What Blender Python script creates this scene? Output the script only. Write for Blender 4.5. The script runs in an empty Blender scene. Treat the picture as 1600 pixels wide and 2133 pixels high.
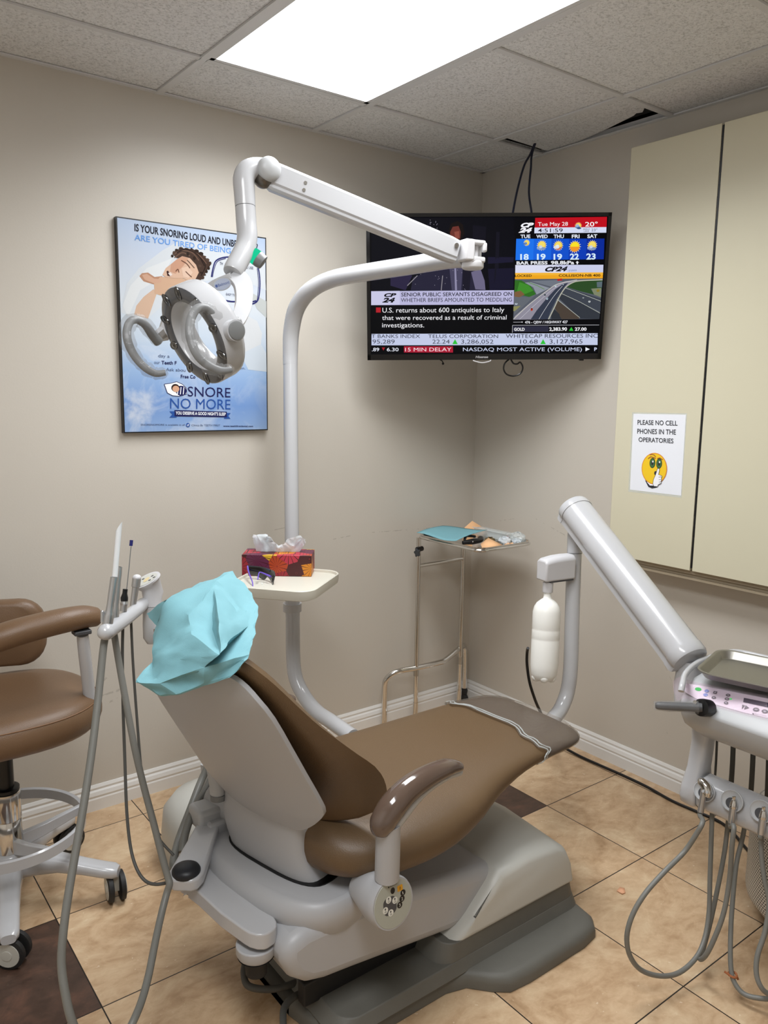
import bpy, bmesh, math, random
from mathutils import Vector as V, Matrix as MX, noise as mnoise
random.seed(7)
SC = bpy.context.scene
COL = SC.collection

# ---------------------------------------------------------------- camera
cd = bpy.data.cameras.new('camera'); cam = bpy.data.objects.new('camera', cd); COL.objects.link(cam)
cd.sensor_fit = 'HORIZONTAL'; cd.sensor_width = 36.0; cd.lens = 36.0 * 1644.07 / 1600.0
cd.clip_start = 0.02
m4 = MX([[0.795902, 0.08107, -0.599974], [-0.605288, 0.127708, -0.785695], [0.012925, 0.988493, 0.150714]]).to_4x4(); m4.translation = V((-2.6154, -2.7216, 1.4958)); cam.matrix_world = m4
SC.camera = cam
# ---------------------------------------------------------------- world and exposure
w = bpy.data.worlds.new('world'); SC.world = w; w.use_nodes = True
w.node_tree.nodes['Background'].inputs[0].default_value = (0.8, 0.85, 1, 1)
w.node_tree.nodes['Background'].inputs[1].default_value = 0.0
SC.view_settings.view_transform = 'Standard'; SC.view_settings.look = 'None'
SC.view_settings.gamma = 1.0; SC.view_settings.use_curve_mapping = False
SC.view_settings.exposure = 0.0
LAMP = 27.5          # watts of the ceiling light in view
LAMP_BACK = 28.0     # watts of the second ceiling light behind the viewpoint
H = 2.476           # ceiling height

# ---------------------------------------------------------------- materials
def lin(h):
    h = h.lstrip('#'); r = []
    for i in (0, 2, 4):
        c = int(h[i:i+2], 16) / 255
        r.append(c / 12.92 if c <= 0.04045 else ((c + 0.055) / 1.055) ** 2.4)
    return (r[0], r[1], r[2], 1)
MATS = {}
def mat(name, col, rough=0.5, metal=0.0, bump=0.0, bscale=60.0, spec=0.5, coat=0.0, var=0.0, vscale=6.0, trans=0.0, alpha=1.0, sss=0.0):
    if name in MATS: return MATS[name]
    m = bpy.data.materials.new(name); m.use_nodes = True; nt = m.node_tree; b = nt.nodes['Principled BSDF']
    c = lin(col); b.inputs['Base Color'].default_value = c
    b.inputs['Roughness'].default_value = rough; b.inputs['Metallic'].default_value = metal
    b.inputs['Specular IOR Level'].default_value = spec; b.inputs['Coat Weight'].default_value = coat
    b.inputs['Transmission Weight'].default_value = trans; b.inputs['Alpha'].default_value = alpha
    tc = nt.nodes.new('ShaderNodeTexCoord')
    if bump:
        n = nt.nodes.new('ShaderNodeTexNoise'); n.inputs['Scale'].default_value = bscale; n.inputs['Detail'].default_value = 4
        nt.links.new(tc.outputs['Object'], n.inputs['Vector'])
        bp = nt.nodes.new('ShaderNodeBump'); bp.inputs['Strength'].default_value = bump; bp.inputs['Distance'].default_value = 0.002
        nt.links.new(n.outputs['Fac'], bp.inputs['Height']); nt.links.new(bp.outputs['Normal'], b.inputs['Normal'])
    if var:
        n = nt.nodes.new('ShaderNodeTexNoise'); n.inputs['Scale'].default_value = vscale; n.inputs['Detail'].default_value = 5
        nt.links.new(tc.outputs['Object'], n.inputs['Vector'])
        mx = nt.nodes.new('ShaderNodeMix'); mx.data_type = 'RGBA'
        mx.inputs[6].default_value = tuple(x * (1 - var) for x in c[:3]) + (1,)
        mx.inputs[7].default_value = tuple(min(1, x * (1 + var)) for x in c[:3]) + (1,)
        nt.links.new(n.outputs['Fac'], mx.inputs[0]); nt.links.new(mx.outputs[2], b.inputs['Base Color'])
    MATS[name] = m; return m
def emit(name, col, s=1.0):
    if name in MATS: return MATS[name]
    m = bpy.data.materials.new(name); m.use_nodes = True; b = m.node_tree.nodes['Principled BSDF']
    b.inputs['Base Color'].default_value = (0.004, 0.004, 0.004, 1); b.inputs['Roughness'].default_value = 0.5; b.inputs['Specular IOR Level'].default_value = 0.0
    b.inputs['Emission Color'].default_value = lin(col); b.inputs['Emission Strength'].default_value = s
    MATS[name] = m; return m

WHITE = mat('white_enamel', '#b9babd', 0.22, coat=0.3)
WPLAS = mat('white_plastic', '#cdcdd0', 0.35)
WGREY = mat('light_grey_enamel', '#b4b6b8', 0.34)
SHELL = mat('cream_grey_shell', '#aeafb2', 0.4)
BASEW = mat('base_cover_grey', '#c0c0ba', 0.4, var=0.03, vscale=9)
PLATE = mat('base_plate_grey', '#64635d', 0.55, bump=0.15, bscale=300, var=0.12, vscale=14)
LEATHER = mat('brown_vinyl', '#634e36', 0.42, bump=0.25, bscale=420, var=0.06, vscale=5)
STOOLV = mat('brown_stool_vinyl', '#6b523b', 0.4, bump=0.3, bscale=380, var=0.08, vscale=7)
ARMV = mat('brown_moulded_armrest', '#5c4c42', 0.12, coat=0.5)
CHROME = mat('chrome', '#d8d6d2', 0.13, 1.0)
STEEL = mat('brushed_steel', '#b9b7b2', 0.32, 1.0, bump=0.05, bscale=200)
HANDP = mat('satin_steel_handpiece', '#c3c4c6', 0.34, 0.9)
BLACK = mat('black_plastic', '#0d0d0f', 0.35)
RUB = mat('black_rubber', '#1b1b1c', 0.6)
DGREY = mat('dark_grey_plastic', '#46474a', 0.4)
MGREY = mat('mid_grey_plastic', '#77797a', 0.42)
HOSE = mat('grey_hose', '#74746f', 0.45)
HOSED = mat('dark_hose', '#4b4b48', 0.5)
NAVYC = mat('navy_cable', '#141a33', 0.5)
TEAL = mat('teal_paper', '#76a9b3', 0.75, bump=0.2, bscale=700, var=0.03, vscale=30)
PEACH = mat('peach_paper', '#f0bd8c', 0.8)
TISSUE = mat('white_tissue', '#eef6fb', 0.9, bump=0.2, bscale=200)
PAPER = mat('white_paper', '#e6e9f0', 0.7)
CABM = mat('cream_laminate', '#cfcab2', 0.4, var=0.02, vscale=2)
CABD = mat('cream_trim_shaded', '#a99c86', 0.5)  # shade of the doors put into the bottom rail's colour
TRAYP = mat('cream_plastic', '#cfccbf', 0.42)
TRIM = mat('white_trim_paint', '#e4e3e0', 0.35, var=0.03, vscale=9)
TBAR = mat('ceiling_rail_white', '#d2d3d4', 0.5)

def clear(name, col, op, rough=0.08, tint='#ffffff', bmp=0.5):
    m = bpy.data.materials.new(name); m.use_nodes = True; nt = m.node_tree; b = nt.nodes['Principled BSDF']
    b.inputs['Base Color'].default_value = lin(col); b.inputs['Roughness'].default_value = rough
    tr = nt.nodes.new('ShaderNodeBsdfTransparent'); tr.inputs[0].default_value = lin(tint); mx = nt.nodes.new('ShaderNodeMixShader'); mx.inputs[0].default_value = op
    n = nt.nodes.new('ShaderNodeTexNoise'); n.inputs['Scale'].default_value = 28; n.inputs['Detail'].default_value = 5; n.inputs['Distortion'].default_value = 1.5
    tc = nt.nodes.new('ShaderNodeTexCoord'); nt.links.new(tc.outputs['Object'], n.inputs['Vector'])
    bp = nt.nodes.new('ShaderNodeBump'); bp.inputs['Strength'].default_value = bmp; bp.inputs['Distance'].default_value = 0.006
    nt.links.new(n.outputs['Fac'], bp.inputs['Height']); nt.links.new(bp.outputs['Normal'], b.inputs['Normal'])
    nt.links.new(tr.outputs[0], mx.inputs[1]); nt.links.new(b.outputs[0], mx.inputs[2])
    nt.links.new(mx.outputs[0], nt.nodes['Material Output'].inputs['Surface'])
    MATS[name] = m; return m
def tissue_material():
    m = MATS['white_tissue']; nt = m.node_tree; b = nt.nodes['Principled BSDF']; t = nt.nodes.new('ShaderNodeBsdfTranslucent'); t.inputs[0].default_value = lin('#f6f9fc')
    mx = nt.nodes.new('ShaderNodeMixShader'); mx.inputs[0].default_value = 0.5; nt.links.new(b.outputs[0], mx.inputs[1]); nt.links.new(t.outputs[0], mx.inputs[2]); nt.links.new(mx.outputs[0], nt.nodes['Material Output'].inputs['Surface'])
tissue_material()
FILM = clear('clear_plastic_film', '#8f8a84', 0.30, 0.10, '#e9e4de', 0.35)
PINKF = clear('pink_plastic_film', '#e0cdd8', 0.10, 0.08, '#fdf5fa')
SLEEVE = clear('thin_clear_sleeve', '#b5b5b5', 0.16, 0.06, '#f6f6f6')
CLEARP = clear('clear_plastic', '#dfe6e6', 0.4)

def M_(nt, op, a, b=None, c=None):
    n = nt.nodes.new('ShaderNodeMath'); n.operation = op
    for i, x in enumerate((a, b, c)):
        if x is None: continue
        if isinstance(x, (int, float)): n.inputs[i].default_value = x
        else: nt.links.new(x, n.inputs[i])
    return n.outputs[0]
def mixc(nt, f, a, b):
    n = nt.nodes.new('ShaderNodeMix'); n.data_type = 'RGBA'
    for i, x in ((0, f), (6, a), (7, b)):
        if isinstance(x, (int, float)): n.inputs[i].default_value = x
        elif isinstance(x, tuple): n.inputs[i].default_value = x
        else: nt.links.new(x, n.inputs[i])
    return n.outputs[2]
def ramp(nt, f, stops):
    n = nt.nodes.new('ShaderNodeValToRGB'); e = n.color_ramp.elements
    while len(e) < len(stops): e.new(0.5)
    for i, (p, c) in enumerate(stops): e[i].position = p; e[i].color = lin(c)
    nt.links.new(f, n.inputs[0]); return n.outputs[0]
def noise(nt, vec, scale, detail=5, dist=0.0, rough=0.5):
    n = nt.nodes.new('ShaderNodeTexNoise'); n.inputs['Scale'].default_value = scale; n.inputs['Detail'].default_value = detail
    n.inputs['Distortion'].default_value = dist; n.inputs['Roughness'].default_value = rough
    if vec is not None: nt.links.new(vec, n.inputs['Vector'])
    return n.outputs['Fac']
def newmat(name, rough=0.5):
    m = bpy.data.materials.new(name); m.use_nodes = True; nt = m.node_tree; b = nt.nodes['Principled BSDF']
    b.inputs['Roughness'].default_value = rough; g = nt.nodes.new('ShaderNodeNewGeometry')
    MATS[name] = m; return m, nt, b, g.outputs['Position']
def bumpin(nt, b, h, s, d=0.002):
    bp = nt.nodes.new('ShaderNodeBump'); bp.inputs['Strength'].default_value = s; bp.inputs['Distance'].default_value = d
    nt.links.new(h, bp.inputs['Height']); nt.links.new(bp.outputs['Normal'], b.inputs['Normal'])

def floor_material():
    m, nt, b, pos = newmat('vinyl_tile_floor', 0.34)
    s = nt.nodes.new('ShaderNodeSeparateXYZ'); nt.links.new(pos, s.inputs[0])
    fx = M_(nt, 'DIVIDE', M_(nt, 'ADD', s.outputs[0], 2.505 + 0.405 * 8), 0.4045)
    fy = M_(nt, 'DIVIDE', M_(nt, 'ADD', s.outputs[1], 0.938 + 0.405 * 12), 0.4045)
    ix, iy = M_(nt, 'FLOOR', fx), M_(nt, 'FLOOR', fy)
    rx, ry = M_(nt, 'FRACT', fx), M_(nt, 'FRACT', fy)
    ex = M_(nt, 'MINIMUM', rx, M_(nt, 'SUBTRACT', 1.0, rx)); ey = M_(nt, 'MINIMUM', ry, M_(nt, 'SUBTRACT', 1.0, ry))
    joint = M_(nt, 'LESS_THAN', M_(nt, 'MINIMUM', ex, ey), 0.0042)
    dark = M_(nt, 'MULTIPLY', M_(nt, 'LESS_THAN', M_(nt, 'MODULO', ix, 4.0), 0.5), M_(nt, 'LESS_THAN', M_(nt, 'MODULO', iy, 4.0), 0.5))
    cb = nt.nodes.new('ShaderNodeCombineXYZ'); nt.links.new(ix, cb.inputs[0]); nt.links.new(iy, cb.inputs[1])
    wn = nt.nodes.new('ShaderNodeTexWhiteNoise'); nt.links.new(cb.outputs[0], wn.inputs['Vector'])
    off = nt.nodes.new('ShaderNodeVectorMath'); off.operation = 'MULTIPLY_ADD'
    nt.links.new(wn.outputs['Color'], off.inputs[0]); off.inputs[1].default_value = (9, 9, 9); nt.links.new(pos, off.inputs[2])
    mp = nt.nodes.new('ShaderNodeMapping'); mp.inputs['Rotation'].default_value = (0, 0, 0.9); mp.inputs['Scale'].default_value = (1.0, 1.5, 1.0)
    nt.links.new(off.outputs[0], mp.inputs['Vector'])
    n1 = noise(nt, mp.outputs[0], 5.5, 8, 1.2, 0.62); n2 = noise(nt, mp.outputs[0], 26, 6, 0.6, 0.6); n3 = noise(nt, off.outputs[0], 90, 3)
    f = M_(nt, 'ADD', M_(nt, 'MULTIPLY', n1, 0.65), M_(nt, 'MULTIPLY', n2, 0.35))
    tan = ramp(nt, f, [(0.30, '#a1825f'), (0.42, '#b99a78'), (0.52, '#c8ab89'), (0.62, '#d3ba98'), (0.74, '#e2d0b5')])
    drk = ramp(nt, f, [(0.3, '#33261f'), (0.5, '#4d3a30'), (0.7, '#6b4c3d')])
    c = mixc(nt, dark, tan, drk); c = mixc(nt, M_(nt, 'MULTIPLY', M_(nt, 'GREATER_THAN', n3, 0.715), M_(nt, 'SUBTRACT', 0.5, M_(nt, 'MULTIPLY', dark, 0.48))), c, lin('#e6d8bf'))
    c = mixc(nt, joint, c, lin('#1c1510'))
    nt.links.new(c, b.inputs['Base Color'])
    nt.links.new(M_(nt, 'ADD', M_(nt, 'MULTIPLY', n2, 0.25), 0.27), b.inputs['Roughness'])
    bumpin(nt, b, M_(nt, 'SUBTRACT', n2, M_(nt, 'MULTIPLY', joint, 2.0)), 0.12)
    return m
def wall_material(name, marks):
    m, nt, b, pos = newmat(name, 0.42)
    n1 = noise(nt, pos, 1.4, 3); n2 = noise(nt, pos, 160, 3)
    c = mixc(nt, n1, lin('#c4beb4'), lin('#cbc5bb'))
    for (p, q, wd) in marks:       # scuffs left on the paint
        p, q = V(p), V(q); d = q - p; L = d.length; d.normalize()
        sb = nt.nodes.new('ShaderNodeVectorMath'); sb.operation = 'SUBTRACT'; nt.links.new(pos, sb.inputs[0]); sb.inputs[1].default_value = p
        dt = nt.nodes.new('ShaderNodeVectorMath'); dt.operation = 'DOT_PRODUCT'; nt.links.new(sb.outputs[0], dt.inputs[0]); dt.inputs[1].default_value = d
        t = dt.outputs['Value']
        pz = nt.nodes.new('ShaderNodeVectorMath'); pz.operation = 'SCALE'; pz.inputs[0].default_value = d; nt.links.new(t, pz.inputs['Scale'])
        df = nt.nodes.new('ShaderNodeVectorMath'); df.operation = 'DISTANCE'; nt.links.new(sb.outputs[0], df.inputs[0]); nt.links.new(pz.outputs[0], df.inputs[1])
        wob = M_(nt, 'ADD', df.outputs['Value'], M_(nt, 'MULTIPLY', M_(nt, 'SUBTRACT', noise(nt, pos, 35, 3), 0.5), wd * 3))
        k = M_(nt, 'MULTIPLY', M_(nt, 'LESS_THAN', M_(nt, 'ABSOLUTE', wob), wd), M_(nt, 'MULTIPLY', M_(nt, 'GREATER_THAN', t, 0.0), M_(nt, 'LESS_THAN', t, L)))
        k = M_(nt, 'MULTIPLY', k, M_(nt, 'MULTIPLY', M_(nt, 'GREATER_THAN', noise(nt, pos, 48, 4), 0.5), 0.28))
        c = mixc(nt, k, c, lin('#6d6459'))
    nt.links.new(c, b.inputs['Base Color']); bumpin(nt, b, n2, 0.10)
    return m
def ceiling_material():
    m, nt, b, pos = newmat('mineral_fibre_tile', 0.9)
    n1 = noise(nt, pos, 130, 4, 0.8, 0.6); n2 = noise(nt, pos, 2.0, 2)
    c = ramp(nt, n1, [(0.36, '#c0c1c1'), (0.47, '#dedfe0'), (0.6, '#e8e9ea')])
    nt.links.new(c, b.inputs['Base Color']); bumpin(nt, b, n1, 0.9, 0.004)
    return m
FLOORM = floor_material(); CEILM = ceiling_material()
WALLL = wall_material('beige_wall_paint', [((-1.7836, 0.0000, 0.4686), (-1.7489, 0.0000, 0.4896), 0.0035), ((-1.7975, 0.0000, 0.4149), (-1.6995, 0.0000, 0.4284), 0.003), ((-1.7989, 0.0000, 0.3831), (-1.7252, 0.0000, 0.3926), 0.004),
    ((-0.6014, 0.0000, 0.8891), (-0.2568, 0.0000, 0.8756), 0.002), ((-1.1097, 0.0000, 0.9448), (-1.0222, 0.0000, 0.9520), 0.002), ((-0.8140, 0.0000, 0.8793), (-0.7159, 0.0000, 0.8858), 0.002)])
WALLR = wall_material('beige_wall_paint_right', [((0.0000, -0.3954, 0.9519), (0.0000, -0.5995, 0.8935), 0.0018), ((0.0000, -1.0651, 0.4937), (0.0000, -1.1118, 0.4217), 0.0014), ((0.0000, -1.1024, 0.2200), (0.0000, -1.1138, 0.2067), 0.002), ((0.0000, -0.1770, 0.9110), (0.0000, -0.2813, 0.9364), 0.0016)])

# ---------------------------------------------------------------- mesh helpers
class MB:
    def __init__(s): s.v = []; s.f = []; s.m = []
    def add(s, vs, fs, m=0):
        k = len(s.v); s.v += [V(x) for x in vs]; s.f += [[i + k for i in f] for f in fs]; s.m += [m] * len(fs); return s
    def box(s, c, d, m=0, ax=None):
        c = V(c); X, Y, Z = ax or (V((1, 0, 0)), V((0, 1, 0)), V((0, 0, 1))); h = [x / 2 for x in d]
        vs = [c + X * (h[0] * a) + Y * (h[1] * b) + Z * (h[2] * e) for e in (-1, 1) for b in (-1, 1) for a in (-1, 1)]
        return s.add(vs, [[0, 2, 3, 1], [4, 5, 7, 6], [0, 1, 5, 4], [2, 6, 7, 3], [0, 4, 6, 2], [1, 3, 7, 5]], m)
    def loft(s, rings, m=0, c0=True, c1=True, closed=True):
        n = len(rings[0]); vs = [p for r in rings for p in r]; fs = []
        for i in range(len(rings) - 1):
            for j in range(n if closed else n - 1):
                a, b = i * n + j, i * n + (j + 1) % n; fs.append([a, b, b + n, a + n])
        if c0: fs.append(list(range(n))[::-1])
        if c1: fs.append([(len(rings) - 1) * n + j for j in range(n)])
        return s.add(vs, fs, m)
    def tube(s, pts, r, seg=14, m=0, n=0, cap=True, flat=1.0, up=None):
        pts = [V(p) for p in pts]
        rs = list(r) if isinstance(r, (list, tuple)) else [r] * len(pts)
        if n:
            pts, rs = smooth(pts, rs, n)
        rings = []; N = None
        for i, p in enumerate(pts):
            t = (pts[min(i + 1, len(pts) - 1)] - pts[max(i - 1, 0)]).normalized()
            if N is None:
                u = V(up) if up else (V((0, 0, 1)) if abs(t.z) < 0.9 else V((1, 0, 0)))
                N = (u - t * u.dot(t)).normalized()
            else:
                N = N - t * N.dot(t); N = N.normalized() if N.length > 1e-6 else t.orthogonal().normalized()
            B = t.cross(N)
            rings.append([p + N * (math.cos(a) * rs[i]) + B * (math.sin(a) * rs[i] * flat) for a in [2 * math.pi * k / seg for k in range(seg)]])
        return s.loft(rings, m, cap, cap)
    def lathe(s, prof, o, ax=(0, 0, 1), seg=28, m=0, cap=True):
        o = V(o); ax = V(ax).normalized(); a = ax.orthogonal().normalized(); b = ax.cross(a)
        rings = [[o + ax * h + a * (r * math.cos(t)) + b * (r * math.sin(t)) for t in [2 * math.pi * k / seg for k in range(seg)]] for r, h in prof]
        return s.loft(rings, m, cap, cap)
    def prism(s, poly, ext, m=0):
        poly = [V(p) for p in poly]; e = V(ext); n = len(poly)
        vs = poly + [p + e for p in poly]
        fs = [list(range(n))[::-1], [i + n for i in range(n)]] + [[i, (i + 1) % n, (i + 1) % n + n, i + n] for i in range(n)]
        return s.add(vs, fs, m)
    def poly(s, pts, m=0, off=None):
        o = V(off) if off else V((0, 0, 0)); return s.add([V(p) + o for p in pts], [list(range(len(pts)))], m)
    def sphere(s, c, r, m=0, seg=20, sc=(1, 1, 1)):
        c = V(c); prof = 10; rings = []
        for i in range(prof + 1):
            t = math.pi * (0.02 + 0.96 * i / prof)
            rings.append([c + V((r * sc[0] * math.sin(t) * math.cos(a), r * sc[1] * math.sin(t) * math.sin(a), -r * sc[2] * math.cos(t))) for a in [2 * math.pi * k / seg for k in range(seg)]])
        return s.loft(rings, m)
    def grid(s, rows, m=0):
        n = len(rows[0]); vs = [p for r in rows for p in r]
        return s.add(vs, [[i * n + j, i * n + j + 1, (i + 1) * n + j + 1, (i + 1) * n + j] for i in range(len(rows) - 1) for j in range(n - 1)], m)
def smooth(pts, rs, n):
    P2, R2 = [], []
    for i in range(len(pts) - 1):
        p0, p1, p2, p3 = pts[max(i - 1, 0)], pts[i], pts[i + 1], pts[min(i + 2, len(pts) - 1)]
        for k in range(n):
            t = k / n
            P2.append(0.5 * ((2 * p1) + (p2 - p0) * t + (2 * p0 - 5 * p1 + 4 * p2 - p3) * t * t + (3 * p1 - p0 - 3 * p2 + p3) * t ** 3))
            R2.append(rs[i] * (1 - t) + rs[i + 1] * t)
    P2.append(pts[-1]); R2.append(rs[-1]); return P2, R2
def interp(tab, x):
    # piecewise smooth (cosine-free Catmull) interpolation of rows keyed by first column
    for i in range(len(tab) - 1):
        if x <= tab[i + 1][0] or i == len(tab) - 2:
            a, b = tab[i], tab[i + 1]; t = max(0, min(1, (x - a[0]) / (b[0] - a[0])))
            z0, z3 = tab[max(i - 1, 0)], tab[min(i + 2, len(tab) - 1)]
            out = []
            for k in range(1, len(a)):
                d0 = (b[k] - z0[k]) / max(1e-6, (b[0] - z0[0])) * (b[0] - a[0]); d1 = (z3[k] - a[k]) / max(1e-6, (z3[0] - a[0])) * (b[0] - a[0])
                t2, t3 = t * t, t * t * t
                out.append((2 * t3 - 3 * t2 + 1) * a[k] + (t3 - 2 * t2 + t) * d0 + (-2 * t3 + 3 * t2) * b[k] + (t3 - t2) * d1)
            return out
def se(c, s, n):
    return math.copysign(abs(math.cos(c)) ** (2 / n), math.cos(c)), math.copysign(abs(math.sin(s)) ** (2 / n), math.sin(s))
def link(name, mb, mats, parent=None, bevel=0.0, seg=2, sub=0, ang=38, shift=None):
    me = bpy.data.meshes.new(name); o = V((0, 0, 0))
    root = parent
    while root is not None and root.parent is not None: root = root.parent
    if root is not None: o = root.location
    if shift is not None: o = V(shift)
    me.from_pydata([tuple(p - o) for p in mb.v], [], mb.f)
    for m in (mats if isinstance(mats, (list, tuple)) else [mats]): me.materials.append(m)
    for i, p in enumerate(me.polygons): p.material_index = mb.m[i]; p.use_smooth = True
    bm = bmesh.new(); bm.from_mesh(me); bmesh.ops.recalc_face_normals(bm, faces=bm.faces); bm.to_mesh(me); bm.free()
    me.set_sharp_from_angle(angle=math.radians(ang))
    ob = bpy.data.objects.new(name, me); COL.objects.link(ob)
    if parent is not None: ob.parent = parent
    elif shift is not None: ob.location = o
    if bevel:
        md = ob.modifiers.new('bevel', 'BEVEL'); md.width = bevel; md.segments = seg; md.limit_method = 'ANGLE'; md.angle_limit = math.radians(40); md.harden_normals = False
    if sub:
        md = ob.modifiers.new('subdivision', 'SUBSURF'); md.levels = sub; md.render_levels = sub
    return ob
def thing(name, label, cat, loc, group=None):
    o = bpy.data.objects.new(name, None); COL.objects.link(o); o.location = loc; o.empty_display_size = 0.05
    o['label'] = label; o['category'] = cat
    if group: o['group'] = group
    return o
def tag(o, label, cat, group=None):
    o['label'] = label; o['category'] = cat
    if group: o['group'] = group
    return o
def struct(name, mb, mats, parent=None, **k):
    o = link(name, mb, mats, parent, **k); o['kind'] = 'structure'; return o
TXT = {}
def glyphs(s, bold=0.0, shear=0.0):
    k = (s, bold, shear)
    if k not in TXT:
        c = bpy.data.curves.new('t', 'FONT'); c.body = s; c.offset = bold; c.shear = shear; c.resolution_u = 3; c.size = 1.0
        o = bpy.data.objects.new('t', c); me = bpy.data.meshes.new_from_object(o)
        vs = [tuple(v.co) for v in me.vertices]; fs = [list(p.vertices) for p in me.polygons]
        bpy.data.objects.remove(o); bpy.data.curves.remove(c); bpy.data.meshes.remove(me)
        TXT[k] = (vs, fs)
    return TXT[k]
def text(mb, s, bl, br, tl, m=0, bold=0.0, shear=0.0, off=None):
    # letters set on the baseline bl-br, capital height bl-tl
    if 'M' in s: bold = 0.0
    vs, fs = glyphs(s, bold, shear)
    if not vs: return
    # heavy strokes close up the M, keep it light
    x0 = min(v[0] for v in vs); x1 = max(v[0] for v in vs); cap = 0.729
    bl, br, tl = V(bl), V(br), V(tl); ux = (br - bl) / (x1 - x0); uy = (tl - bl) / cap; o = V(off) if off else V((0, 0, 0))
    mb.add([bl + ux * (v[0] - x0) + uy * v[1] + o for v in vs], fs, m)
def stroke(mb, pts, wd, nrm, m=0, off=None, n=0, closed=False):
    pts = [V(p) for p in pts]
    if closed: pts = pts + [pts[0]]
    if n: pts, _ = smooth(pts, [1] * len(pts), n)
    nrm = V(nrm); o = V(off) if off else V((0, 0, 0)); L, R = [], []
    for i, p in enumerate(pts):
        t = (pts[min(i + 1, len(pts) - 1)] - pts[max(i - 1, 0)]).normalized(); s = nrm.cross(t) * wd / 2
        L.append(p + s + o); R.append(p - s + o)
    mb.grid([L, R], m)
def disc(mb, c, rx, ry, ux, uy, m=0, off=None, seg=28):
    c = V(c); o = V(off) if off else V((0, 0, 0))
    mb.add([c + V(ux) * (rx * math.cos(a)) + V(uy) * (ry * math.sin(a)) + o for a in [2 * math.pi * k / seg for k in range(seg)]], [list(range(seg))], m)
def rrect(cx, cy, hx, hy, r, n=6):
    out = []
    for (sx, sy, a0) in ((1, 1, 0), (-1, 1, 90), (-1, -1, 180), (1, -1, 270)):
        for k in range(n + 1):
            a = math.radians(a0 + 90 * k / n); out.append((cx + sx * (hx - r) + r * math.cos(a), cy + sy * (hy - r) + r * math.sin(a)))
    return out
def ev(mb, d):        # shift everything in a builder
    mb.v = [p + V(d) for p in mb.v]; return mb

# ================================================================ SETTING
RX0, RY0 = -3.7, -4.2
WALLP = mat('pale_bounce_paint', '#e4e2dd', 0.5, bump=0.1, bscale=160)  # unseen walls, made paler than the beige ones to bounce fill light
struct('floor', MB().box((RX0 / 2, RY0 / 2, -0.05), (-RX0 + 0.2, -RY0 + 0.2, 0.1)), FLOORM)
struct('wall_left', MB().box((RX0 / 2, 0.05, 1.24), (-RX0 + 0.2, 0.1, 2.48)), WALLL)
struct('wall_right', MB().box((0.05, RY0 / 2, 1.24), (0.1, -RY0 + 0.2, 2.48)), WALLR)
struct('wall_back', MB().box((RX0 / 2, RY0 - 0.05, 1.24), (-RX0 + 0.2, 0.1, 2.48)), WALLP)
struct('wall_side', MB().box((RX0 - 0.05, RY0 / 2, 1.24), (0.1, -RY0 + 0.2, 2.48)), WALLP)
GX = [0.0, -0.294, -0.904, -1.5155, -2.126, -2.736, -3.347, RX0]
GY = [0.0, -0.3586, -0.962, -1.5655, -2.169, -2.7725, -3.376, RY0]
cm = MB(); LIGHTS = {(2, 1), (2, 2), (4, 3), (4, 4)}; AJAR = (0, 1)
for i in range(len(GX) - 1):
    for j in range(len(GY) - 1):
        if (i, j) in LIGHTS or (i, j) == AJAR: continue
        x1, x0, y1, y0 = GX[i], GX[i + 1], GY[j], GY[j + 1]
        dy = 0.012 if (i, j) == (2, 0) else 0.0
        cm.box(((x0 + x1) / 2, (y0 + y1) / 2 - dy / 2, H + 0.011), (x1 - x0 - 0.004, y1 - y0 - 0.004 - dy, 0.014))
struct('ceiling', cm, CEILM)
struct('plenum_gap_backing', MB().box((RX0 / 2, RY0 / 2, 2.85), (-RX0 + 0.2, -RY0 + 0.2, 0.1)).box((-0.32, -0.62, 2.535), (0.62, 1.2, 0.05)).box((-1.2, -0.1, 2.535), (0.62, 0.18, 0.05)), mat('plenum_gap_shade', '#14151a', 0.9))  # upper slab, plus dark boxes added behind the tile gaps as their shade
bpy.data.objects['plenum_gap_backing'].name = 'ceiling.001'
tb = MB()
for x in GX[1:-1]: tb.box((x, RY0 / 2, H), (0.024, -RY0, 0.006)); tb.box((x, RY0 / 2, H + 0.018), (0.003, -RY0, 0.03))
for y in GY[1:-1]:
    for i in range(len(GX) - 1):
        if i in (2, 4) and y in ((GY[2],) if i == 2 else (GY[4],)): continue
        tb.box(((GX[i] + GX[i + 1]) / 2, y, H), (GX[i] - GX[i + 1] - 0.02, 0.022, 0.006))
struct('trim_1', tb, TBAR)
wa = MB()
wa.box((RX0 / 2, -0.009, H), (-RX0, 0.018, 0.005)); wa.box((RX0 / 2, -0.0015, H + 0.012), (-RX0, 0.003, 0.024))
wa.box((-0.009, RY0 / 2, H), (0.018, -RY0, 0.005)); wa.box((-0.0015, RY0 / 2, H + 0.012), (0.003, -RY0, 0.024))
struct('trim_2', wa, TBAR)
BP = [(0, 0), (.015, 0), (.015, .042), (.0125, .047), (.0145, .055), (.011, .068), (.0065, .074), (.0078, .082), (.003, .092), (0, .092)]
struct('baseboard_left', MB().loft([[V((x, -d, z)) for d, z in BP] for x in (RX0, 0)]), TRIM, ang=20)
struct('baseboard_right', MB().loft([[V((-d, y, z)) for d, z in BP] for y in (RY0, 0)]), TRIM, ang=20)

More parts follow.
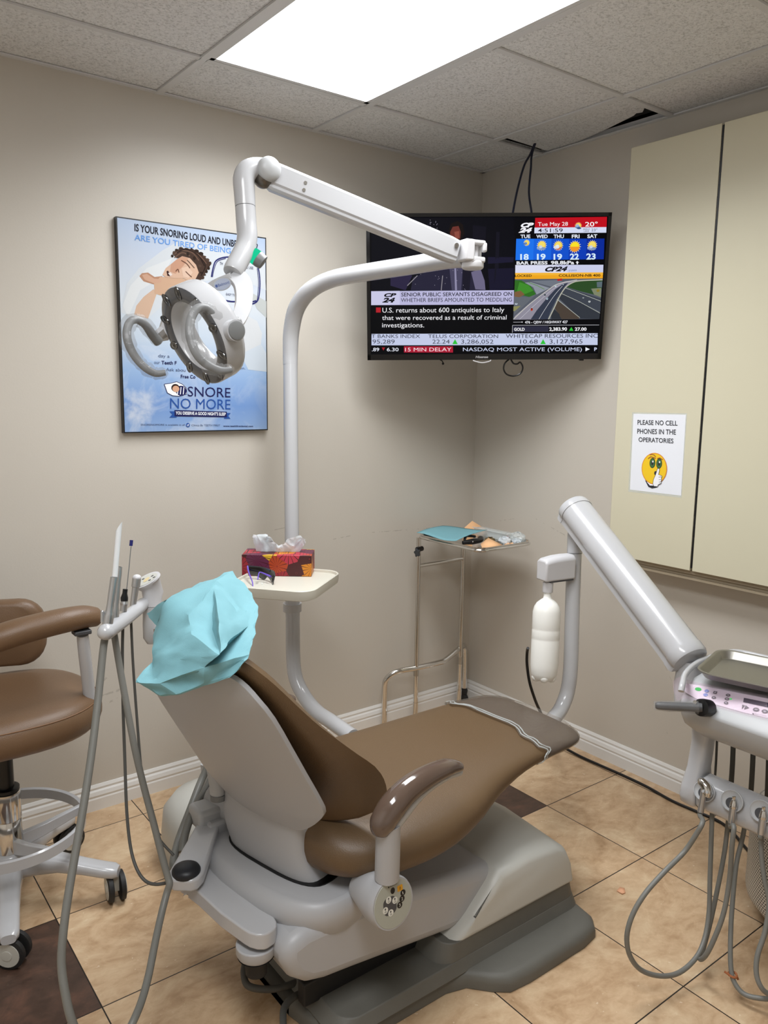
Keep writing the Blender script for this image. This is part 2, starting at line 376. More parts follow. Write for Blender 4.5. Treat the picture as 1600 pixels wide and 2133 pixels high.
# ceiling lights
GLOW = emit('light_diffuser_glow', '#f8fbff', 2.5)
def troffer(x0, x1, y0, y1, label, watts, spread):
    t = thing('ceiling_light', label, 'light', ((x0 + x1) / 2, (y0 + y1) / 2, H), None)
    b = MB(); cx, cy = (x0 + x1) / 2, (y0 + y1) / 2; wx, wy = x1 - x0 - 0.024, y1 - y0 - 0.024; k = 0.016
    for (a, c, dx, dy) in ((cx, y0 + 0.012 + k / 2, wx, k), (cx, y1 - 0.012 - k / 2, wx, k), (x0 + 0.012 + k / 2, cy, k, wy), (x1 - 0.012 - k / 2, cy, k, wy)):
        b.box((a, c, H + 0.006), (dx, dy, 0.016))
    link('frame', b, TBAR, t)
    link('diffuser', MB().box((cx, cy, H + 0.009), (wx - 2 * k, wy - 2 * k, 0.006)), GLOW, t)
    ld = bpy.data.lights.new('tubes', 'AREA'); ld.shape = 'RECTANGLE'; ld.size = wx - 2 * k; ld.size_y = wy - 2 * k; ld.energy = watts; ld.color = (0.97, 0.985, 1.0); ld.spread = math.radians(spread)
    lo = bpy.data.objects.new('tubes', ld); COL.objects.link(lo); lo.parent = t; lo.location = (0, 0, 0.0055)
    link('housing', MB().box((cx, cy, H + 0.06), (wx, wy, 0.09)), WGREY, t)
troffer(GX[3], GX[2], GY[3], GY[1], 'large bright rectangular fluorescent panel in the ceiling above the dental chair', LAMP, 150)
troffer(GX[5], GX[4], GY[5], GY[3], 'second rectangular fluorescent panel in the ceiling behind the viewpoint', LAMP_BACK, 178)
# the tile that has slipped out of its frame
zt = H + 0.006
at_ = MB().prism([(-0.300, -0.402, zt), (-0.004, -0.390, zt), (-0.008, -0.52, zt), (-0.055, -0.72, zt), (-0.098, -0.865, zt), (-0.112, -0.885, zt), (-0.104, -0.905, zt), (-0.124, -0.925, zt), (-0.150, -0.948, zt), (-0.306, -0.955, zt)], (0, 0, 0.015))
tag(link('ceiling_tile', at_, CEILM, shift=(-0.16, -0.68, zt)), 'loose ceiling tile skewed out of its frame, dark gaps at both ends, above the television', 'ceiling tile')

# ================================================================ WALL CABINET
CX = -0.11
t = thing('wall_cabinet', 'tall cream laminate wall cabinet with two flush doors on the right wall', 'cabinet', (CX, -1.4, 0.89))
link('carcass', MB().box((-0.045, -1.56, 1.62), (0.088, 1.36, 1.49)), CABM, t)
d = link('door', MB().box((CX - 0.000, (-0.876 - 1.2245) / 2, (0.889 + 2.3665) / 2), (0.018, 0.3445, 2.3665 - 0.889)), CABM, t, bevel=0.0015)
d = link('door', MB().box((CX - 0.000, (-1.2310 - 1.73) / 2, (0.889 + 2.3665) / 2), (0.018, 0.499, 2.3665 - 0.889)), CABM, t, bevel=0.0015)
d = link('door', MB().box((CX - 0.000, (-1.736 - 2.24) / 2, (0.889 + 2.3665) / 2), (0.018, 0.504, 2.3665 - 0.889)), CABM, t, bevel=0.0015)
gp = MB()
random.seed(3)
for k in range(40):
    z = 0.9 + k * 0.0365; gp.box((CX - 0.0072, -1.2277 + random.uniform(-.0006, .0006), z + 0.018), (0.003, 0.0068 + random.uniform(-.001, .0022), 0.0366))
link('seam_gap', gp, BLACK, t)
rb = MB().box((-0.045, -1.56, 0.868), (0.088, 1.36, 0.034)); rb.box((-0.094, -1.56, 0.880), (0.012, 1.36, 0.012)); rb.box((-0.092, -1.56, 0.856), (0.01, 1.36, 0.008))
link('bottom_rail', rb, CABD, t)

# ================================================================ SIGN ON THE CABINET
SB = [(-0.1195, -0.9543, 1.4274), (-0.1195, -1.1663, 1.4306), (-0.1195, -1.1689, 1.1485), (-0.1195, -0.9583, 1.1473)]
t = thing('no_phones_sign', 'white paper sign with yellow hushing face taped to the cream cabinet door', 'sign', SB[3])
link('paper', MB().prism(SB, (0.0006, 0, 0)), PAPER, t)
lam = [(-0.1192, -0.9478, 1.4323), (-0.1192, -1.1703, 1.4353), (-0.1192, -1.1719, 1.1412), (-0.1192, -0.9517, 1.1394)]
link('laminate', MB().prism(lam, (0.0003, 0, 0)), CLEARP, t)
INK = mat('black_ink', '#22242c', 0.6)
sx = V((-0.0088, 0, 0))
tx = MB()
text(tx, 'PLEASE NO CELL', (-0.1115, -0.9745, 1.3891), (-0.1115, -1.1372, 1.3919), (-0.1115, -0.9733, 1.4064), bold=0.012, off=sx)
text(tx, 'PHONES IN THE', (-0.1115, -0.9755, 1.3565), (-0.1115, -1.1333, 1.3605), (-0.1115, -0.9746, 1.3746), bold=0.012, off=sx)
text(tx, 'OPERATORIES', (-0.1115, -0.9836, 1.3269), (-0.1115, -1.1259, 1.3297), (-0.1115, -0.9824, 1.3438), bold=0.012, off=sx)
link('lettering', tx, INK, t)
fm = [mat('ink_yellow', '#eec51f', .6), mat('ink_orange', '#d9832a', .6), mat('ink_green', '#3f6b3c', .6), mat('ink_white', '#f1f1f4', .6), INK, mat('ink_brown', '#9a5a26', .6), mat('ink_dark_green', '#16301c', .6)]
em = MB(); nx = V((-1, 0, 0)); UY = V((0, -1, 0)); UZ = V((0, 0, 1)); c0 = V((-0.1115, -1.0560, 1.2341)); q = 0.00046
def eo(k): return sx + nx * (0.00025 * k)
em.poly([(-0.1115, -1.0178, 1.2019), (-0.1115, -1.0236, 1.1846), (-0.1115, -1.0363, 1.1661), (-0.1115, -1.0524, 1.1618), (-0.1115, -1.0743, 1.1680), (-0.1115, -1.0604, 1.1745), (-0.1115, -1.0470, 1.1751), (-0.1115, -1.0327, 1.1855)], 4, eo(1))
em.poly([(-0.1115, -1.0227, 1.1972), (-0.1115, -1.0507, 1.1853), (-0.1115, -1.0605, 1.1733), (-0.1115, -1.0427, 1.1715), (-0.1115, -1.0306, 1.1821)], 3, eo(2))
disc(em, c0, 114 * q, 124 * q, UY, UZ, 1, eo(3)); disc(em, c0, 108 * q, 118 * q, UY, UZ, 0, eo(4))
for ex in (545, 607):
    cc = V((-0.1115, -1.0479, 1.2538)) if ex == 545 else V((-0.1115, -1.0754, 1.2540))
    disc(em, cc, 26 * q, 40 * q, UY, UZ, 6, eo(5)); disc(em, cc, 21 * q, 34 * q, UY, UZ, 2, eo(6)); disc(em, cc, 10 * q, 18 * q, UY, UZ, 4, eo(7)); disc(em, cc + UZ * (12 * q) + UY * (4 * q), 6 * q, 8 * q, UY, UZ, 3, eo(8))
stroke(em, [(-0.1115, -1.0289, 1.2680), (-0.1115, -1.0395, 1.2758), (-0.1115, -1.0531, 1.2737), (-0.1115, -1.0600, 1.2703)], 8 * q, nx, 5, eo(6)); stroke(em, [(-0.1115, -1.0666, 1.2708), (-0.1115, -1.0760, 1.2746), (-0.1115, -1.0887, 1.2686)], 8 * q, nx, 5, eo(6))
stroke(em, [(-0.1115, -1.0346, 1.2821), (-0.1115, -1.0434, 1.2847), (-0.1115, -1.0524, 1.2834), (-0.1115, -1.0605, 1.2762)], 7 * q, nx, 5, eo(6))
disc(em, (-0.1115, -1.0638, 1.2187), 13 * q, 16 * q, UY, UZ, 4, eo(6))
hand = [(-0.1115, -1.0702, 1.2349), (-0.1115, -1.0762, 1.2373), (-0.1115, -1.0793, 1.2310), (-0.1115, -1.0761, 1.2140), (-0.1115, -1.0850, 1.2132), (-0.1115, -1.0914, 1.2099), (-0.1115, -1.0884, 1.2026), (-0.1115, -1.0906, 1.1970), (-0.1115, -1.0884, 1.1909), (-0.1115, -1.0897, 1.1852), (-0.1115, -1.0779, 1.1782), (-0.1115, -1.0749, 1.1708), (-0.1115, -1.0607, 1.1706), (-0.1115, -1.0556, 1.1799), (-0.1115, -1.0571, 1.1957), (-0.1115, -1.0632, 1.2100), (-0.1115, -1.0671, 1.2221)]
em.poly(hand, 3, eo(8)); stroke(em, hand, 3.5 * q, nx, 4, eo(9), closed=True)
stroke(em, [(-0.1115, -1.0777, 1.2055), (-0.1115, -1.0889, 1.2081)], 3 * q, nx, 4, eo(9)); stroke(em, [(-0.1115, -1.0792, 1.1963), (-0.1115, -1.0901, 1.1981)], 3 * q, nx, 4, eo(9)); stroke(em, [(-0.1115, -1.0799, 1.1878), (-0.1115, -1.0885, 1.1894)], 3 * q, nx, 4, eo(9))
link('hushing_face', em, fm, t)

# ================================================================ POSTER
PB = [(-1.6752, -0.0220, 2.0623), (-1.1187, -0.0220, 2.0484), (-1.1252, -0.0220, 1.3395), (-1.6854, -0.0220, 1.3475)]
PX0, PX1 = (PB[0][0] + PB[3][0]) / 2, (PB[1][0] + PB[2][0]) / 2; PZ1, PZ0 = (PB[0][2] + PB[1][2]) / 2, (PB[2][2] + PB[3][2]) / 2
t = thing('poster', 'blue and white snoring treatment poster with sleeping man on the left wall', 'poster', ((PX0 + PX1) / 2, -0.011, PZ0))
link('backing_board', MB().box(((PX0 + PX1) / 2, -0.0115, (PZ0 + PZ1) / 2), (PX1 - PX0, 0.021, PZ1 - PZ0)), BLACK, t)
pm, nt, b, pos = newmat('poster_print_ground', 0.25)
s = nt.nodes.new('ShaderNodeSeparateXYZ'); nt.links.new(pos, s.inputs[0])
hz = M_(nt, 'DIVIDE', M_(nt, 'SUBTRACT', s.outputs[2], PZ0), PZ1 - PZ0); hx = M_(nt, 'DIVIDE', M_(nt, 'SUBTRACT', s.outputs[0], PX0), PX1 - PX0)
g = ramp(nt, hz, [(0.0, '#86a2ca'), (0.13, '#6e90c4'), (0.3, '#8fabd0'), (0.45, '#b4c1d0'), (0.62, '#c0c7ce'), (0.82, '#b6bfcd'), (1.0, '#a6b7d0')])
cl = noise(nt, pos, 7.5, 6, 0.6, 0.55); hf = noise(nt, pos, 3.5, 3)
cf = M_(nt, 'MULTIPLY', ramp(nt, cl, [(0.45, '#000000'), (0.62, '#ffffff')]), M_(nt, 'SUBTRACT', 1.0, M_(nt, 'MULTIPLY', hx, 0.75)))
cf = M_(nt, 'MULTIPLY', cf, M_(nt, 'LESS_THAN', hz, 0.42)); g = mixc(nt, M_(nt, 'MULTIPLY', cf, 0.85), g, lin('#c2cad6'))
nt.links.new(g, b.inputs['Base Color'])
k = 0.004
link('print_ground', MB().poly([(PX0 + k, -0.0223, PZ0 + k), (PX1 - k, -0.0223, PZ0 + k), (PX1 - k, -0.0223, PZ1 - k), (PX0 + k, -0.0223, PZ1 - k)]), pm, t)
pc = {}
PM = []
def pcol(h):
    if h not in pc: pc[h] = len(PM); PM.append(mat('print_' + h, '#' + ''.join('%02x' % int(int(h[q:q + 2], 16) * .84) for q in (0, 2, 4)), 0.3, spec=0.15))
    return pc[h]
ny = V((0, -1, 0))
YN = [0]
def yo(k): YN[0] += 1; return ny * (0.0006 + 0.00025 * k + 0.000003 * YN[0])
pp = MB(); u_ = 0.000425
pp.poly([(-1.6754, -0.0220, 1.7476), (-1.6514, -0.0220, 1.8429), (-1.6081, -0.0220, 1.8973), (-1.5250, -0.0220, 1.9640), (-1.4562, -0.0220, 2.0087), (-1.3491, -0.0220, 2.0066), (-1.2504, -0.0220, 1.9836), (-1.1287, -0.0220, 1.9615), (-1.1250, -0.0220, 1.8660), (-1.2562, -0.0220, 1.9017), (-1.4357, -0.0220, 1.8622), (-1.5988, -0.0220, 1.7198)], pcol('e3e9ef'), yo(0))
pp.poly([(-1.6690, -0.0220, 1.7696), (-1.6404, -0.0220, 1.8367), (-1.5813, -0.0220, 1.9000), (-1.4901, -0.0220, 1.9423), (-1.5277, -0.0220, 1.8760), (-1.6067, -0.0220, 1.8251), (-1.6516, -0.0220, 1.7347)], pcol('edf1f4'), yo(1))
pp.poly([(-1.2764, -0.0220, 1.7594), (-1.2091, -0.0220, 1.7698), (-1.1636, -0.0220, 1.7507), (-1.1432, -0.0220, 1.7074), (-1.1509, -0.0220, 1.6501), (-1.2340, -0.0220, 1.6265), (-1.2870, -0.0220, 1.6602)], pcol('e7ebef'), yo(0))
pp.poly([(-1.2340, -0.0220, 1.6265), (-1.1483, -0.0220, 1.6665), (-1.1261, -0.0220, 1.6347), (-1.1255, -0.0220, 1.5647), (-1.2029, -0.0220, 1.5709)], pcol('dde7f2'), yo(0))
pp.poly([(-1.2032, -0.0220, 1.8594), (-1.1241, -0.0220, 1.8259), (-1.1247, -0.0220, 1.7653), (-1.1630, -0.0220, 1.7949)], pcol('cfd3d2'), yo(1))
pp.poly([(-1.6305, -0.0220, 1.7434), (-1.6219, -0.0220, 1.7731), (-1.5960, -0.0220, 1.8042), (-1.5603, -0.0220, 1.8328), (-1.5490, -0.0220, 1.8190), (-1.5830, -0.0220, 1.7319)], pcol('e0bfa6'), yo(1))
pp.poly([(-1.6082, -0.0220, 1.8713), (-1.5991, -0.0220, 1.8816), (-1.5779, -0.0220, 1.8858), (-1.5551, -0.0220, 1.8734), (-1.5276, -0.0220, 1.8790), (-1.5282, -0.0220, 1.8576), (-1.5579, -0.0220, 1.8483), (-1.5943, -0.0220, 1.8553)], pcol('c39377'), yo(2))
pp.poly([(-1.5993, -0.0220, 1.8758), (-1.5819, -0.0220, 1.8811), (-1.5572, -0.0220, 1.8678), (-1.5318, -0.0220, 1.8683), (-1.5322, -0.0220, 1.8573), (-1.5578, -0.0220, 1.8513), (-1.5902, -0.0220, 1.8611)], pcol('dcb196'), yo(3))
pp.poly([(-1.5578, -0.0220, 1.8513), (-1.5355, -0.0220, 1.8753), (-1.5078, -0.0220, 1.8779), (-1.4596, -0.0220, 1.8806), (-1.4191, -0.0220, 1.8675), (-1.4243, -0.0220, 1.8255), (-1.4780, -0.0220, 1.8025), (-1.5569, -0.0220, 1.8184)], pcol('dcb598'), yo(2))
pp.poly([(-1.4896, -0.0220, 1.9570), (-1.4773, -0.0220, 1.9713), (-1.4529, -0.0220, 1.9796), (-1.4121, -0.0220, 1.9813), (-1.3793, -0.0220, 1.9693), (-1.3442, -0.0220, 1.9391), (-1.3638, -0.0220, 1.9105), (-1.3813, -0.0220, 1.8823), (-1.4067, -0.0220, 1.8686), (-1.4231, -0.0220, 1.8709), (-1.4096, -0.0220, 1.9173), (-1.4375, -0.0220, 1.9480), (-1.4740, -0.0220, 1.9440)], pcol('4a3830'), yo(3))
pp.poly([(-1.4741, -0.0220, 1.9403), (-1.4536, -0.0220, 1.9529), (-1.4252, -0.0220, 1.9493), (-1.4031, -0.0220, 1.9292), (-1.3933, -0.0220, 1.9038), (-1.4064, -0.0220, 1.8799), (-1.4212, -0.0220, 1.8665), (-1.4516, -0.0220, 1.8795), (-1.4920, -0.0220, 1.8757), (-1.5158, -0.0220, 1.8772), (-1.5275, -0.0220, 1.8827), (-1.5149, -0.0220, 1.9067), (-1.4966, -0.0220, 1.9214)], pcol('e2bda4'), yo(4))
pp.poly([(-1.4741, -0.0220, 1.9403), (-1.4537, -0.0220, 1.9518), (-1.4314, -0.0220, 1.9486), (-1.4505, -0.0220, 1.9206), (-1.4795, -0.0220, 1.8917), (-1.4993, -0.0220, 1.8972), (-1.4954, -0.0220, 1.9215)], pcol('d3a287'), yo(5))
pp.poly([(-1.4568, -0.0220, 1.9125), (-1.4342, -0.0220, 1.9204), (-1.4162, -0.0220, 1.9016), (-1.4331, -0.0220, 1.8812), (-1.4515, -0.0220, 1.8832)], pcol('ecccb6'), yo(5))
pp.poly([(-1.5125, -0.0220, 1.8959), (-1.5072, -0.0220, 1.8993), (-1.4977, -0.0220, 1.8855), (-1.5006, -0.0220, 1.8808), (-1.5097, -0.0220, 1.8822)], pcol('3a1c1c'), yo(6)); pp.poly([(-1.5075, -0.0220, 1.8908), (-1.4974, -0.0220, 1.8944), (-1.4917, -0.0220, 1.8861), (-1.4998, -0.0220, 1.8816)], pcol('f1e3dc'), yo(7))
for st in ([(-1.4581, -0.0220, 1.9383), (-1.4380, -0.0220, 1.9293), (-1.4261, -0.0220, 1.9156)], [(-1.4428, -0.0220, 1.9027), (-1.4308, -0.0220, 1.8927), (-1.4207, -0.0220, 1.8861)], [(-1.4793, -0.0220, 1.8991), (-1.4710, -0.0220, 1.9074), (-1.4673, -0.0220, 1.8966)]): stroke(pp, st, 7 * u_, ny, pcol('6a4336'), yo(7), n=4)
for st in ([(-1.4857, -0.0220, 1.9538), (-1.4572, -0.0220, 1.9717), (-1.4165, -0.0220, 1.9689), (-1.3923, -0.0220, 1.9453)], [(-1.4820, -0.0220, 1.9450), (-1.4533, -0.0220, 1.9648), (-1.4250, -0.0220, 1.9568)], [(-1.4328, -0.0220, 1.9745), (-1.3919, -0.0220, 1.9641), (-1.3632, -0.0220, 1.9371)], [(-1.4579, -0.0220, 1.9458), (-1.4377, -0.0220, 1.9424), (-1.4096, -0.0220, 1.9173)]): stroke(pp, st, 9 * u_, ny, pcol('74594a'), yo(4), n=5)
for st in ([(-1.4735, -0.0220, 1.9625), (-1.4408, -0.0220, 1.9773), (-1.3960, -0.0220, 1.9637), (-1.3718, -0.0220, 1.9286)], [(-1.3838, -0.0220, 1.9538), (-1.3676, -0.0220, 1.9291), (-1.3852, -0.0220, 1.8933)]): stroke(pp, st, 9 * u_, ny, pcol('2b201c'), yo(4), n=5)
random.seed(21)
for cx_ in [(-1.4835, -0.0220, 1.9614), (-1.4732, -0.0220, 1.9717), (-1.4570, -0.0220, 1.9784), (-1.4367, -0.0220, 1.9796), (-1.4183, -0.0220, 1.9791), (-1.3999, -0.0220, 1.9764), (-1.3834, -0.0220, 1.9696), (-1.3711, -0.0220, 1.9608), (-1.3587, -0.0220, 1.9508), (-1.3484, -0.0220, 1.9405), (-1.3551, -0.0220, 1.9227), (-1.3638, -0.0220, 1.9105), (-1.3725, -0.0220, 1.8983), (-1.3791, -0.0220, 1.8882), (-1.3940, -0.0220, 1.8773), (-1.4899, -0.0220, 1.9497), (-1.4331, -0.0220, 1.9633), (-1.4088, -0.0220, 1.9511), (-1.3886, -0.0220, 1.9269), (-1.3850, -0.0220, 1.9046)]: disc(pp, cx_, random.uniform(10, 22) * u_, random.uniform(7, 16) * u_, (1, 0, 0), (0, 0, 1), pcol(random.choice(['4a3830', '3d2d26', '57443a', '33251f'])), yo(4), 12)
pp.poly([(-1.4797, -0.0220, 1.7422), (-1.4428, -0.0220, 1.7484), (-1.4314, -0.0220, 1.7072), (-1.4404, -0.0220, 1.6800), (-1.4645, -0.0220, 1.7016)], pcol('cf9068'), yo(2))
pp.poly([(-1.3574, -0.0220, 1.8195), (-1.3189, -0.0220, 1.8187), (-1.2844, -0.0220, 1.7980), (-1.2629, -0.0220, 1.7681), (-1.2764, -0.0220, 1.7554), (-1.3285, -0.0220, 1.7715)], pcol('d6c0a8'), yo(2))
stroke(pp, [(-1.3193, -0.0220, 1.7993), (-1.2976, -0.0220, 1.7990), (-1.2845, -0.0220, 1.7949)], 6 * u_, ny, pcol('8b5a42'), yo(3), n=3)
disc(pp, (-1.2006, -0.0220, 1.8825), 20 * u_, 17 * u_, (1, 0, 0), (0, 0, 1), pcol('b5737c'), yo(3)); pp.poly([(-1.1983, -0.0220, 1.8874), (-1.1811, -0.0220, 1.8843), (-1.1984, -0.0220, 1.8788)], pcol('c58a8f'), yo(4)); disc(pp, (-1.2182, -0.0220, 1.9111), 20 * u_, 12 * u_, (1, 0, 0), (0, 0, 1), pcol('d7a7b0'), yo(3))
nav = pcol('2d2f72')
stroke(pp, [(-1.3452, -0.0220, 1.8933), (-1.3381, -0.0220, 1.9245), (-1.3247, -0.0220, 1.9525), (-1.2856, -0.0220, 1.9682), (-1.2284, -0.0220, 1.9705), (-1.1746, -0.0220, 1.9606), (-1.1566, -0.0220, 1.9428), (-1.1503, -0.0220, 1.8878), (-1.1579, -0.0220, 1.8313), (-1.1766, -0.0220, 1.8139), (-1.1995, -0.0220, 1.8082), (-1.2090, -0.0220, 1.7737)], 11 * u_, ny, nav, yo(3), n=6)
stroke(pp, [(-1.3409, -0.0220, 1.8937), (-1.3348, -0.0220, 1.9191), (-1.3205, -0.0220, 1.9492), (-1.2879, -0.0220, 1.9633)], 6 * u_, ny, nav, yo(3), n=6); stroke(pp, [(-1.3336, -0.0220, 1.8329), (-1.3102, -0.0220, 1.8194), (-1.2710, -0.0220, 1.8138), (-1.2399, -0.0220, 1.8162), (-1.1948, -0.0220, 1.8173), (-1.1649, -0.0220, 1.8248)], 12 * u_, ny, nav, yo(3), n=6)
stroke(pp, [(-1.1611, -0.0220, 1.9423), (-1.1559, -0.0220, 1.8873), (-1.1626, -0.0220, 1.8270)], 6 * u_, ny, nav, yo(3), n=6)
link('picture', pp, PM, t)
tx = MB(); TM = [mat('ink_navy', '#20214f', .5, spec=.12), mat('ink_sky', '#5f8fce', .5, spec=.12), mat('ink_royal', '#2a4f94', .5, spec=.12), mat('ink_slate', '#4e5a78', .5, spec=.12), mat('ink_paper_white', '#eef1f6', .5, spec=.12), mat('ink_near_black', '#1b1b26', .5, spec=.12), mat('ink_skin', '#c79a7e', .5, spec=.12), mat('ink_hair', '#35251f', .5, spec=.12)]
text(tx, 'IS YOUR SNORING LOUD AND UNBEARABLE?', (-1.6197, -0.0220, 2.0165), (-1.1581, -0.0220, 2.0056), (-1.6189, -0.0220, 2.0407), 5, bold=0.02, off=yo(2))
text(tx, 'ARE YOU TIRED OF BEING', (-1.6208, -0.0220, 1.9870), (-1.2679, -0.0220, 1.9824), (-1.6201, -0.0220, 2.0066), 1, bold=0.012, off=yo(2))
link('headline', tx, TM, t); tx = MB()
tx = MB(); text(tx, 'TH', (-1.3121, -0.0220, 1.9393), (-1.3001, -0.0220, 1.9390), (-1.3119, -0.0220, 1.9493), 0, off=yo(4)); link('bubble_text', tx, TM, t)
tx = MB(); text(tx, 'E USE', (-1.2044, -0.0220, 1.9364), (-1.1777, -0.0220, 1.9363), (-1.2042, -0.0220, 1.9458), 0, off=yo(4)); link('bubble_text', tx, TM, t)
tx = MB(); text(tx, 'EASY TO LIVE WITH', (-1.2890, -0.0220, 1.8343), (-1.1991, -0.0220, 1.8328), (-1.2889, -0.0220, 1.8428), 0, off=yo(4)); link('bubble_text', tx, TM, t)
tx = MB()
tx = MB(); text(tx, 'day a', (-1.5507, -0.0220, 1.6042), (-1.5099, -0.0220, 1.6038), (-1.5503, -0.0220, 1.6155), 3, off=yo(2)); link('body_text', tx, TM, t)
tx = MB(); text(tx, 'our', (-1.5664, -0.0220, 1.5811), (-1.5454, -0.0220, 1.5810), (-1.5660, -0.0220, 1.5920), 3, off=yo(2)); link('body_text', tx, TM, t)
tx = MB(); text(tx, 'Teeth F', (-1.5399, -0.0220, 1.5804), (-1.4842, -0.0220, 1.5806), (-1.5395, -0.0220, 1.5929), 0, bold=.02, off=yo(2)); link('body_text', tx, TM, t)
tx = MB(); text(tx, 'Ask abou', (-1.5246, -0.0220, 1.5577), (-1.4519, -0.0220, 1.5569), (-1.5242, -0.0220, 1.5691), 3, off=yo(2)); link('body_text', tx, TM, t)
tx = MB(); text(tx, 'Free Co', (-1.4703, -0.0220, 1.5341), (-1.4149, -0.0220, 1.5336), (-1.4700, -0.0220, 1.5468), 0, bold=.02, off=yo(2)); link('body_text', tx, TM, t)
tx = MB(); text(tx, 'on.', (-1.2394, -0.0220, 1.5711), (-1.2157, -0.0220, 1.5714), (-1.2392, -0.0220, 1.5812), 3, off=yo(2)); link('body_text', tx, TM, t)
tx = MB()
text(tx, 'SNORE', (-1.4459, -0.0220, 1.4703), (-1.2785, -0.0220, 1.4674), (-1.4449, -0.0220, 1.5070), 0, off=yo(2)); text(tx, 'NO MORE', (-1.5130, -0.0220, 1.4274), (-1.2793, -0.0220, 1.4232), (-1.5119, -0.0220, 1.4656), 2, off=yo(2))
link('word_mark', tx, TM, t); tx = MB()
tx.poly([(-1.5162, -0.0220, 1.4173), (-1.4888, -0.0220, 1.4172), (-1.4894, -0.0220, 1.3950), (-1.5168, -0.0220, 1.3952), (-1.5055, -0.0220, 1.4064)], 2, yo(2)); tx.poly([(-1.3050, -0.0220, 1.4107), (-1.2782, -0.0220, 1.4098), (-1.2883, -0.0220, 1.3992), (-1.2795, -0.0220, 1.3886), (-1.3054, -0.0220, 1.3888)], 2, yo(2))
tx.poly([(-1.4969, -0.0220, 1.4219), (-1.2942, -0.0220, 1.4147), (-1.2946, -0.0220, 1.3944), (-1.4975, -0.0220, 1.3997)], 0, yo(3)); text(tx, "YOU DESERVE A GOOD NIGHT'S SLEEP", (-1.4932, -0.0220, 1.4063), (-1.2990, -0.0220, 1.4005), (-1.4929, -0.0220, 1.4176), 4, bold=.02, off=yo(4))
link('ribbon', tx, TM, t); tx = MB()
text(tx, 'SNORENOMORE is available in all', (-1.6208, -0.0220, 1.3689), (-1.4603, -0.0220, 1.3660), (-1.6206, -0.0220, 1.3753), 3, off=yo(2)); text(tx, 'Clinics By TEETH FIRST', (-1.4339, -0.0220, 1.3640), (-1.3215, -0.0220, 1.3615), (-1.4337, -0.0220, 1.3712), 3, off=yo(2)); text(tx, 'www.teethfirstdental.com', (-1.3096, -0.0220, 1.3596), (-1.1859, -0.0220, 1.3568), (-1.3094, -0.0220, 1.3661), 0, bold=.015, off=yo(2))
disc(tx, (-1.4477, -0.0220, 1.3678), 18 * u_, 18 * u_, (1, 0, 0), (0, 0, 1), 2, yo(2)); text(tx, 'tf', (-1.4520, -0.0220, 1.3643), (-1.4432, -0.0220, 1.3642), (-1.4518, -0.0220, 1.3722), 4, off=yo(3))
link('footer_text', tx, TM, t); tx = MB()
# pillow emblem beside the word mark
tx.poly([(-1.5320, -0.0220, 1.5118), (-1.5105, -0.0220, 1.5148), (-1.4859, -0.0220, 1.5210), (-1.4655, -0.0220, 1.5129), (-1.4493, -0.0220, 1.4984), (-1.4498, -0.0220, 1.4789), (-1.4791, -0.0220, 1.4701), (-1.5036, -0.0220, 1.4726), (-1.5216, -0.0220, 1.4821)], 4, yo(2)); stroke(tx, [(-1.5320, -0.0220, 1.5118), (-1.5105, -0.0220, 1.5148), (-1.4859, -0.0220, 1.5210), (-1.4655, -0.0220, 1.5129), (-1.4493, -0.0220, 1.4984), (-1.4498, -0.0220, 1.4789), (-1.4791, -0.0220, 1.4701), (-1.5036, -0.0220, 1.4726), (-1.5216, -0.0220, 1.4821)], 5 * u_, ny, 0, yo(3), closed=True)
disc(tx, (-1.4703, -0.0220, 1.4896), 48 * u_, 42 * u_, (1, 0, 0), (0, 0, 1), 0, yo(3))
for dx in (-25, 0, 25): stroke(tx, [V((-1.4703, -0.0220, 1.4896)) + V((dx * u_, 0, 30 * u_)), V((-1.4703, -0.0220, 1.4896)) + V(((dx - 8) * u_, 0, -30 * u_))], 7 * u_, ny, 4, yo(4))
disc(tx, (-1.4914, -0.0220, 1.4997), 36 * u_, 32 * u_, (1, 0, 0), (0, 0, 1), 7, yo(4)); disc(tx, (-1.4898, -0.0220, 1.4959), 30 * u_, 26 * u_, (1, 0, 0), (0, 0, 1), 6, yo(5))
link('emblem', tx, TM, t)

# ================================================================ TELEVISION
TN = V((-0.5942, -0.7895, -0.1536))
c4 = [V(q) for q in ((-0.8278, -0.2458, 2.1443), (-0.1019, -0.7961, 2.1648), (-0.0446, -0.7354, 1.6306), (-0.7699, -0.1871, 1.6188))]   # top-left, top-right, bottom-right, bottom-left
TXA = ((c4[1] - c4[0]) + (c4[2] - c4[3])).normalized(); TYA = TN.cross(TXA).normalized(); TC = sum(c4, V()) / 4
TWD = ((c4[1] - c4[0]).length + (c4[2] - c4[3]).length) / 2; THT = ((c4[0] - c4[3]).length + (c4[1] - c4[2]).length) / 2
t = thing('television', 'wall mounted flat television tilted across the room corner, showing a news channel', 'television', TC - TN * 0.05)
AX = (TXA, TYA, TN)
link('casing', MB().box(TC - TN * 0.014, (TWD, THT, 0.028), ax=AX).box(TC - TN * 0.042 - TYA * 0.05, (TWD * 0.72, THT * 0.62, 0.03), ax=AX), BLACK, t, bevel=0.003)
fr = MB(); bz = 0.013
for (a, b_, wx, wy) in ((0, 1, TWD, bz), (0, -1, TWD, bz * 1.7), (1, 0, bz, THT), (-1, 0, bz, THT)):
    fr.box(TC + TXA * (a * (TWD - bz) / 2) + TYA * (b_ * (THT - (bz if b_ > 0 else bz * 1.7)) / 2) + TN * 0.002, (wx, wy, 0.004), ax=AX)
bez = link('bezel', fr, mat('gloss_black', '#08080a', 0.15), t)
def to(k): YN[0] += 1; return TN * (0.0006 + 0.0002 * k + 0.0000008 * YN[0])
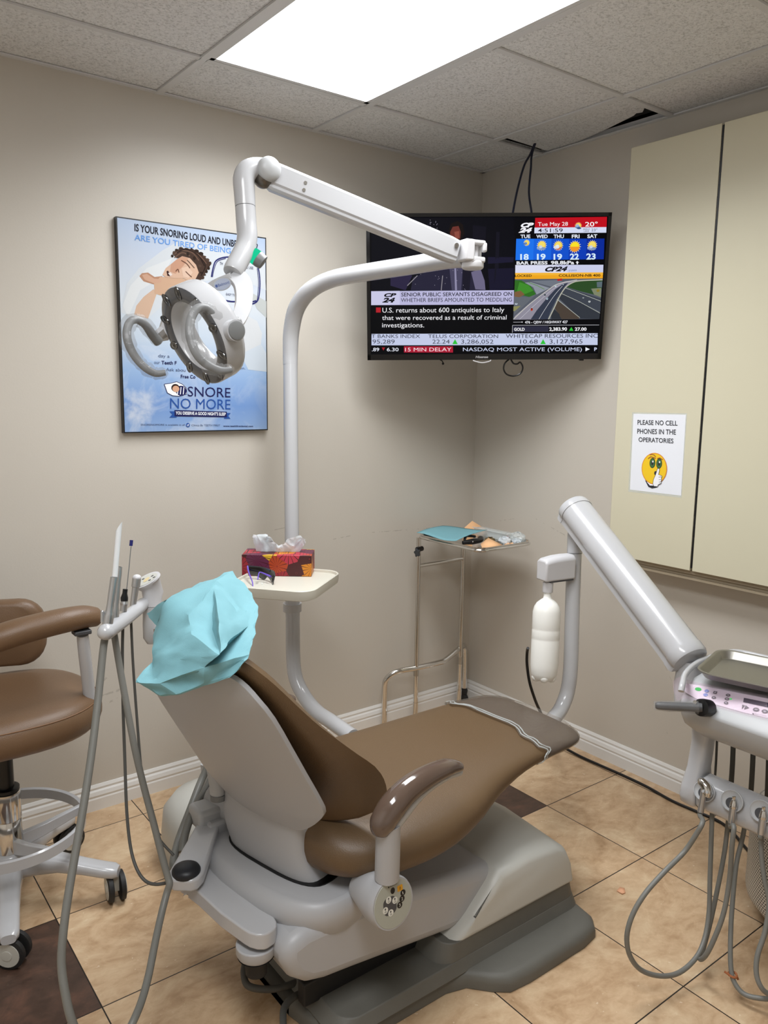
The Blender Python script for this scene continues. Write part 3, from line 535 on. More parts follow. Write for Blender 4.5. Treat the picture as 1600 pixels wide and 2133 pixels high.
lg = MB(); text(lg, 'Hisense', (-0.4350, -0.4415, 1.6306), (-0.3963, -0.4708, 1.6313), (-0.4362, -0.4424, 1.6396), bold=.02, shear=.15, off=TN * 0.0046); link('maker_lettering', lg, mat('silver_ink', '#b5b5b8', .4), bez)
sc = link('screen', MB().poly([TC + TXA * (a * (TWD / 2 - bz)) + TYA * (b_ * (THT / 2 - bz)) + TN * 0.0004 for a, b_ in ((-1, -1), (1, -1), (1, 1), (-1, 1))]), emit('screen_black', '#050508', 1.0), t)
ec = {}; EM = []
def ecol(h):
    if h not in ec: ec[h] = len(EM); EM.append(emit('screen_' + h, '#' + h, 1.0))
    return ec[h]
sm = MB(); e_ = 0.00065
def pg(pts, col, k): sm.poly(pts, ecol(col), to(k))
# news picture, left
pg([(-0.8097, -0.2572, 2.1326), (-0.3838, -0.5795, 2.1416), (-0.3512, -0.5535, 1.8821), (-0.7848, -0.2258, 1.8748)], '0a0a12', 0)
pg([(-0.7339, -0.2784, 1.9483), (-0.6660, -0.3261, 1.9314), (-0.6804, -0.3049, 1.8778), (-0.7281, -0.2722, 1.8940)], '2a2440', 1); pg([(-0.4467, -0.5047, 2.0009), (-0.3686, -0.5638, 2.0022), (-0.3686, -0.5604, 1.9843), (-0.4435, -0.5026, 1.9771)], '1b1930', 1); pg([(-0.4410, -0.5009, 1.9592), (-0.3630, -0.5605, 1.9635), (-0.3547, -0.5521, 1.8881), (-0.4254, -0.4977, 1.8820)], '17152a', 1)
for a in ([(-0.4338, -0.5317, 2.0896), (-0.4238, -0.5393, 2.0897), (-0.3997, -0.5168, 1.8812), (-0.4125, -0.5072, 1.8810)], [(-0.6419, -0.3800, 2.1152), (-0.6370, -0.3838, 2.1152), (-0.6100, -0.3581, 1.8790), (-0.6192, -0.3512, 1.8788)]): pg(a, '14131f', 1)
pg([(-0.5068, -0.4811, 2.1116), (-0.4661, -0.5107, 2.1065), (-0.4576, -0.4977, 2.0067), (-0.4929, -0.4710, 2.0061)], '12111c', 1)
pg([(-0.5765, -0.4244, 2.0901), (-0.5723, -0.4327, 2.1163), (-0.5535, -0.4486, 2.1254), (-0.5370, -0.4588, 2.1140), (-0.5279, -0.4594, 2.0821), (-0.5349, -0.4496, 2.0586), (-0.5707, -0.4237, 2.0638)], '17100f', 2); pg([(-0.5711, -0.4279, 2.0872), (-0.5658, -0.4353, 2.1048), (-0.5488, -0.4488, 2.1080), (-0.5397, -0.4517, 2.0878), (-0.5382, -0.4482, 2.0644), (-0.5548, -0.4343, 2.0571), (-0.5686, -0.4258, 2.0668)], '6a322b', 3); pg([(-0.5586, -0.4373, 2.0875), (-0.5450, -0.4482, 2.0906), (-0.5411, -0.4466, 2.0673), (-0.5528, -0.4366, 2.0612)], '8c4a3e', 4)
pg([(-0.6651, -0.3165, 1.8780), (-0.6628, -0.3274, 1.9254), (-0.6269, -0.3581, 1.9441), (-0.5597, -0.4147, 1.9752), (-0.4866, -0.4665, 1.9584), (-0.4530, -0.4872, 1.9349), (-0.4382, -0.4880, 1.8818)], '252337', 2); pg([(-0.4901, -0.4615, 1.9464), (-0.4638, -0.4837, 1.9588), (-0.4455, -0.4894, 1.9169), (-0.4384, -0.4882, 1.8837), (-0.4692, -0.4652, 1.8850)], '6b6683', 3); pg([(-0.5582, -0.4135, 1.9632), (-0.5177, -0.4441, 1.9639), (-0.5121, -0.4321, 1.8806), (-0.5402, -0.4109, 1.8801)], '46435c', 3); pg([(-0.5170, -0.4435, 1.9579), (-0.4917, -0.4626, 1.9583), (-0.4866, -0.4514, 1.8810), (-0.5070, -0.4360, 1.8807)], '191725', 4)
pg([(-0.5426, -0.4247, 1.9605), (-0.5380, -0.4288, 1.9636), (-0.5244, -0.4229, 1.8804), (-0.5305, -0.4182, 1.8803)], '8c88a6', 4)
for (a, b_) in (((-0.6772, -0.3106, 1.8949), (-0.6508, -0.3376, 1.9316)), ((-0.5747, -0.3952, 1.9329), (-0.5723, -0.3866, 1.8796))): stroke(sm, [a, b_], 0.003, TN, ecol('8d8890'), to(5))
random.seed(11)
for k_ in range(26):
    q = V((-0.6008, -0.3766, 1.9385)) + TXA * random.uniform(-.09, .12) - TYA * random.uniform(-.06, .06); disc(sm, q, .0009, .0014, TXA, TYA, ecol('a9a4b8'), to(6), 6)
for k_ in range(14):
    q = V((-0.6238, -0.3926, 2.1097)) + TXA * random.uniform(-.015, .015) - TYA * random.uniform(-.02, .02); disc(sm, q, .0009, .0014, TXA, TYA, ecol('a9a4b8'), to(6), 6)
# lower third
pg([(-0.7846, -0.2255, 1.8730), (-0.3515, -0.5536, 1.8839), (-0.3450, -0.5484, 1.8319), (-0.7795, -0.2195, 1.8222)], 'b9b7da', 2); pg([(-0.7846, -0.2255, 1.8730), (-0.6981, -0.2912, 1.8757), (-0.6926, -0.2856, 1.8255), (-0.7795, -0.2195, 1.8222)], 'c9c9e6', 3)
def tt(s_, bl, br, tl, col, k=6, bold=.0, shear=.0): text(sm, s_, bl, br, tl, ecol(col), bold, shear, to(k))
tt('CP', (-0.7432, -0.2529, 1.8535), (-0.7059, -0.2811, 1.8542), (-0.7446, -0.2544, 1.8664), '0b0b10', bold=.05, shear=.3); tt('24', (-0.7473, -0.2459, 1.8332), (-0.7073, -0.2761, 1.8339), (-0.7490, -0.2478, 1.8498), '0b0b10', bold=.05, shear=.3)
tt('SENIOR PUBLIC SERVANTS DISAGREED ON', (-0.6913, -0.2924, 1.8556), (-0.3547, -0.5473, 1.8637), (-0.6928, -0.2940, 1.8697), '15151f', bold=.01); tt('WHETHER BRIEFS AMOUNTED TO MEDDLING', (-0.6901, -0.2894, 1.8354), (-0.3523, -0.5451, 1.8429), (-0.6917, -0.2910, 1.8501), '15151f', bold=.01)
pg([(-0.7638, -0.2297, 1.8139), (-0.7494, -0.2406, 1.8141), (-0.7475, -0.2384, 1.7956), (-0.7619, -0.2275, 1.7954)], 'b3202a', 2)
tt('U.S. returns about 600 antiquities to Italy', (-0.7423, -0.2423, 1.7957), (-0.3703, -0.5239, 1.8037), (-0.7443, -0.2445, 1.8142), 'f2f2f6'); tt('that were recovered as a result of criminal', (-0.7405, -0.2384, 1.7684), (-0.3593, -0.5269, 1.7765), (-0.7423, -0.2404, 1.7858), 'f2f2f6'); tt('investigations.', (-0.7377, -0.2352, 1.7409), (-0.6085, -0.3328, 1.7431), (-0.7396, -0.2373, 1.7590), 'f2f2f6')
# tickers
pg([(-0.7678, -0.2077, 1.7160), (-0.0704, -0.7353, 1.7300), (-0.0634, -0.7320, 1.6858), (-0.7635, -0.2026, 1.6731)], 'c3cbe6', 2)
tt('T BANKS INDEX', (-0.7663, -0.2059, 1.7009), (-0.6163, -0.3192, 1.7033), (-0.7677, -0.2075, 1.7147), '2b2d3c', bold=.0); tt('TELUS CORPORATION', (-0.5914, -0.3380, 1.7038), (-0.3754, -0.5013, 1.7073), (-0.5930, -0.3395, 1.7176), '2b2d3c'); tt('WHITECAP RESOURCES INC', (-0.3516, -0.5193, 1.7077), (-0.0681, -0.7338, 1.7136), (-0.3537, -0.5207, 1.7228), '2b2d3c')
tt('95,289', (-0.7610, -0.2057, 1.6795), (-0.6924, -0.2575, 1.6806), (-0.7627, -0.2076, 1.6959), '3b3d4d'); tt('22.24', (-0.5759, -0.3456, 1.6825), (-0.5223, -0.3861, 1.6834), (-0.5778, -0.3473, 1.6989), '3b3d4d'); tt('3,286,052', (-0.4869, -0.4128, 1.6840), (-0.3870, -0.4884, 1.6856), (-0.4890, -0.4145, 1.7004), '3b3d4d'); tt('10.68', (-0.3043, -0.5509, 1.6870), (-0.2496, -0.5922, 1.6879), (-0.3067, -0.5523, 1.7034), '3b3d4d'); tt('3,127,965', (-0.2132, -0.6198, 1.6885), (-0.1112, -0.6969, 1.6908), (-0.2158, -0.6211, 1.7055), '3b3d4d')
pg([(-0.5137, -0.3922, 1.6816), (-0.5078, -0.4004, 1.7007), (-0.4971, -0.4048, 1.6819)], '2fc23a', 4); pg([(-0.2415, -0.5980, 1.6861), (-0.2356, -0.6062, 1.7052), (-0.2243, -0.6110, 1.6864)], '2fc23a', 4)
tt('.89', (-0.7602, -0.2007, 1.6509), (-0.7373, -0.2180, 1.6512), (-0.7616, -0.2024, 1.6648), 'e6e9f5', bold=.01); tt('6.30', (-0.7138, -0.2358, 1.6516), (-0.6773, -0.2634, 1.6522), (-0.7153, -0.2374, 1.6656), 'e6e9f5', bold=.01); pg([(-0.7309, -0.2256, 1.6654), (-0.7205, -0.2335, 1.6655), (-0.7245, -0.2282, 1.6540)], 'a31f28', 4)
pg([(-0.6626, -0.2780, 1.6709), (-0.5106, -0.3930, 1.6734), (-0.5077, -0.3906, 1.6499), (-0.6600, -0.2754, 1.6474)], 'a81c34', 2); tt('15 MIN DELAY', (-0.6569, -0.2787, 1.6519), (-0.5135, -0.3872, 1.6549), (-0.6585, -0.2803, 1.6665), 'f6dfe6', bold=.025); tt('NASDAQ MOST ACTIVE (VOLUME)', (-0.4775, -0.4144, 1.6555), (-0.1086, -0.6934, 1.6622), (-0.4794, -0.4158, 1.6701), 'cfd6ef', bold=.015); pg([(-0.0995, -0.7031, 1.6770), (-0.0847, -0.7128, 1.6696), (-0.0970, -0.7020, 1.6617)], 'e9ecf6', 4); tt('P', (-0.0701, -0.7226, 1.6635), (-0.0617, -0.7289, 1.6636), (-0.0723, -0.7235, 1.6768), 'cfd6ef', bold=.02)
# right column
pg([(-0.3255, -0.6230, 2.1398), (-0.1138, -0.7837, 2.1470), (-0.1091, -0.7804, 2.1116), (-0.3220, -0.6191, 2.1064)], 'bd0f1e', 2); pg([(-0.3228, -0.6185, 2.1061), (-0.1095, -0.7801, 2.1120), (-0.1067, -0.7784, 2.0923), (-0.3202, -0.6166, 2.0864)], 'd5dcf3', 2)
tt('CP', (-0.3641, -0.5875, 2.1068), (-0.3263, -0.6163, 2.1083), (-0.3647, -0.5899, 2.1216), 'f4f4fa', bold=.06, shear=.3); tt('24', (-0.3680, -0.5811, 2.0888), (-0.3278, -0.6116, 2.0900), (-0.3693, -0.5832, 2.1044), 'f4f4fa', bold=.06, shear=.3)
tt('Tue May 28', (-0.3134, -0.6266, 2.1118), (-0.2249, -0.6938, 2.1146), (-0.3155, -0.6277, 2.1254), 'f8f8fb', bold=.025); tt('4:51:59', (-0.3101, -0.6249, 2.0898), (-0.2366, -0.6806, 2.0918), (-0.3122, -0.6260, 2.1035), '14141c', bold=.005); tt('20°', (-0.1731, -0.7324, 2.1128), (-0.1360, -0.7606, 2.1139), (-0.1758, -0.7335, 2.1287), 'f8f8fb', bold=.01)
tt('FEELS', (-0.1764, -0.7276, 2.1003), (-0.1580, -0.7415, 2.1011), (-0.1773, -0.7280, 2.1061), '3c3c4a'); tt('LIKE', (-0.1737, -0.7283, 2.0935), (-0.1588, -0.7396, 2.0942), (-0.1746, -0.7287, 2.0992), '3c3c4a'); tt('23°', (-0.1517, -0.7453, 2.0962), (-0.1341, -0.7587, 2.0969), (-0.1533, -0.7460, 2.1058), '3c4152')
for i_, col in enumerate(('1d72ea', '1763de', '114fca', '0c3cb4', '092a96')):
    x0, x1 = 112 + i_ * 264, 112 + (i_ + 1) * 264 + (16 if i_ == 4 else 0)
    A, B, C_, D = V((-0.3712, -0.5743, 2.0665)), V((-0.1085, -0.7731, 2.0716)), V((-0.0981, -0.7668, 1.9990)), V((-0.3627, -0.5661, 1.9915))
    f0, f1 = i_ / 5, (i_ + 1) / 5
    sm.poly([A.lerp(B, f0), A.lerp(B, f1), D.lerp(C_, f1), D.lerp(C_, f0)], ecol(col), to(2))
for s_, bl, br, tl in (('TUE', (-0.3590, -0.5840, 2.0692), (-0.3298, -0.6062, 2.0702), (-0.3608, -0.5850, 2.0812)), ('WED', (-0.3120, -0.6196, 2.0700), (-0.2781, -0.6453, 2.0710), (-0.3138, -0.6205, 2.0819)), ('THU', (-0.2603, -0.6587, 2.0709), (-0.2299, -0.6818, 2.0719), (-0.2622, -0.6596, 2.0833)), ('FRI', (-0.2064, -0.6994, 2.0718), (-0.1832, -0.7170, 2.0726), (-0.2084, -0.7003, 2.0842)), ('SAT', (-0.1600, -0.7346, 2.0730), (-0.1306, -0.7569, 2.0740), (-0.1621, -0.7354, 2.0854))): tt(s_, bl, br, tl, 'e6ebf6', bold=.03)
for s_, bl, br, tl in (('18', (-0.3487, -0.5770, 1.9932), (-0.3234, -0.5963, 1.9941), (-0.3517, -0.5787, 2.0135)), ('19', (-0.2986, -0.6150, 1.9945), (-0.2727, -0.6347, 1.9954), (-0.3017, -0.6166, 2.0150)), ('19', (-0.2488, -0.6526, 1.9953), (-0.2231, -0.6721, 1.9962), (-0.2521, -0.6542, 2.0158)), ('22', (-0.1997, -0.6898, 1.9966), (-0.1729, -0.7102, 1.9975), (-0.2031, -0.6913, 2.0176)), ('23', (-0.1506, -0.7270, 1.9979), (-0.1226, -0.7483, 1.9988), (-0.1541, -0.7285, 2.0189))): tt(s_, bl, br, tl, 'd5ecfb', bold=.035)
def sun(c, r, cloud, small=1.0, warm=False, red=False):
    c = V(c); r *= small
    for k_ in range(16):
        a = 2 * math.pi * k_ / 16; e1 = c + TXA * (r * 1.32 * math.cos(a)) + TYA * (r * 1.32 * math.sin(a)); w_ = r * .1
        tx_ = (-TXA * math.sin(a) + TYA * math.cos(a)) * w_; e0 = c + (e1 - c) * .78
        sm.poly([e0 - tx_, e0 + tx_, e1], ecol('f6f0b8'), to(4))
    disc(sm, c, r, r, TXA, TYA, ecol('f2c41f'), to(5)); disc(sm, c + TYA * r * .12, r * .8, r * .8, TXA, TYA, ecol('f7e02a' if not cloud else 'f3dc6a'), to(6))
    if warm: sm.poly([c + TXA * (r * math.cos(a)) + TYA * (r * math.sin(a)) for a in [math.pi + math.pi * k_ / 12 for k_ in range(13)]], ecol('f0982a'), to(7))
    if red: sm.poly([c + TXA * (r * math.cos(a)) + TYA * (r * math.sin(a)) for a in [math.pi * 1.1 + math.pi * .8 * k_ / 12 for k_ in range(13)]], ecol('d97a4a'), to(7))
    for (dx, dy, rx, ry, col) in cloud:
        disc(sm, c + TXA * (dx * r) + TYA * (dy * r), rx * r, ry * r, TXA, TYA, ecol(col), to(8 + 0.5 * cloud.index((dx, dy, rx, ry, col))))
CL = [(-.35, -.55, .55, .5, '8fa5c6'), (.3, -.75, .7, .35, '7f97bd'), (-.7, -.7, .5, .3, '8fa5c6'), (-.25, -.35, .4, .35, 'c9d3e3')]
sun((-0.3381, -0.5967, 2.0532), .0095, [(-.6, -.35, .8, .4, '4c74b4'), (-.4, -.1, .5, .35, '6f8fc4')])
sun((-0.2918, -0.6299, 2.0447), .0150, CL); sun((-0.2423, -0.6671, 2.0444), .0150, [(-.45, -.35, .75, .38, 'd4dbe8'), (-.2, -.1, .4, .35, 'e3e7ee')], red=True); sun((-0.1924, -0.7041, 2.0417), .0180, [], warm=True); sun((-0.1411, -0.7438, 2.0472), .0150, CL)
sun((-0.1940, -0.7170, 2.1142), .0105, [(-.2, -.4, .9, .45, '6f8fc0'), (.3, -.75, .8, .35, '37507f'), (-.3, .1, .6, .45, '9db3d6')])
tt('BAR PRESS', (-0.3573, -0.5672, 1.9761), (-0.2643, -0.6377, 1.9786), (-0.3590, -0.5682, 1.9874), 'eef0f6', bold=.03); tt('98.8kPa', (-0.2541, -0.6453, 1.9783), (-0.1844, -0.6982, 1.9804), (-0.2560, -0.6462, 1.9905), 'eef0f6', bold=.03); pg([(-0.1809, -0.7019, 1.9857), (-0.1767, -0.7062, 1.9918), (-0.1705, -0.7097, 1.9858), (-0.1737, -0.7073, 1.9858), (-0.1728, -0.7069, 1.9802), (-0.1768, -0.7039, 1.9801), (-0.1777, -0.7043, 1.9857)], 'eef0f6', 5)
pg([(-0.3606, -0.5643, 1.9742), (-0.0958, -0.7647, 1.9796), (-0.0918, -0.7623, 1.9518), (-0.3569, -0.5616, 1.9460)], 'c9cdea', 2); pg([(-0.3606, -0.5643, 1.9742), (-0.2411, -0.6548, 1.9767), (-0.1969, -0.6827, 1.9491), (-0.3569, -0.5616, 1.9460)], 'dadcf1', 3)
tt('CP24', (-0.2684, -0.6297, 1.9531), (-0.2009, -0.6810, 1.9557), (-0.2694, -0.6320, 1.9691), '0e0e16', bold=.05, shear=.3); tt('.com', (-0.2001, -0.6813, 1.9543), (-0.1735, -0.7015, 1.9552), (-0.2007, -0.6826, 1.9632), '5b74a6', shear=.2)
pg([(-0.3571, -0.5615, 1.9460), (-0.0921, -0.7622, 1.9525), (-0.0894, -0.7601, 1.9308), (-0.3545, -0.5591, 1.9237)], 'eda51f', 2); pg([(-0.3571, -0.5615, 1.9460), (-0.0921, -0.7622, 1.9525), (-0.0908, -0.7615, 1.9438), (-0.3558, -0.5607, 1.9370)], 'f2b434', 3)
tt('LOCKED', (-0.3557, -0.5598, 1.9318), (-0.3053, -0.5980, 1.9331), (-0.3569, -0.5605, 1.9403), '1b1408', bold=.02); tt('COLLISION-NB 400', (-0.2235, -0.6598, 1.9345), (-0.0981, -0.7548, 1.9375), (-0.2250, -0.6605, 1.9439), '1b1408', bold=.02)
# traffic camera picture
hw = [(-0.3545, -0.5591, 1.9237), (-0.0894, -0.7601, 1.9308), (-0.0753, -0.7419, 1.7828), (-0.3386, -0.5424, 1.7760)]; pg(hw, '565b66', 2)
pg([(-0.3544, -0.5585, 1.9204), (-0.3343, -0.5735, 1.9196), (-0.3033, -0.5930, 1.8998), (-0.2830, -0.6028, 1.8714), (-0.2972, -0.5897, 1.8592), (-0.3244, -0.5705, 1.8659), (-0.3481, -0.5531, 1.8680)], '2f6a22', 3); pg([(-0.3394, -0.5685, 1.9135), (-0.3097, -0.5887, 1.9021), (-0.2928, -0.5977, 1.8833), (-0.3151, -0.5785, 1.8709), (-0.3422, -0.5594, 1.8776)], '3f8a2c', 4); pg([(-0.3490, -0.5543, 1.8775), (-0.3309, -0.5689, 1.8826), (-0.3167, -0.5768, 1.8685), (-0.3314, -0.5639, 1.8586), (-0.3470, -0.5525, 1.8608)], '7a5a3c', 5)
pg([(-0.3231, -0.5804, 1.9114), (-0.3054, -0.5942, 1.9141), (-0.2442, -0.6363, 1.8936), (-0.2624, -0.6203, 1.8814), (-0.2806, -0.6041, 1.8691), (-0.2946, -0.5987, 1.8952)], '8b919c', 3); stroke(sm, [(-0.3113, -0.5896, 1.9128), (-0.2857, -0.6068, 1.9025), (-0.2594, -0.6239, 1.8886)], .0022, TN, ecol('5f8a4a'), to(5))
pg([(-0.3060, -0.5945, 1.9177), (-0.2286, -0.6537, 1.9225), (-0.2079, -0.6684, 1.9181), (-0.2409, -0.6397, 1.8985)], '6f7580', 3)
pg([(-0.1911, -0.6801, 1.9136), (-0.1605, -0.7049, 1.9225), (-0.0892, -0.7591, 1.9248), (-0.0860, -0.7549, 1.8915), (-0.1195, -0.7301, 1.8933), (-0.1059, -0.7362, 1.8720), (-0.1500, -0.7052, 1.8832), (-0.1968, -0.6730, 1.8992)], '2c4a26', 3); pg([(-0.1175, -0.7316, 1.8934), (-0.0879, -0.7545, 1.8963), (-0.0831, -0.7515, 1.8627), (-0.1059, -0.7362, 1.8720)], '7d8468', 4); disc(sm, (-0.0963, -0.7463, 1.8865), .006, .005, TXA, TYA, ecol('8a7a2c'), to(5)); pg([(-0.1055, -0.7453, 1.9174), (-0.0891, -0.7582, 1.9201), (-0.0863, -0.7562, 1.8987), (-0.1013, -0.7448, 1.8984)], '5a6a70', 4)
pg([(-0.3482, -0.5521, 1.8631), (-0.3033, -0.5851, 1.8591), (-0.2810, -0.6043, 1.8715), (-0.3380, -0.5461, 1.7931)], '62676f', 3); pg([(-0.3446, -0.5473, 1.8246), (-0.3228, -0.5643, 1.8274), (-0.3381, -0.5489, 1.8077), (-0.3426, -0.5455, 1.8076)], '8b8a5a', 4)
pg([(-0.1965, -0.6729, 1.8968), (-0.0823, -0.7512, 1.8579), (-0.0761, -0.7465, 1.8096), (-0.2135, -0.6563, 1.8774)], '3e434d', 3); pg([(-0.2148, -0.6520, 1.8605), (-0.2054, -0.6624, 1.8775), (-0.0762, -0.7454, 1.8047), (-0.0745, -0.7425, 1.7828), (-0.1335, -0.6981, 1.7830)], '33373f', 4); pg([(-0.2188, -0.6414, 1.8218), (-0.2129, -0.6511, 1.8485), (-0.1361, -0.6969, 1.7867), (-0.1373, -0.6950, 1.7817), (-0.1900, -0.6551, 1.7804)], '4a4038', 4); pg([(-0.2247, -0.6318, 1.7950), (-0.2205, -0.6397, 1.8194), (-0.1819, -0.6612, 1.7805), (-0.2224, -0.6306, 1.7799)], '2e3138', 4)
for a in ([(-0.2071, -0.6607, 1.8751), (-0.1413, -0.7038, 1.8425), (-0.0762, -0.7454, 1.8047)], [(-0.1961, -0.6727, 1.8944), (-0.1380, -0.7119, 1.8714), (-0.0813, -0.7501, 1.8483)], [(-0.2157, -0.6499, 1.8533), (-0.1760, -0.6733, 1.8201), (-0.1351, -0.6976, 1.7867)]): stroke(sm, a, .0016, TN, ecol('b9bdb4'), to(6))
pg([(-0.3386, -0.5424, 1.7760), (-0.3347, -0.5482, 1.7907), (-0.2943, -0.5881, 1.8399), (-0.2474, -0.6330, 1.8888), (-0.2264, -0.6526, 1.9083), (-0.2001, -0.6745, 1.9194), (-0.1668, -0.7005, 1.9240), (-0.0897, -0.7593, 1.9277), (-0.0891, -0.7590, 1.9244), (-0.1562, -0.7078, 1.9209), (-0.1867, -0.6830, 1.9113), (-0.2021, -0.6682, 1.8943), (-0.2152, -0.6522, 1.8629), (-0.2278, -0.6333, 1.8144), (-0.2334, -0.6221, 1.7789)], '8d8a98', 7)
pg([(-0.2851, -0.5831, 1.7781), (-0.2718, -0.5995, 1.8112), (-0.2499, -0.6241, 1.8527), (-0.2274, -0.6481, 1.8891), (-0.2064, -0.6677, 1.9086), (-0.1911, -0.6801, 1.9136), (-0.2021, -0.6682, 1.8943), (-0.2152, -0.6522, 1.8629), (-0.2278, -0.6333, 1.8144), (-0.2334, -0.6221, 1.7789)], '343a4a', 8)
stroke(sm, [(-0.3380, -0.5433, 1.7784), (-0.2940, -0.5879, 1.8375), (-0.2472, -0.6329, 1.8876), (-0.2224, -0.6556, 1.9083), (-0.1668, -0.7005, 1.9240)], .0028, TN, ecol('c4c2bc'), to(9), n=6); stroke(sm, [(-0.2305, -0.6245, 1.7797), (-0.2192, -0.6416, 1.8242), (-0.2108, -0.6550, 1.8606), (-0.1981, -0.6712, 1.8944), (-0.1791, -0.6892, 1.9138), (-0.1543, -0.7094, 1.9214), (-0.0894, -0.7592, 1.9260)], .004, TN, ecol('b5b4a6'), to(9), n=6)
stroke(sm, [(-0.2599, -0.6023, 1.7792), (-0.2450, -0.6216, 1.8214), (-0.2260, -0.6449, 1.8676), (-0.2072, -0.6657, 1.9014)], .0012, TN, ecol('e6e6ea'), to(9), n=5); stroke(sm, [(-0.3195, -0.5570, 1.7775), (-0.2792, -0.5982, 1.8329), (-0.2387, -0.6386, 1.8842), (-0.2140, -0.6615, 1.9061)], .0010, TN, ecol('d0cfd8'), to(9), n=5)
def vehicle(c, sx_, sy_, col, top):
    c = V(c); disc(sm, c, sx_, sy_, TXA, TYA, ecol(col), to(11), 12); disc(sm, c + TYA * sy_ * .35, sx_ * .6, sy_ * .5, TXA, TYA, ecol(top), to(12), 12)
vehicle((-0.2875, -0.5883, 1.8146), .0048, .0056, 'b5412e', '5a1f1a'); vehicle((-0.2466, -0.6270, 1.8552), .0036, .0046, 'c2d3df', '4a6270'); vehicle((-0.2553, -0.6230, 1.8683), .0036, .0032, '3a4a4c', '1c2426'); vehicle((-0.2280, -0.6499, 1.9011), .0032, .0032, 'd6e6ee', '6a8a98'); vehicle((-0.2057, -0.6679, 1.9067), .002, .0018, 'd6e6ee', '6a8a98'); vehicle((-0.1161, -0.7236, 1.8465), .0044, .0036, 'd6dadb', '70777c'); vehicle((-0.1371, -0.7104, 1.8599), .003, .0022, 'b9bfc2', '5a6066'); vehicle((-0.3379, -0.5542, 1.8344), .0052, .0032, 'cfd9e2', '5b6a78'); pg([(-0.2272, -0.6554, 1.9261), (-0.2136, -0.6662, 1.9287), (-0.2104, -0.6672, 1.9216), (-0.2251, -0.6557, 1.9190)], 'b0242e', 10)
stroke(sm, [(-0.3371, -0.5417, 1.7667), (-0.3100, -0.5623, 1.7676)], .0016, TN, ecol('b9b9c0'), to(5)); disc(sm, (-0.3100, -0.5623, 1.7676), .0022, .0022, TXA, TYA, ecol('e6e6ea'), to(6), 12)
tt('476 - QEW / HIGHWAY 427', (-0.3004, -0.5684, 1.7624), (-0.1694, -0.6678, 1.7660), (-0.3019, -0.5693, 1.7722), 'e6e6ec', bold=.02)
stroke(sm, [(-0.3376, -0.5390, 1.7551), (-0.0716, -0.7404, 1.7608)], .0014, TN, ecol('c9c9d2'), to(5)); stroke(sm, [(-0.3376, -0.5390, 1.7551), (-0.3341, -0.5363, 1.7275)], .0014, TN, ecol('c9c9d2'), to(5))
pg([(-0.3349, -0.5403, 1.7513), (-0.2264, -0.6225, 1.7538), (-0.2232, -0.6209, 1.7331), (-0.3330, -0.5378, 1.7307)], '2c2c3e', 3); tt('GOLD', (-0.3300, -0.5409, 1.7351), (-0.2974, -0.5656, 1.7357), (-0.3316, -0.5419, 1.7464), 'f0f0f4', bold=.03); tt('2,383.90', (-0.2217, -0.6227, 1.7369), (-0.1669, -0.6643, 1.7384), (-0.2237, -0.6237, 1.7494), 'f0f0f4', bold=.03); tt('27.00', (-0.1431, -0.6823, 1.7388), (-0.1068, -0.7097, 1.7394), (-0.1450, -0.6832, 1.7507), 'f0f0f4', bold=.03); pg([(-0.1606, -0.6689, 1.7379), (-0.1556, -0.6754, 1.7518), (-0.1471, -0.6791, 1.7381)], '2fc23a', 5)
pg([(-0.3887, -0.5757, 2.1415), (-0.3277, -0.6220, 2.1431), (-0.3220, -0.6151, 2.0856), (-0.3797, -0.5704, 2.0788)], '07070d', 1)
link('news_picture', sm, EM, sc)
wl = MB(); q = V((-0.4134, -0.4561, 1.6220)); stroke(wl, [(-0.4422, -0.4344, 1.6215), (-0.4257, -0.4457, 1.6160), (-0.4096, -0.4573, 1.6137), (-0.3895, -0.4737, 1.6198), (-0.3870, -0.4765, 1.6250)], .004, TN, 0, TN * .004, n=4); link('badge', wl, WPLAS, t)
b = MB(); b.box(V((-0.1032, -0.6911, 1.6296)) - TN * .01, (.016, .008, .02), ax=AX); link('foot_stub', b, BLACK, t)
b = MB().tube([V((-0.5500, -0.3536, 1.6236)) - TN * .03, V((-0.5358, -0.3626, 1.6149)) - TN * .02, V((-0.5303, -0.3647, 1.6047)) - TN * .02], .0022).sphere(V((-0.5319, -0.3635, 1.6046)) - TN * .02, .005); link('dangling_clip', b, BLACK, t)
# bracket to the corner
b = MB(); bc = TC - TN * .06
b.box(bc, (.3, .22, .012), ax=AX); b.tube([bc, V((-0.16, -0.16, 1.9)), V((-0.012, -0.012, 1.9))], .02); b.box((-.03, -.03, 1.9), (.05, .05, .2))
link('wall_bracket', b, BLACK, t)
lp = [V((-0.3272, -0.5215, 1.6247)) - TN * .02, V((-0.3392, -0.5096, 1.6097)) - TN * .012, V((-0.3397, -0.5048, 1.5871)) - TN * .01, V((-0.3270, -0.5107, 1.5679)) - TN * .01, V((-0.3050, -0.5260, 1.5618)) - TN * .01, V((-0.2853, -0.5428, 1.5718)) - TN * .01, V((-0.2807, -0.5506, 1.5945)) - TN * .01, V((-0.2916, -0.5464, 1.6150)) - TN * .01, V((-0.2996, -0.5391, 1.6084)) - TN * .012, V((-0.3119, -0.5302, 1.6102)) - TN * .014, V((-0.3221, -0.5256, 1.6261)) - TN * .02]
link('looped_cord', MB().tube(lp, .0032, n=5, seg=8), BLACK, t)
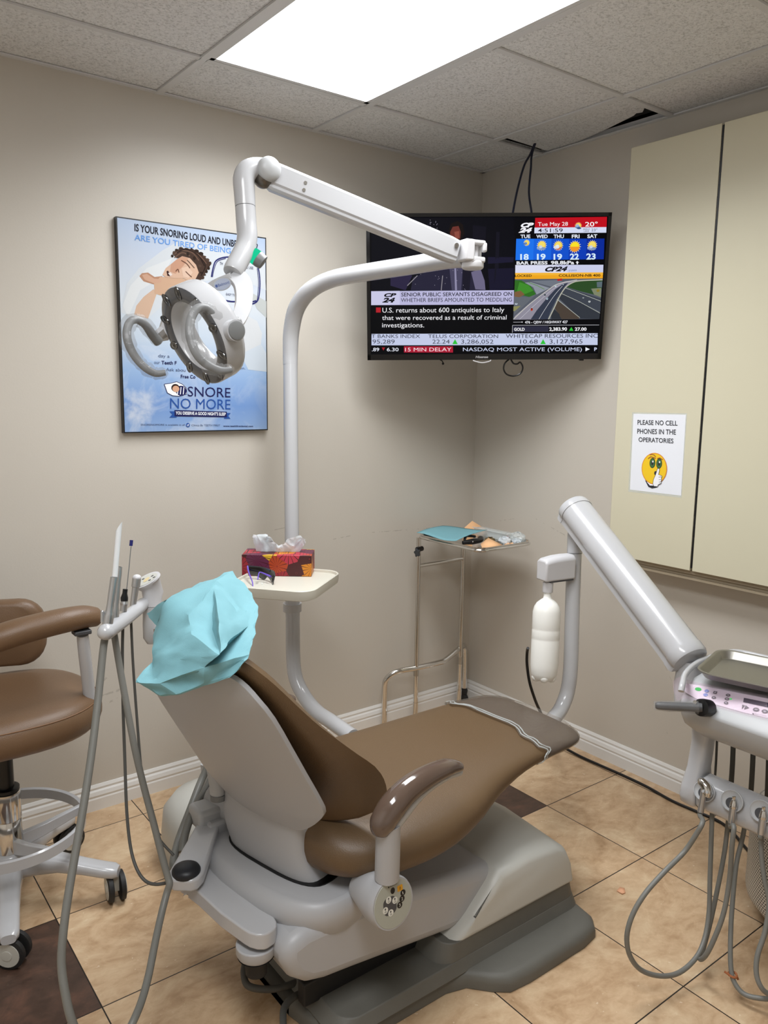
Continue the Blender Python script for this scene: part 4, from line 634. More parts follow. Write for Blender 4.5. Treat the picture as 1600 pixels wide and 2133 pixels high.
for nm, px, lab in (('c', [(-0.1389, -0.4197, 2.4539), (-0.1914, -0.4308, 2.3862), (-0.2586, -0.4636, 2.2793), (-0.3321, -0.5156, 2.1801), (-0.3429, -0.5247, 2.1562)], 'dark blue cable curving from the ceiling gap to the television, left of two'), ('d', [(-0.1358, -0.4220, 2.4539), (-0.1710, -0.4481, 2.3772), (-0.2237, -0.4919, 2.2707), (-0.2769, -0.5576, 2.1810), (-0.2850, -0.5687, 2.1571)], 'dark blue cable hanging straight from the ceiling gap to the television, right of two')):
    px = [V(p) for p in px]; px.insert(0, px[0] + V((0.03, -.03, .12)))
    tag(link('cable', MB().tube(px, .0042, n=6, seg=8), NAVYC, shift=px[-1]), lab, 'cable', 'cables from the ceiling to the television')

# ================================================================ DENTAL CHAIR
YC = -1.15
ch = thing('dental_chair', 'reclining brown vinyl dental chair with white shell back in the middle of the room', 'dental chair', (-1.3, YC, 0.0))
# seat and leg rest: one upholstered cushion            x      hw     ztop   zbot   yc
SEAT = [(-1.732, 0.090, 0.475, 0.430, -1.15), (-1.724, 0.160, 0.492, 0.405, -1.15), (-1.698, 0.220, 0.506, 0.385, -1.15), (-1.64, 0.264, 0.513, 0.372, -1.15), (-1.56, 0.290, 0.513, 0.366, -1.15),
        (-1.42, 0.292, 0.515, 0.368, -1.15), (-1.30, 0.268, 0.523, 0.388, -1.15), (-1.20, 0.236, 0.534, 0.420, -1.15), (-1.10, 0.215, 0.541, 0.452, -1.155), (-1.00, 0.205, 0.543, 0.470, -1.160),
        (-0.92, 0.200, 0.540, 0.476, -1.163), (-0.86, 0.190, 0.535, 0.480, -1.165), (-0.825, 0.165, 0.526, 0.486, -1.165), (-0.808, 0.110, 0.516, 0.494, -1.165)]
def seat_ring(x, g=0.0, n=40, hgap=0.0):
    hw, zt, zb, yc = interp(SEAT, x); hz = (zt - zb) / 2; zc = (zt + zb) / 2; out = []
    for k in range(n):
        a = 2 * math.pi * k / n; cy, _ = se(a, 0, 3.4); _, sz = se(0, a, 2.3)
        out.append(V((x, yc + (hw + g) * cy, zc + (hz + g) * sz)))
    return out
xs = [-1.732, -1.730, -1.724, -1.713, -1.698, -1.675] + [-1.64 + 0.04 * k for k in range(19)] + [-0.88, -0.86, -0.84, -0.825, -0.815, -0.808]
link('seat_cushion', MB().loft([seat_ring(x) for x in xs]), LEATHER, ch, ang=60)
# backrest frame of reference: O at the bottom, es up the back, en towards the sitter
YAW = math.radians(13); ey = V((-math.sin(YAW), math.cos(YAW), 0)); fw = V((math.cos(YAW), math.sin(YAW), 0))
O = V((-1.7897, -1.1559, 0.592)); es = fw * -0.498 + V((0, 0, 0.867)); en = fw * 0.867 + V((0, 0, 0.498))
def bk(s, w, n): return O + es * s + ey * w + en * n
#        s      hw     rise   thick
BACK = [(-0.118, 0.190, 0.050, 0.020), (-0.112, 0.250, 0.072, 0.036), (-0.098, 0.274, 0.088, 0.046), (-0.07, 0.285, 0.098, 0.050), (-0.02, 0.290, 0.104, 0.052), (0.03, 0.288, 0.098, 0.053), (0.09, 0.280, 0.078, 0.053), (0.16, 0.269, 0.056, 0.053), (0.23, 0.258, 0.036, 0.052), (0.30, 0.246, 0.022, 0.050), (0.36, 0.232, 0.012, 0.048), (0.40, 0.212, 0.006, 0.045), (0.43, 0.180, 0.004, 0.038), (0.444, 0.140, 0.004, 0.026), (0.45, 0.090, 0.004, 0.014)]
def LEFT(s): return interp([(-.2, .30), (0.0, .29), (.1, .26), (.2, .20), (.3, .14), (.38, .09), (.5, .07)], s)[0]
def back_ring(s, n=22):
    hw, ri, th = interp(BACK, s); front, back = [], []
    for k in range(n + 1):
        hl = min(hw, LEFT(s)); w = -hw + (hw + hl) * k / n; u = abs(w / hw) if w < 0 else abs(w / hl); c = ri * u ** 2.2; e = math.sqrt(max(0, 1 - u ** 6))
        front.append(bk(s, w, c + th * 0.5 + th * 0.5 * e)); back.append(bk(s, w, c + th * 0.5 - th * 0.5 * e))
    return front + back[1:-1][::-1]
ss = [-0.118, -0.116, -0.112, -0.105, -0.098, -0.088, -0.075, -0.06, -0.04, -0.02] + [0.03 * k for k in range(0, 13)] + [0.38, 0.40, 0.415, 0.43, 0.438, 0.444, 0.448, 0.45]
bc_ = link('backrest_cushion', MB().loft([back_ring(s) for s in ss]), LEATHER, ch, ang=60)
# moulded back shell
#         s     w0     w1     (left / right edges)
SHL = [(-0.108, -0.03, 0.10), (-0.102, -0.085, 0.15), (-0.085, -0.135, 0.185), (-0.06, -0.172, 0.205), (-0.03, -0.205, 0.219), (-0.005, -0.226, 0.226), (0.03, -0.231, 0.230), (0.12, -0.231, 0.213), (0.22, -0.231, 0.180), (0.30, -0.230, 0.132), (0.345, -0.223, 0.095), (0.38, -0.207, 0.065), (0.402, -0.186, 0.04), (0.414, -0.160, 0.02), (0.420, -0.12, 0.0)]
def shell_ring(s, n=20):
    w0, w1 = interp(SHL, s); outer, inner = [], []
    for k in range(n + 1):
        w = w0 + (w1 - w0) * k / n; u = abs(w / 0.235)
        tuck = 0.012 * max(0, (-0.02 - s) / 0.1) ** 1.5
        nb = -0.046 * (1 - u ** 2.2) - 0.004 + tuck + 0.020 * max(0, (s - 0.34) / 0.08) ** 1.6
        outer.append(bk(s, w, nb)); inner.append(bk(s, w, nb + 0.010))
    return outer + inner[::-1]
ss = [-0.108, -0.106, -0.102, -0.094, -0.085, -0.073, -0.06, -0.045, -0.03, -0.018, -0.005, 0.012, 0.03, 0.07, 0.12, 0.17, 0.22, 0.26, 0.30, 0.33, 0.35, 0.37, 0.385, 0.397, 0.405, 0.412, 0.416, 0.420]
link('back_shell', MB().loft([shell_ring(s) for s in ss]), SHELL, ch, bevel=0.003, ang=45)
# neck carrying the back, rising from the saddle
def oval(cx, cy, z, hx, hy, n=4.0, k=32, ux=V((1, 0, 0)), uy=V((0, 1, 0))):
    out = []
    for i in range(k):
        a = 2 * math.pi * i / k; c, _ = se(a, 0, n); _, s_ = se(0, a, n); out.append(V((cx, cy, z)) + ux * (hx * c) + uy * (hy * s_))
    return out
def ovy(x, y, z, hx, hy, n=3.4): return oval(x, y, z, hx, hy, n, 36, fw, ey)
link('back_support', MB().loft([ovy(-1.704, -1.150, 0.335, 0.066, 0.160, 3), ovy(-1.718, -1.146, 0.36, 0.057, 0.153, 3.4), ovy(-1.737, -1.138, 0.40, 0.048, 0.145), ovy(-1.746, -1.132, 0.44, 0.046, 0.142), ovy(-1.748, -1.130, 0.485, 0.043, 0.143), ovy(-1.742, -1.128, 0.53, 0.040, 0.147)]), SHELL, ch, bevel=0.006, ang=45)
sd = MB()
sd.loft([ovy(-1.66, -1.15, 0.235, 0.10, 0.15, 2.6), ovy(-1.675, -1.15, 0.25, 0.135, 0.20, 2.6), ovy(-1.69, -1.15, 0.285, 0.155, 0.226, 2.7), ovy(-1.692, -1.15, 0.325, 0.166, 0.236, 2.8), ovy(-1.69, -1.15, 0.352, 0.160, 0.233, 3), ovy(-1.685, -1.15, 0.366, 0.148, 0.222, 3.2)])
link('saddle_housing', sd, SHELL, ch, bevel=0.006, ang=50)
link('saddle_slot', MB().loft([ovy(-1.714, -1.148, 0.362, 0.070, 0.168, 3), ovy(-1.714, -1.148, 0.3685, 0.070, 0.168, 3)]), BLACK, ch)
# lifting body between saddle and foot cover
lb = MB(); prof = [(-1.838, 0.30), (-1.838, 0.255), (-1.818, 0.212), (-1.780, 0.182), (-1.735, 0.170), (-1.664, 0.162), (-1.357, 0.123), (-1.02, 0.10), (-1.02, 0.225), (-1.25, 0.262), (-1.40, 0.285), (-1.62, 0.315), (-1.78, 0.318)]
lb.loft([[V((x, y, z)) for x, z in prof] for y in (-1.372, -0.93)])
link('lift_housing', lb, SHELL, ch, bevel=0.03, seg=4, ang=50)
# foot cover (toe end)
fc = MB()
def fcr(y, k): return [V((x0, y, z)) for x0, z in ((-1.375 + k * .06, 0.110 + k * .012), (-1.30, 0.165), (-1.235, 0.225 - k * .02), (-1.205, 0.255 - k * .02), (-1.10, 0.262 - k * .02), (-0.985, 0.250 - k * .02), (-0.935 - k * .02, 0.222 - k * .02), (-0.915 - k * .01, 0.17), (-0.908, 0.115))]
fc.loft([fcr(-1.408, 1), fcr(-1.400, 0.35), fcr(-1.38, 0), fcr(-1.15, -0.5), fcr(-0.92, 0), fcr(-0.90, 0.35), fcr(-0.892, 1)])
link('foot_cover', fc, BASEW, ch, bevel=0.022, seg=4, ang=50)
# base plate with wide toe
pl = MB()
outl = [(-1.745, -0.98), (-1.752, -1.06), (-1.752, -1.24), (-1.735, -1.325), (-1.69, -1.385), (-1.62, -1.412), (-1.40, -1.412), (-1.345, -1.428), (-1.30, -1.478), (-1.265, -1.505), (-1.20, -1.512), (-0.985, -1.512), (-0.925, -1.502), (-0.895, -1.47), (-0.885, -1.41), (-0.872, -1.30), (-0.868, -1.15)]
outl = outl + [(x, 2 * YC - y) for x, y in outl[::-1][1:-1]]
cxp, cyp = -1.28, YC
def pr_(k, z, dx=0): return [V((cxp + (x - cxp) * k, cyp + (y - cyp) * k, z)) for x, y in outl]
pl.loft([pr_(1.0, 0.0), pr_(1.0, 0.022), pr_(0.988, 0.034), pr_(0.965, 0.041), pr_(0.93, 0.044)])
pl.loft([[V((x, y, 0.04)) for x, y in rrect(-1.305, YC, 0.425, 0.272, .05)], [V((x, y, 0.072)) for x, y in rrect(-1.295, YC, 0.41, 0.258, .05)]])
pl.loft([[V((x, y, 0.07)) for x, y in rrect(-1.15, YC, 0.265, 0.258, .05)], [V((x, y, 0.118)) for x, y in rrect(-1.145, YC, 0.245, 0.252, .04)]])
link('base_plate', pl, PLATE, ch, bevel=0.004, ang=50)
ln = MB(); ln.box((-1.50, -1.29, 0.095), (0.5, 0.03, 0.06)); ln.box((-1.50, -1.01, 0.095), (0.5, 0.03, 0.06)); ln.box((-1.45, YC, 0.10), (0.4, 0.2, 0.05))
link('lift_linkage', ln, RUB, ch, bevel=0.004)
for pts_, nm in (([(-1.7946, -1.0996, 0.0816), (-1.8137, -1.1258, 0.0678), (-1.8173, -1.1626, 0.0611), (-1.7713, -1.1987, 0.0561), (-1.7094, -1.2085, 0.0520), (-1.6450, -1.1953, 0.0456)], 'x'), ([(-1.0785, -1.2068, -0.0818), (-1.2236, -1.2779, -0.0347), (-1.3713, -1.2866, -0.0043), (-1.4917, -1.2552, 0.0115), (-1.6073, -1.2263, 0.0342)], 'y'), ([(-1.8137, -1.3183, 0.0598), (-1.7860, -1.2749, 0.0644), (-1.7493, -1.2637, 0.0698), (-1.6969, -1.2552, 0.0573)], 'z')):
    link('floor_hose', MB().tube(pts_, .0085, n=6, seg=10), HOSED, ch)
# armrests
def arm_part(sgn, tip):
    yc = YC + sgn * 0.335; yt = YC + sgn * 0.315
    if sgn < 0:
        px = [(-1.6664, -1.4750, 0.5619), (-1.6586, -1.4780, 0.5828), (-1.6319, -1.4780, 0.6126), (-1.5874, -1.4750, 0.6362), (-1.5302, -1.4720, 0.6479), (-1.4694, -1.4680, 0.6489), (-1.4247, -1.4650, 0.6370)]
    else:
        px = [V((-1.6664, -1.4750, 0.5619)), V((-1.6586, -1.4780, 0.5828)), V((-1.6319, -1.4780, 0.6126)), V((-1.5874, -1.4750, 0.6362)), V((-1.5302, -1.4720, 0.6479)), V((-1.4694, -1.4680, 0.6489)), V((-1.4247, -1.4650, 0.6370))]
        px = [V((p.x - 0.10, 2 * YC - p.y - 0.05, p.z - 0.005)) for p in px]
    r_ = [.018, .029, .031, .029, .026, .022, .012]
    return px, r_
for sgn in (-1, 1):
    px, r_ = arm_part(sgn, 0); px = [V(p) for p in px]
    px[0] = px[1] + V((-0.006, 0, -0.022))
    a = link('armrest', MB().tube(px, r_, n=5, seg=20, flat=1.0), ARMV, ch, ang=60); 
    und = [px[1] + V((0.018, 0, -.012)), px[2] + V((0.026, 0, -.016)), px[3] + V((0.02, 0, -.020)), px[4] + V((0.006, 0, -.020)), px[5] + V((0, 0, -.016)), px[6] + V((0, 0, -.01))]
    link('armrest_rail', MB().tube(und, [.022, .021, .018, .015, .013, .010], n=5, seg=16), WGREY, ch, ang=60)
    top = px[1] + V((0.016, 0, -.005)); bot = V((-1.6385, -1.4700, 0.4444)) if sgn < 0 else V((top.x, top.y, top.z - 0.12))
    link('armrest_post', MB().tube([top, (top + bot) / 2, bot], [.0265, .0275, .0275], seg=24, n=3), SHELL, ch, ang=60)
    dc = V((-1.6358, -1.4900, 0.3924)) if sgn < 0 else bot + V((0, 0, -.05)); dn = V((0.03, -0.985, 0.16)).normalized() if sgn < 0 else V((0, 1, 0))
    link('armrest_hub', MB().lathe([(.032, -.12), (.043, -.085), (.054, -.05), (.0585, -.02), (.0585, -.006), (.056, 0)], dc, dn, 36), SHELL, ch, ang=40)
    if sgn < 0:
        DX = dn.cross(V((0, 0, 1))).normalized() * -1; DX = V((0, 0, 1)).cross(dn).normalized(); DX = DX if DX.x > 0 else -DX; DY = dn.cross(DX); DY = DY if DY.z > 0 else -DY
        link('key_panel', MB().lathe([(.0525, 0), (.052, .001)], dc, dn, 36), mat('panel_grey_green', '#a9aba0', .4), ch)
        kb = MB(); KM = [BLACK, mat('key_white', '#dcdcd4', .4), mat('key_amber', '#d79a1e', .4), DGREY, mat('key_ink', '#1a1a1c', .5)]
        def kp(a, b_, k_=0): return dc + DX * a + DY * b_ + dn * (0.0013 + .0002 * k_)
        rr = [(x * 0.83 - y * 0.55, x * .55 + y * .83) for x, y in rrect(0, 0, .0175, .014, .008)]
        kb.poly([kp(-.010 + x, -.001 + y) for x, y in rrect(0, 0, .018, .019, .012)], 3)
        for (x, y) in ((-.0125, .013), (.0045, .006), (-.0235, -.006), (-.0095, -.0165)):
            disc(kb, kp(x, y, 1), .0075, .0075, DX, DY, 1); stroke(kb, [kp(x - .003, y - .003, 2), kp(x, y - .0045, 2), kp(x + .003, y - .003, 2)], .0009, dn, 4); stroke(kb, [kp(x, y - .002, 2), kp(x, y + .0045, 2)], .0012, dn, 4); kb.poly([kp(x - .0025, y + .002, 2), kp(x + .0025, y + .002, 2), kp(x, y + .0055, 2)], 4)
        disc(kb, kp(.001, .0285, 1), .006, .007, DX, DY, 0)
        kb.poly([kp(x + .0215, y + .0265, 1) for x, y in rrect(0, 0, .0075, .0065, .002)], 2); text(kb, '0', kp(.0195, .023, 2), kp(.0235, .023, 2), kp(.0195, .030, 2), 4)
        for ch_, x, y in (('1', .0285, .0135), ('2', .0245, .0015), ('3', .0165, -.0095)):
            disc(kb, kp(x, y, 1), .0073, .0068, DX, DY, 0); hw_ = .0009 if ch_ == '1' else .0022; text(kb, ch_, kp(x - hw_, y - .0035, 2), kp(x + hw_, y - .0035, 2), kp(x - .0022, y + .0035, 2), 1)
        disc(kb, kp(-.009, .0395, 1), .0018, .0018, DX, DY, 4); text(kb, 'Belmont', kp(-.005, .038, 1), kp(.014, .038, 1), kp(-.005, .0412, 1), 4)
        link('keypad', kb, KM, ch)
# headrest cushion, mostly under its cover
HV = {'A': (-1.8865, -1.1680, 1.0841), 'B': (-1.9888, -1.1344, 1.0515), 'C': (-2.0019, -1.0453, 0.9993), 'D': (-2.0006, -1.1002, 0.9836), 'E': (-2.0479, -1.1948, 0.9657), 'F': (-2.1057, -1.2476, 0.9246), 'G': (-2.0706, -1.2981, 0.9007), 'G2': (-2.0457, -1.3343, 0.9106), 'H': (-2.0166, -1.3772, 0.9355), 'I': (-1.9788, -1.4149, 0.9560), 'I2': (-1.9574, -1.4311, 0.9896), 'J': (-1.9405, -1.4232, 0.9987), 'K': (-1.8992, -1.3634, 1.0099), 'L': (-1.8878, -1.3194, 1.0194), 'M': (-1.8759, -1.2618, 1.0353), 'N': (-1.9090, -1.2029, 1.0779), 'O': (-2.0037, -1.4300, 1.0103), 'P1': (-2.0056, -1.3056, 1.0207), 'Q': (-2.0441, -1.2780, 0.9780), 'R': (-2.0744, -1.3079, 0.9340), 'S': (-1.9583, -1.2973, 1.0203), 'T': (-1.9629, -1.3890, 1.0213), 'U': (-2.0175, -1.3874, 0.9783), 'W': (-1.9856, -1.2474, 1.0389), 'X': (-2.0627, -1.2325, 0.9421), 'Y': (-1.9699, -1.3526, 1.0503), 'Z': (-2.0341, -1.3360, 0.9479)}
hr = MB(); hc = sum((V(p) for p in HV.values()), V()) / len(HV) + V((0.075, 0.11, -0.035))
hr.loft([[hc + es * (0.06 * math.sin(a)) + ey * ((0.065 - 0.02 * abs(t)) * math.cos(a) * (1 - 0.12 * abs(t))) + en * (0.028 * t) for a in [2 * math.pi * k / 28 for k in range(28)]] for t in (-1, -0.6, 0, 0.6, 1)])
link('headrest', hr, LEATHER, ch, bevel=0.01, ang=50)
link('headrest_stem', MB().tube([bk(0.33, -.05, 0.02), hc], .018), STEEL, ch)

# clear sheet over the toe of the leg rest
cs = MB(); rows = []
random.seed(5)
for i, x in enumerate([-1.02, -1.015, -1.005, -0.985, -0.96, -0.93, -0.90, -0.87, -0.85, -0.83, -0.815, -0.803]):
    ring = seat_ring(max(min(x, -0.809), -1.03), 0.0035 + (0.003 if i in (0, 1) else 0), 56)
    row = []
    for k, p in enumerate(ring):
        wv = 0.0022 * math.sin(k * 1.9 + i * 0.7) + random.uniform(-.0012, .0012)
        row.append(V((p.x + (0.010 * math.sin(k * 0.55) + 0.006 * math.sin(k * 1.3) if i < 3 else 0) + (0.012 if i == 11 else 0), p.y, p.z + abs(wv))))
    rows.append(row)
cs.loft(rows, 0, False, False)
tco = tag(link('toe_cover', cs, FILM, shift=(-0.9, -1.16, 0.48), ang=60), 'clear plastic sheet wrapped over the foot end of the brown dental chair', 'plastic cover')

hem = MB()
for q_ in (1, 2): hem.tube([p + V((0.004 * (q_ - 1), 0, 0.0015)) for p in rows[q_]] + [rows[q_][0] + V((0.004 * (q_ - 1), 0, 0.0015))], .0018, seg=6)
random.seed(12); ridge = []
for q_ in range(16):
    k0 = random.choice([38, 39, 40, 41, 42, 43, 44, 45, 46, 47]); i0 = random.randint(3, 8); pp = [rows[min(i0 + j, 11)][(k0 + random.randint(-1, 1)) % 56] + V((random.uniform(-.006, .006), 0, .0008)) for j in range(3)]; hem.tube(pp, .0009, seg=5, n=3)
link('hem', hem, CLEARP, tco, shift=(-0.9, -1.16, 0.48))
# blue paper cover over the headrest

HF = ['BAW', 'ANW', 'BWP1E', 'EP1Q', 'WNSP1', 'NAMY', 'NYS', 'YMLT', 'YTO', 'SYO', 'P1SOQ', 'QOUR', 'RUZ', 'EQX', 'XQR', 'XRF', 'FRG', 'RZG2G', 'ZUHG2', 'OTLKU', 'UKJH', 'HJI2I', 'CBD', 'BED']
def hpar(s):
    out = []; i = 0
    while i < len(s):
        if i + 1 < len(s) and s[i + 1].isdigit(): out.append(s[i:i + 2]); i += 2
        else: out.append(s[i]); i += 1
    return out
hm = bmesh.new(); vv = {k: hm.verts.new(V(p)) for k, p in HV.items()}
for s in HF:
    try: hm.faces.new([vv[k] for k in hpar(s)])
    except ValueError: pass
# far side of the cover: a looser copy of the rim folded over the top of the headrest
rim = ['A', 'M', 'L', 'K', 'J', 'I2', 'I', 'H', 'G2', 'G', 'F', 'X', 'E', 'D', 'B']
cen = hc; bv = []
for k in rim:
    p = V(HV[k]); q = p + (cen - p) * 0.30 + en * 0.075 + V((0.02, 0.06, 0.0)); bv.append(hm.verts.new(q))
for i in range(len(rim)):
    j = (i + 1) % len(rim)
    try: hm.faces.new([vv[rim[i]], vv[rim[j]], bv[j], bv[i]])
    except ValueError: pass
cb_ = hm.verts.new(cen + en * 0.10 + V((0.02, 0.05, 0.02)))
for i in range(len(rim)): hm.faces.new([bv[i], bv[(i + 1) % len(rim)], cb_])
bmesh.ops.triangulate(hm, faces=hm.faces[:])
bmesh.ops.subdivide_edges(hm, edges=hm.edges[:], cuts=5, use_grid_fill=True)
for it in range(2): bmesh.ops.smooth_vert(hm, verts=hm.verts[:], factor=0.22, use_axis_x=True, use_axis_y=True, use_axis_z=True)
hm.normal_update()
dsp = []
for v in hm.verts:
    a1 = abs(mnoise.noise(v.co * 17)) * 0.010 + abs(mnoise.noise(v.co * 38 + V((3, 1, 2)))) * 0.0045 + mnoise.noise(v.co * 90) * 0.0008
    dsp.append(v.normal * (0.004 - a1))
for v, d_ in zip(hm.verts, dsp): v.co += d_
hm.verts.index_update()
hb = MB().add([v.co.copy() for v in hm.verts], [[v.index for v in f.verts] for f in hm.faces]); hm.free()
tag(link('headrest_cover', hb, TEAL, shift=bk(0.42, 0, 0), ang=28), 'crumpled light blue paper cover draped over the headrest of the dental chair', 'paper cover')

# ================================================================ FLOOR BOX behind the chair
fb = thing('floor_box', 'rounded pale grey utility box on the floor behind the dental chair, near the left wall', 'utility box', (-1.58, -0.52, 0))
link('cover', MB().loft([oval(-1.56, -0.53, 0.0, 0.20, 0.17, 3), oval(-1.56, -0.53, 0.10, 0.202, 0.172, 3), oval(-1.56, -0.53, 0.17, 0.195, 0.165, 3), oval(-1.555, -0.53, 0.215, 0.17, 0.14, 2.8), oval(-1.55, -0.53, 0.235, 0.12, 0.10, 2.6), oval(-1.55, -0.53, 0.242, 0.05, 0.04, 2.4)]), BASEW, fb, ang=60)

# ================================================================ ASSISTANT ARM
aa = thing('assistant_arm', 'white swinging instrument arm with black knob and holder bar behind the dental chair', 'instrument arm', (-1.86, -1.30, 0.0))
K0 = V((-1.9318, -1.0753, 0.3750)); PV = V((-1.8302, -1.3395, 0.3150))
def flat_arm(pts, ws, h, m=WHITE, nm='arm', par=aa, bev=0.012):
    b = MB(); rings = []
    for i, p in enumerate(pts):
        p = V(p); t_ = (V(pts[min(i + 1, len(pts) - 1)]) - V(pts[max(i - 1, 0)])).normalized(); s_ = V((-t_.y, t_.x, 0)).normalized()
        rings.append([p + s_ * ws[i] + V((0, 0, -h)), p - s_ * ws[i] + V((0, 0, -h)), p - s_ * ws[i], p + s_ * ws[i]])
    b.loft(rings); return link(nm, b, m, par, bevel=bev, seg=4, ang=50)
A0, A1, A2, A3 = V((-1.8577, -1.2831, 0.3250)), V((-1.8747, -1.2092, 0.3300)), V((-1.8879, -1.1160, 0.3350)), V((-1.9056, -1.0468, 0.3400))
d0 = (A1 - A0).normalized()
flat_arm([A0 - d0 * 0.046, A0 - d0 * .042, A0 - d0 * .032, A0 - d0 * .016, A0, A1, A2, A3, A3 + (A3 - A2).normalized() * .025], [.008, .019, .029, .036, .038, .040, .039, .038, .026], 0.038, nm='lower_arm')
link('pivot_block', MB().lathe([(.040, -.03), (.045, -.02), (.045, 0.0)], A0 + V((-.004, 0, -.05)), (0, 0, 1), 28).box(A0 + V((.06, .02, -.062)), (.14, .05, .03)), SHELL, aa, bevel=.003)
link('pivot_foot', MB().lathe([(.024, -.075), (.026, -.04), (.042, -.03)], A0 + V((-.004, 0, -.05)), (0, 0, 1), 24), RUB, aa)
U0 = V((-1.9406, -1.0900, 0.3750)); U1 = V((-1.8447, -0.9785, 0.3850)); U2 = V((-1.7992, -0.9234, 0.3900))
flat_arm([U0 + (U0 - U1).normalized() * .032, U0 + (U0 - U1).normalized() * .022, U0, U1, U2], [.020, .034, .041, .032, .028], 0.030, nm='upper_arm', bev=.006)
link('knob', MB().lathe([(.0335, -.004), (.0335, .004), (.030, .010), (.022, .0145), (.010, .0165), (.001, .017)], U0, (0.0, 0, 1), 32), mat('knob_blue_black', '#15181f', .45), aa)
link('screw', MB().lathe([(.006, 0), (.006, .004)], U0 + V((-.018, -.036, -.036)), (-.3, -.9, 0), 12), CHROME, aa)
BX = V((-1.8196, -0.9447, 0.4000))
link('upper_link', MB().box(BX + V((.05, .03, -.005)), (.15, .075, .055)), WGREY, aa, bevel=.012, seg=3)
link('link_box', MB().box(V((-1.8153, -0.9553, 0.3300)) + V((.035, .02, .0)), (.09, .075, .13)), SHELL, aa, bevel=.008)
link('post', MB().tube([(-1.8172, -1.0053, 0.4831), (-1.8174, -0.9944, 0.5390), (-1.8281, -0.9436, 0.6952), (-1.8689, -0.8695, 0.8526), (-1.8868, -0.8224, 0.8943)], .019, n=4, seg=18), WGREY, aa)
link('post_collar', MB().lathe([(.0205, 0), (.0205, .014)], (-1.8165, -1.0063, 0.4807), (0, 0, 1), 20), MGREY, aa)
link('rear_post', MB().tube([(-1.7045, -0.6964, 0.4186), (-1.7058, -0.7087, 0.3495), (-1.7014, -0.7253, 0.2806)], .02, seg=14), WGREY, aa)
# column with key panel
cc = V((-1.8990, -0.8119, 0.9001)); ct = V((-1.8903, -0.8004, 0.9949))
link('column', MB().lathe([(.012, -.05), (.022, -.035), (.0235, 0), (.0235, .045)], cc, ct - cc, 26).lathe([(.0235, 0.046), (.0235, .0475)], cc, ct - cc, 26), WGREY, aa, ang=50)
pu = V((-1.8822, -0.8439, 1.0325)); pv = V((-1.9315, -0.7559, 0.9965)); pcn = (pu + pv) / 2; pxa = (pu - pv).normalized(); pup = V((-0.22, -0.50, 1)); pup = (pup - pxa * pup.dot(pxa)).normalized(); pya = pup.cross(pxa)
def ell(c, a, b_, n=32): return [c + pxa * (a * math.cos(t_)) + pya * (b_ * math.sin(t_)) for t_ in [2 * math.pi * k / n for k in range(n)]]
def circ(c, r, n=32): return [c + pxa * (r * math.cos(t_)) + pya * (r * math.sin(t_)) for t_ in [2 * math.pi * k / n for k in range(n)]]
ca_ = (ct - cc).normalized(); cu_ = (pxa - ca_ * pxa.dot(ca_)).normalized(); cv_ = ca_.cross(cu_)
def circ(c, r, n=32): return [c + cu_ * (r * math.cos(t_)) + cv_ * (r * math.sin(t_)) for t_ in [2 * math.pi * k / n for k in range(n)]]
link('panel_head', MB().loft([circ(cc + ca_ * .046, .0235), circ(cc + ca_ * .068, .024), circ(ct - ca_ * .012 , .027), ell(pcn - pup * .012, .034, .026), ell(pcn - pup * .004, .0425, .031), ell(pcn, .0425, .031)]), WPLAS, aa, ang=40)
kp_ = MB(); kp_.add(ell(pcn + pup * .0006, .036, .025), [list(range(32))], 0)
for (a, b_, m_) in ((-.018, -.008, 2), (-.014, .008, 2), (.016, .010, 2), (.018, -.008, 2), (.028, 0, 2)): kp_.add([pcn + pup * .001 + pxa * (a + .0045 * math.cos(t_)) + pya * (b_ + .003 * math.sin(t_)) for t_ in [k * .52 for k in range(12)]], [list(range(12))], m_)
kp_.add([pcn + pup * .001 + pxa * (0.002 + .009 * math.cos(t_)) + pya * (.01 * math.sin(t_)) for t_ in [k * .52 for k in range(12)]], [list(range(12))], 1)
link('panel_keys', kp_, [mat('panel_pale', '#c6c7c0', .4), mat('panel_cream', '#d9c79a', .4), DGREY], aa)
HB = [V(p) for p in [(-2.0762, -0.9966, 0.9575), (-2.0720, -0.9935, 0.9570), (-2.0381, -0.9500, 0.9536), (-1.9943, -0.8948, 0.9513), (-1.9477, -0.8410, 0.9527), (-1.9203, -0.8103, 0.9562), (-1.8952, -0.8037, 0.9584)]]
link('holder_bar', MB().tube([HB[0] + (HB[0] - HB[2]).normalized() * .017, HB[0] + (HB[0] - HB[2]).normalized() * .013] + HB, [.004, .013, .0185, .0185, .0175, .017, .0165, .016, .013], seg=22), WHITE, aa, ang=70)

def seg_tool(mb, pts, rs, m=0, seg=16): mb.tube(pts, rs, seg=seg, m=m)
def lerp3(a, b_, t_): return V(a) * (1 - t_) + V(b_) * t_
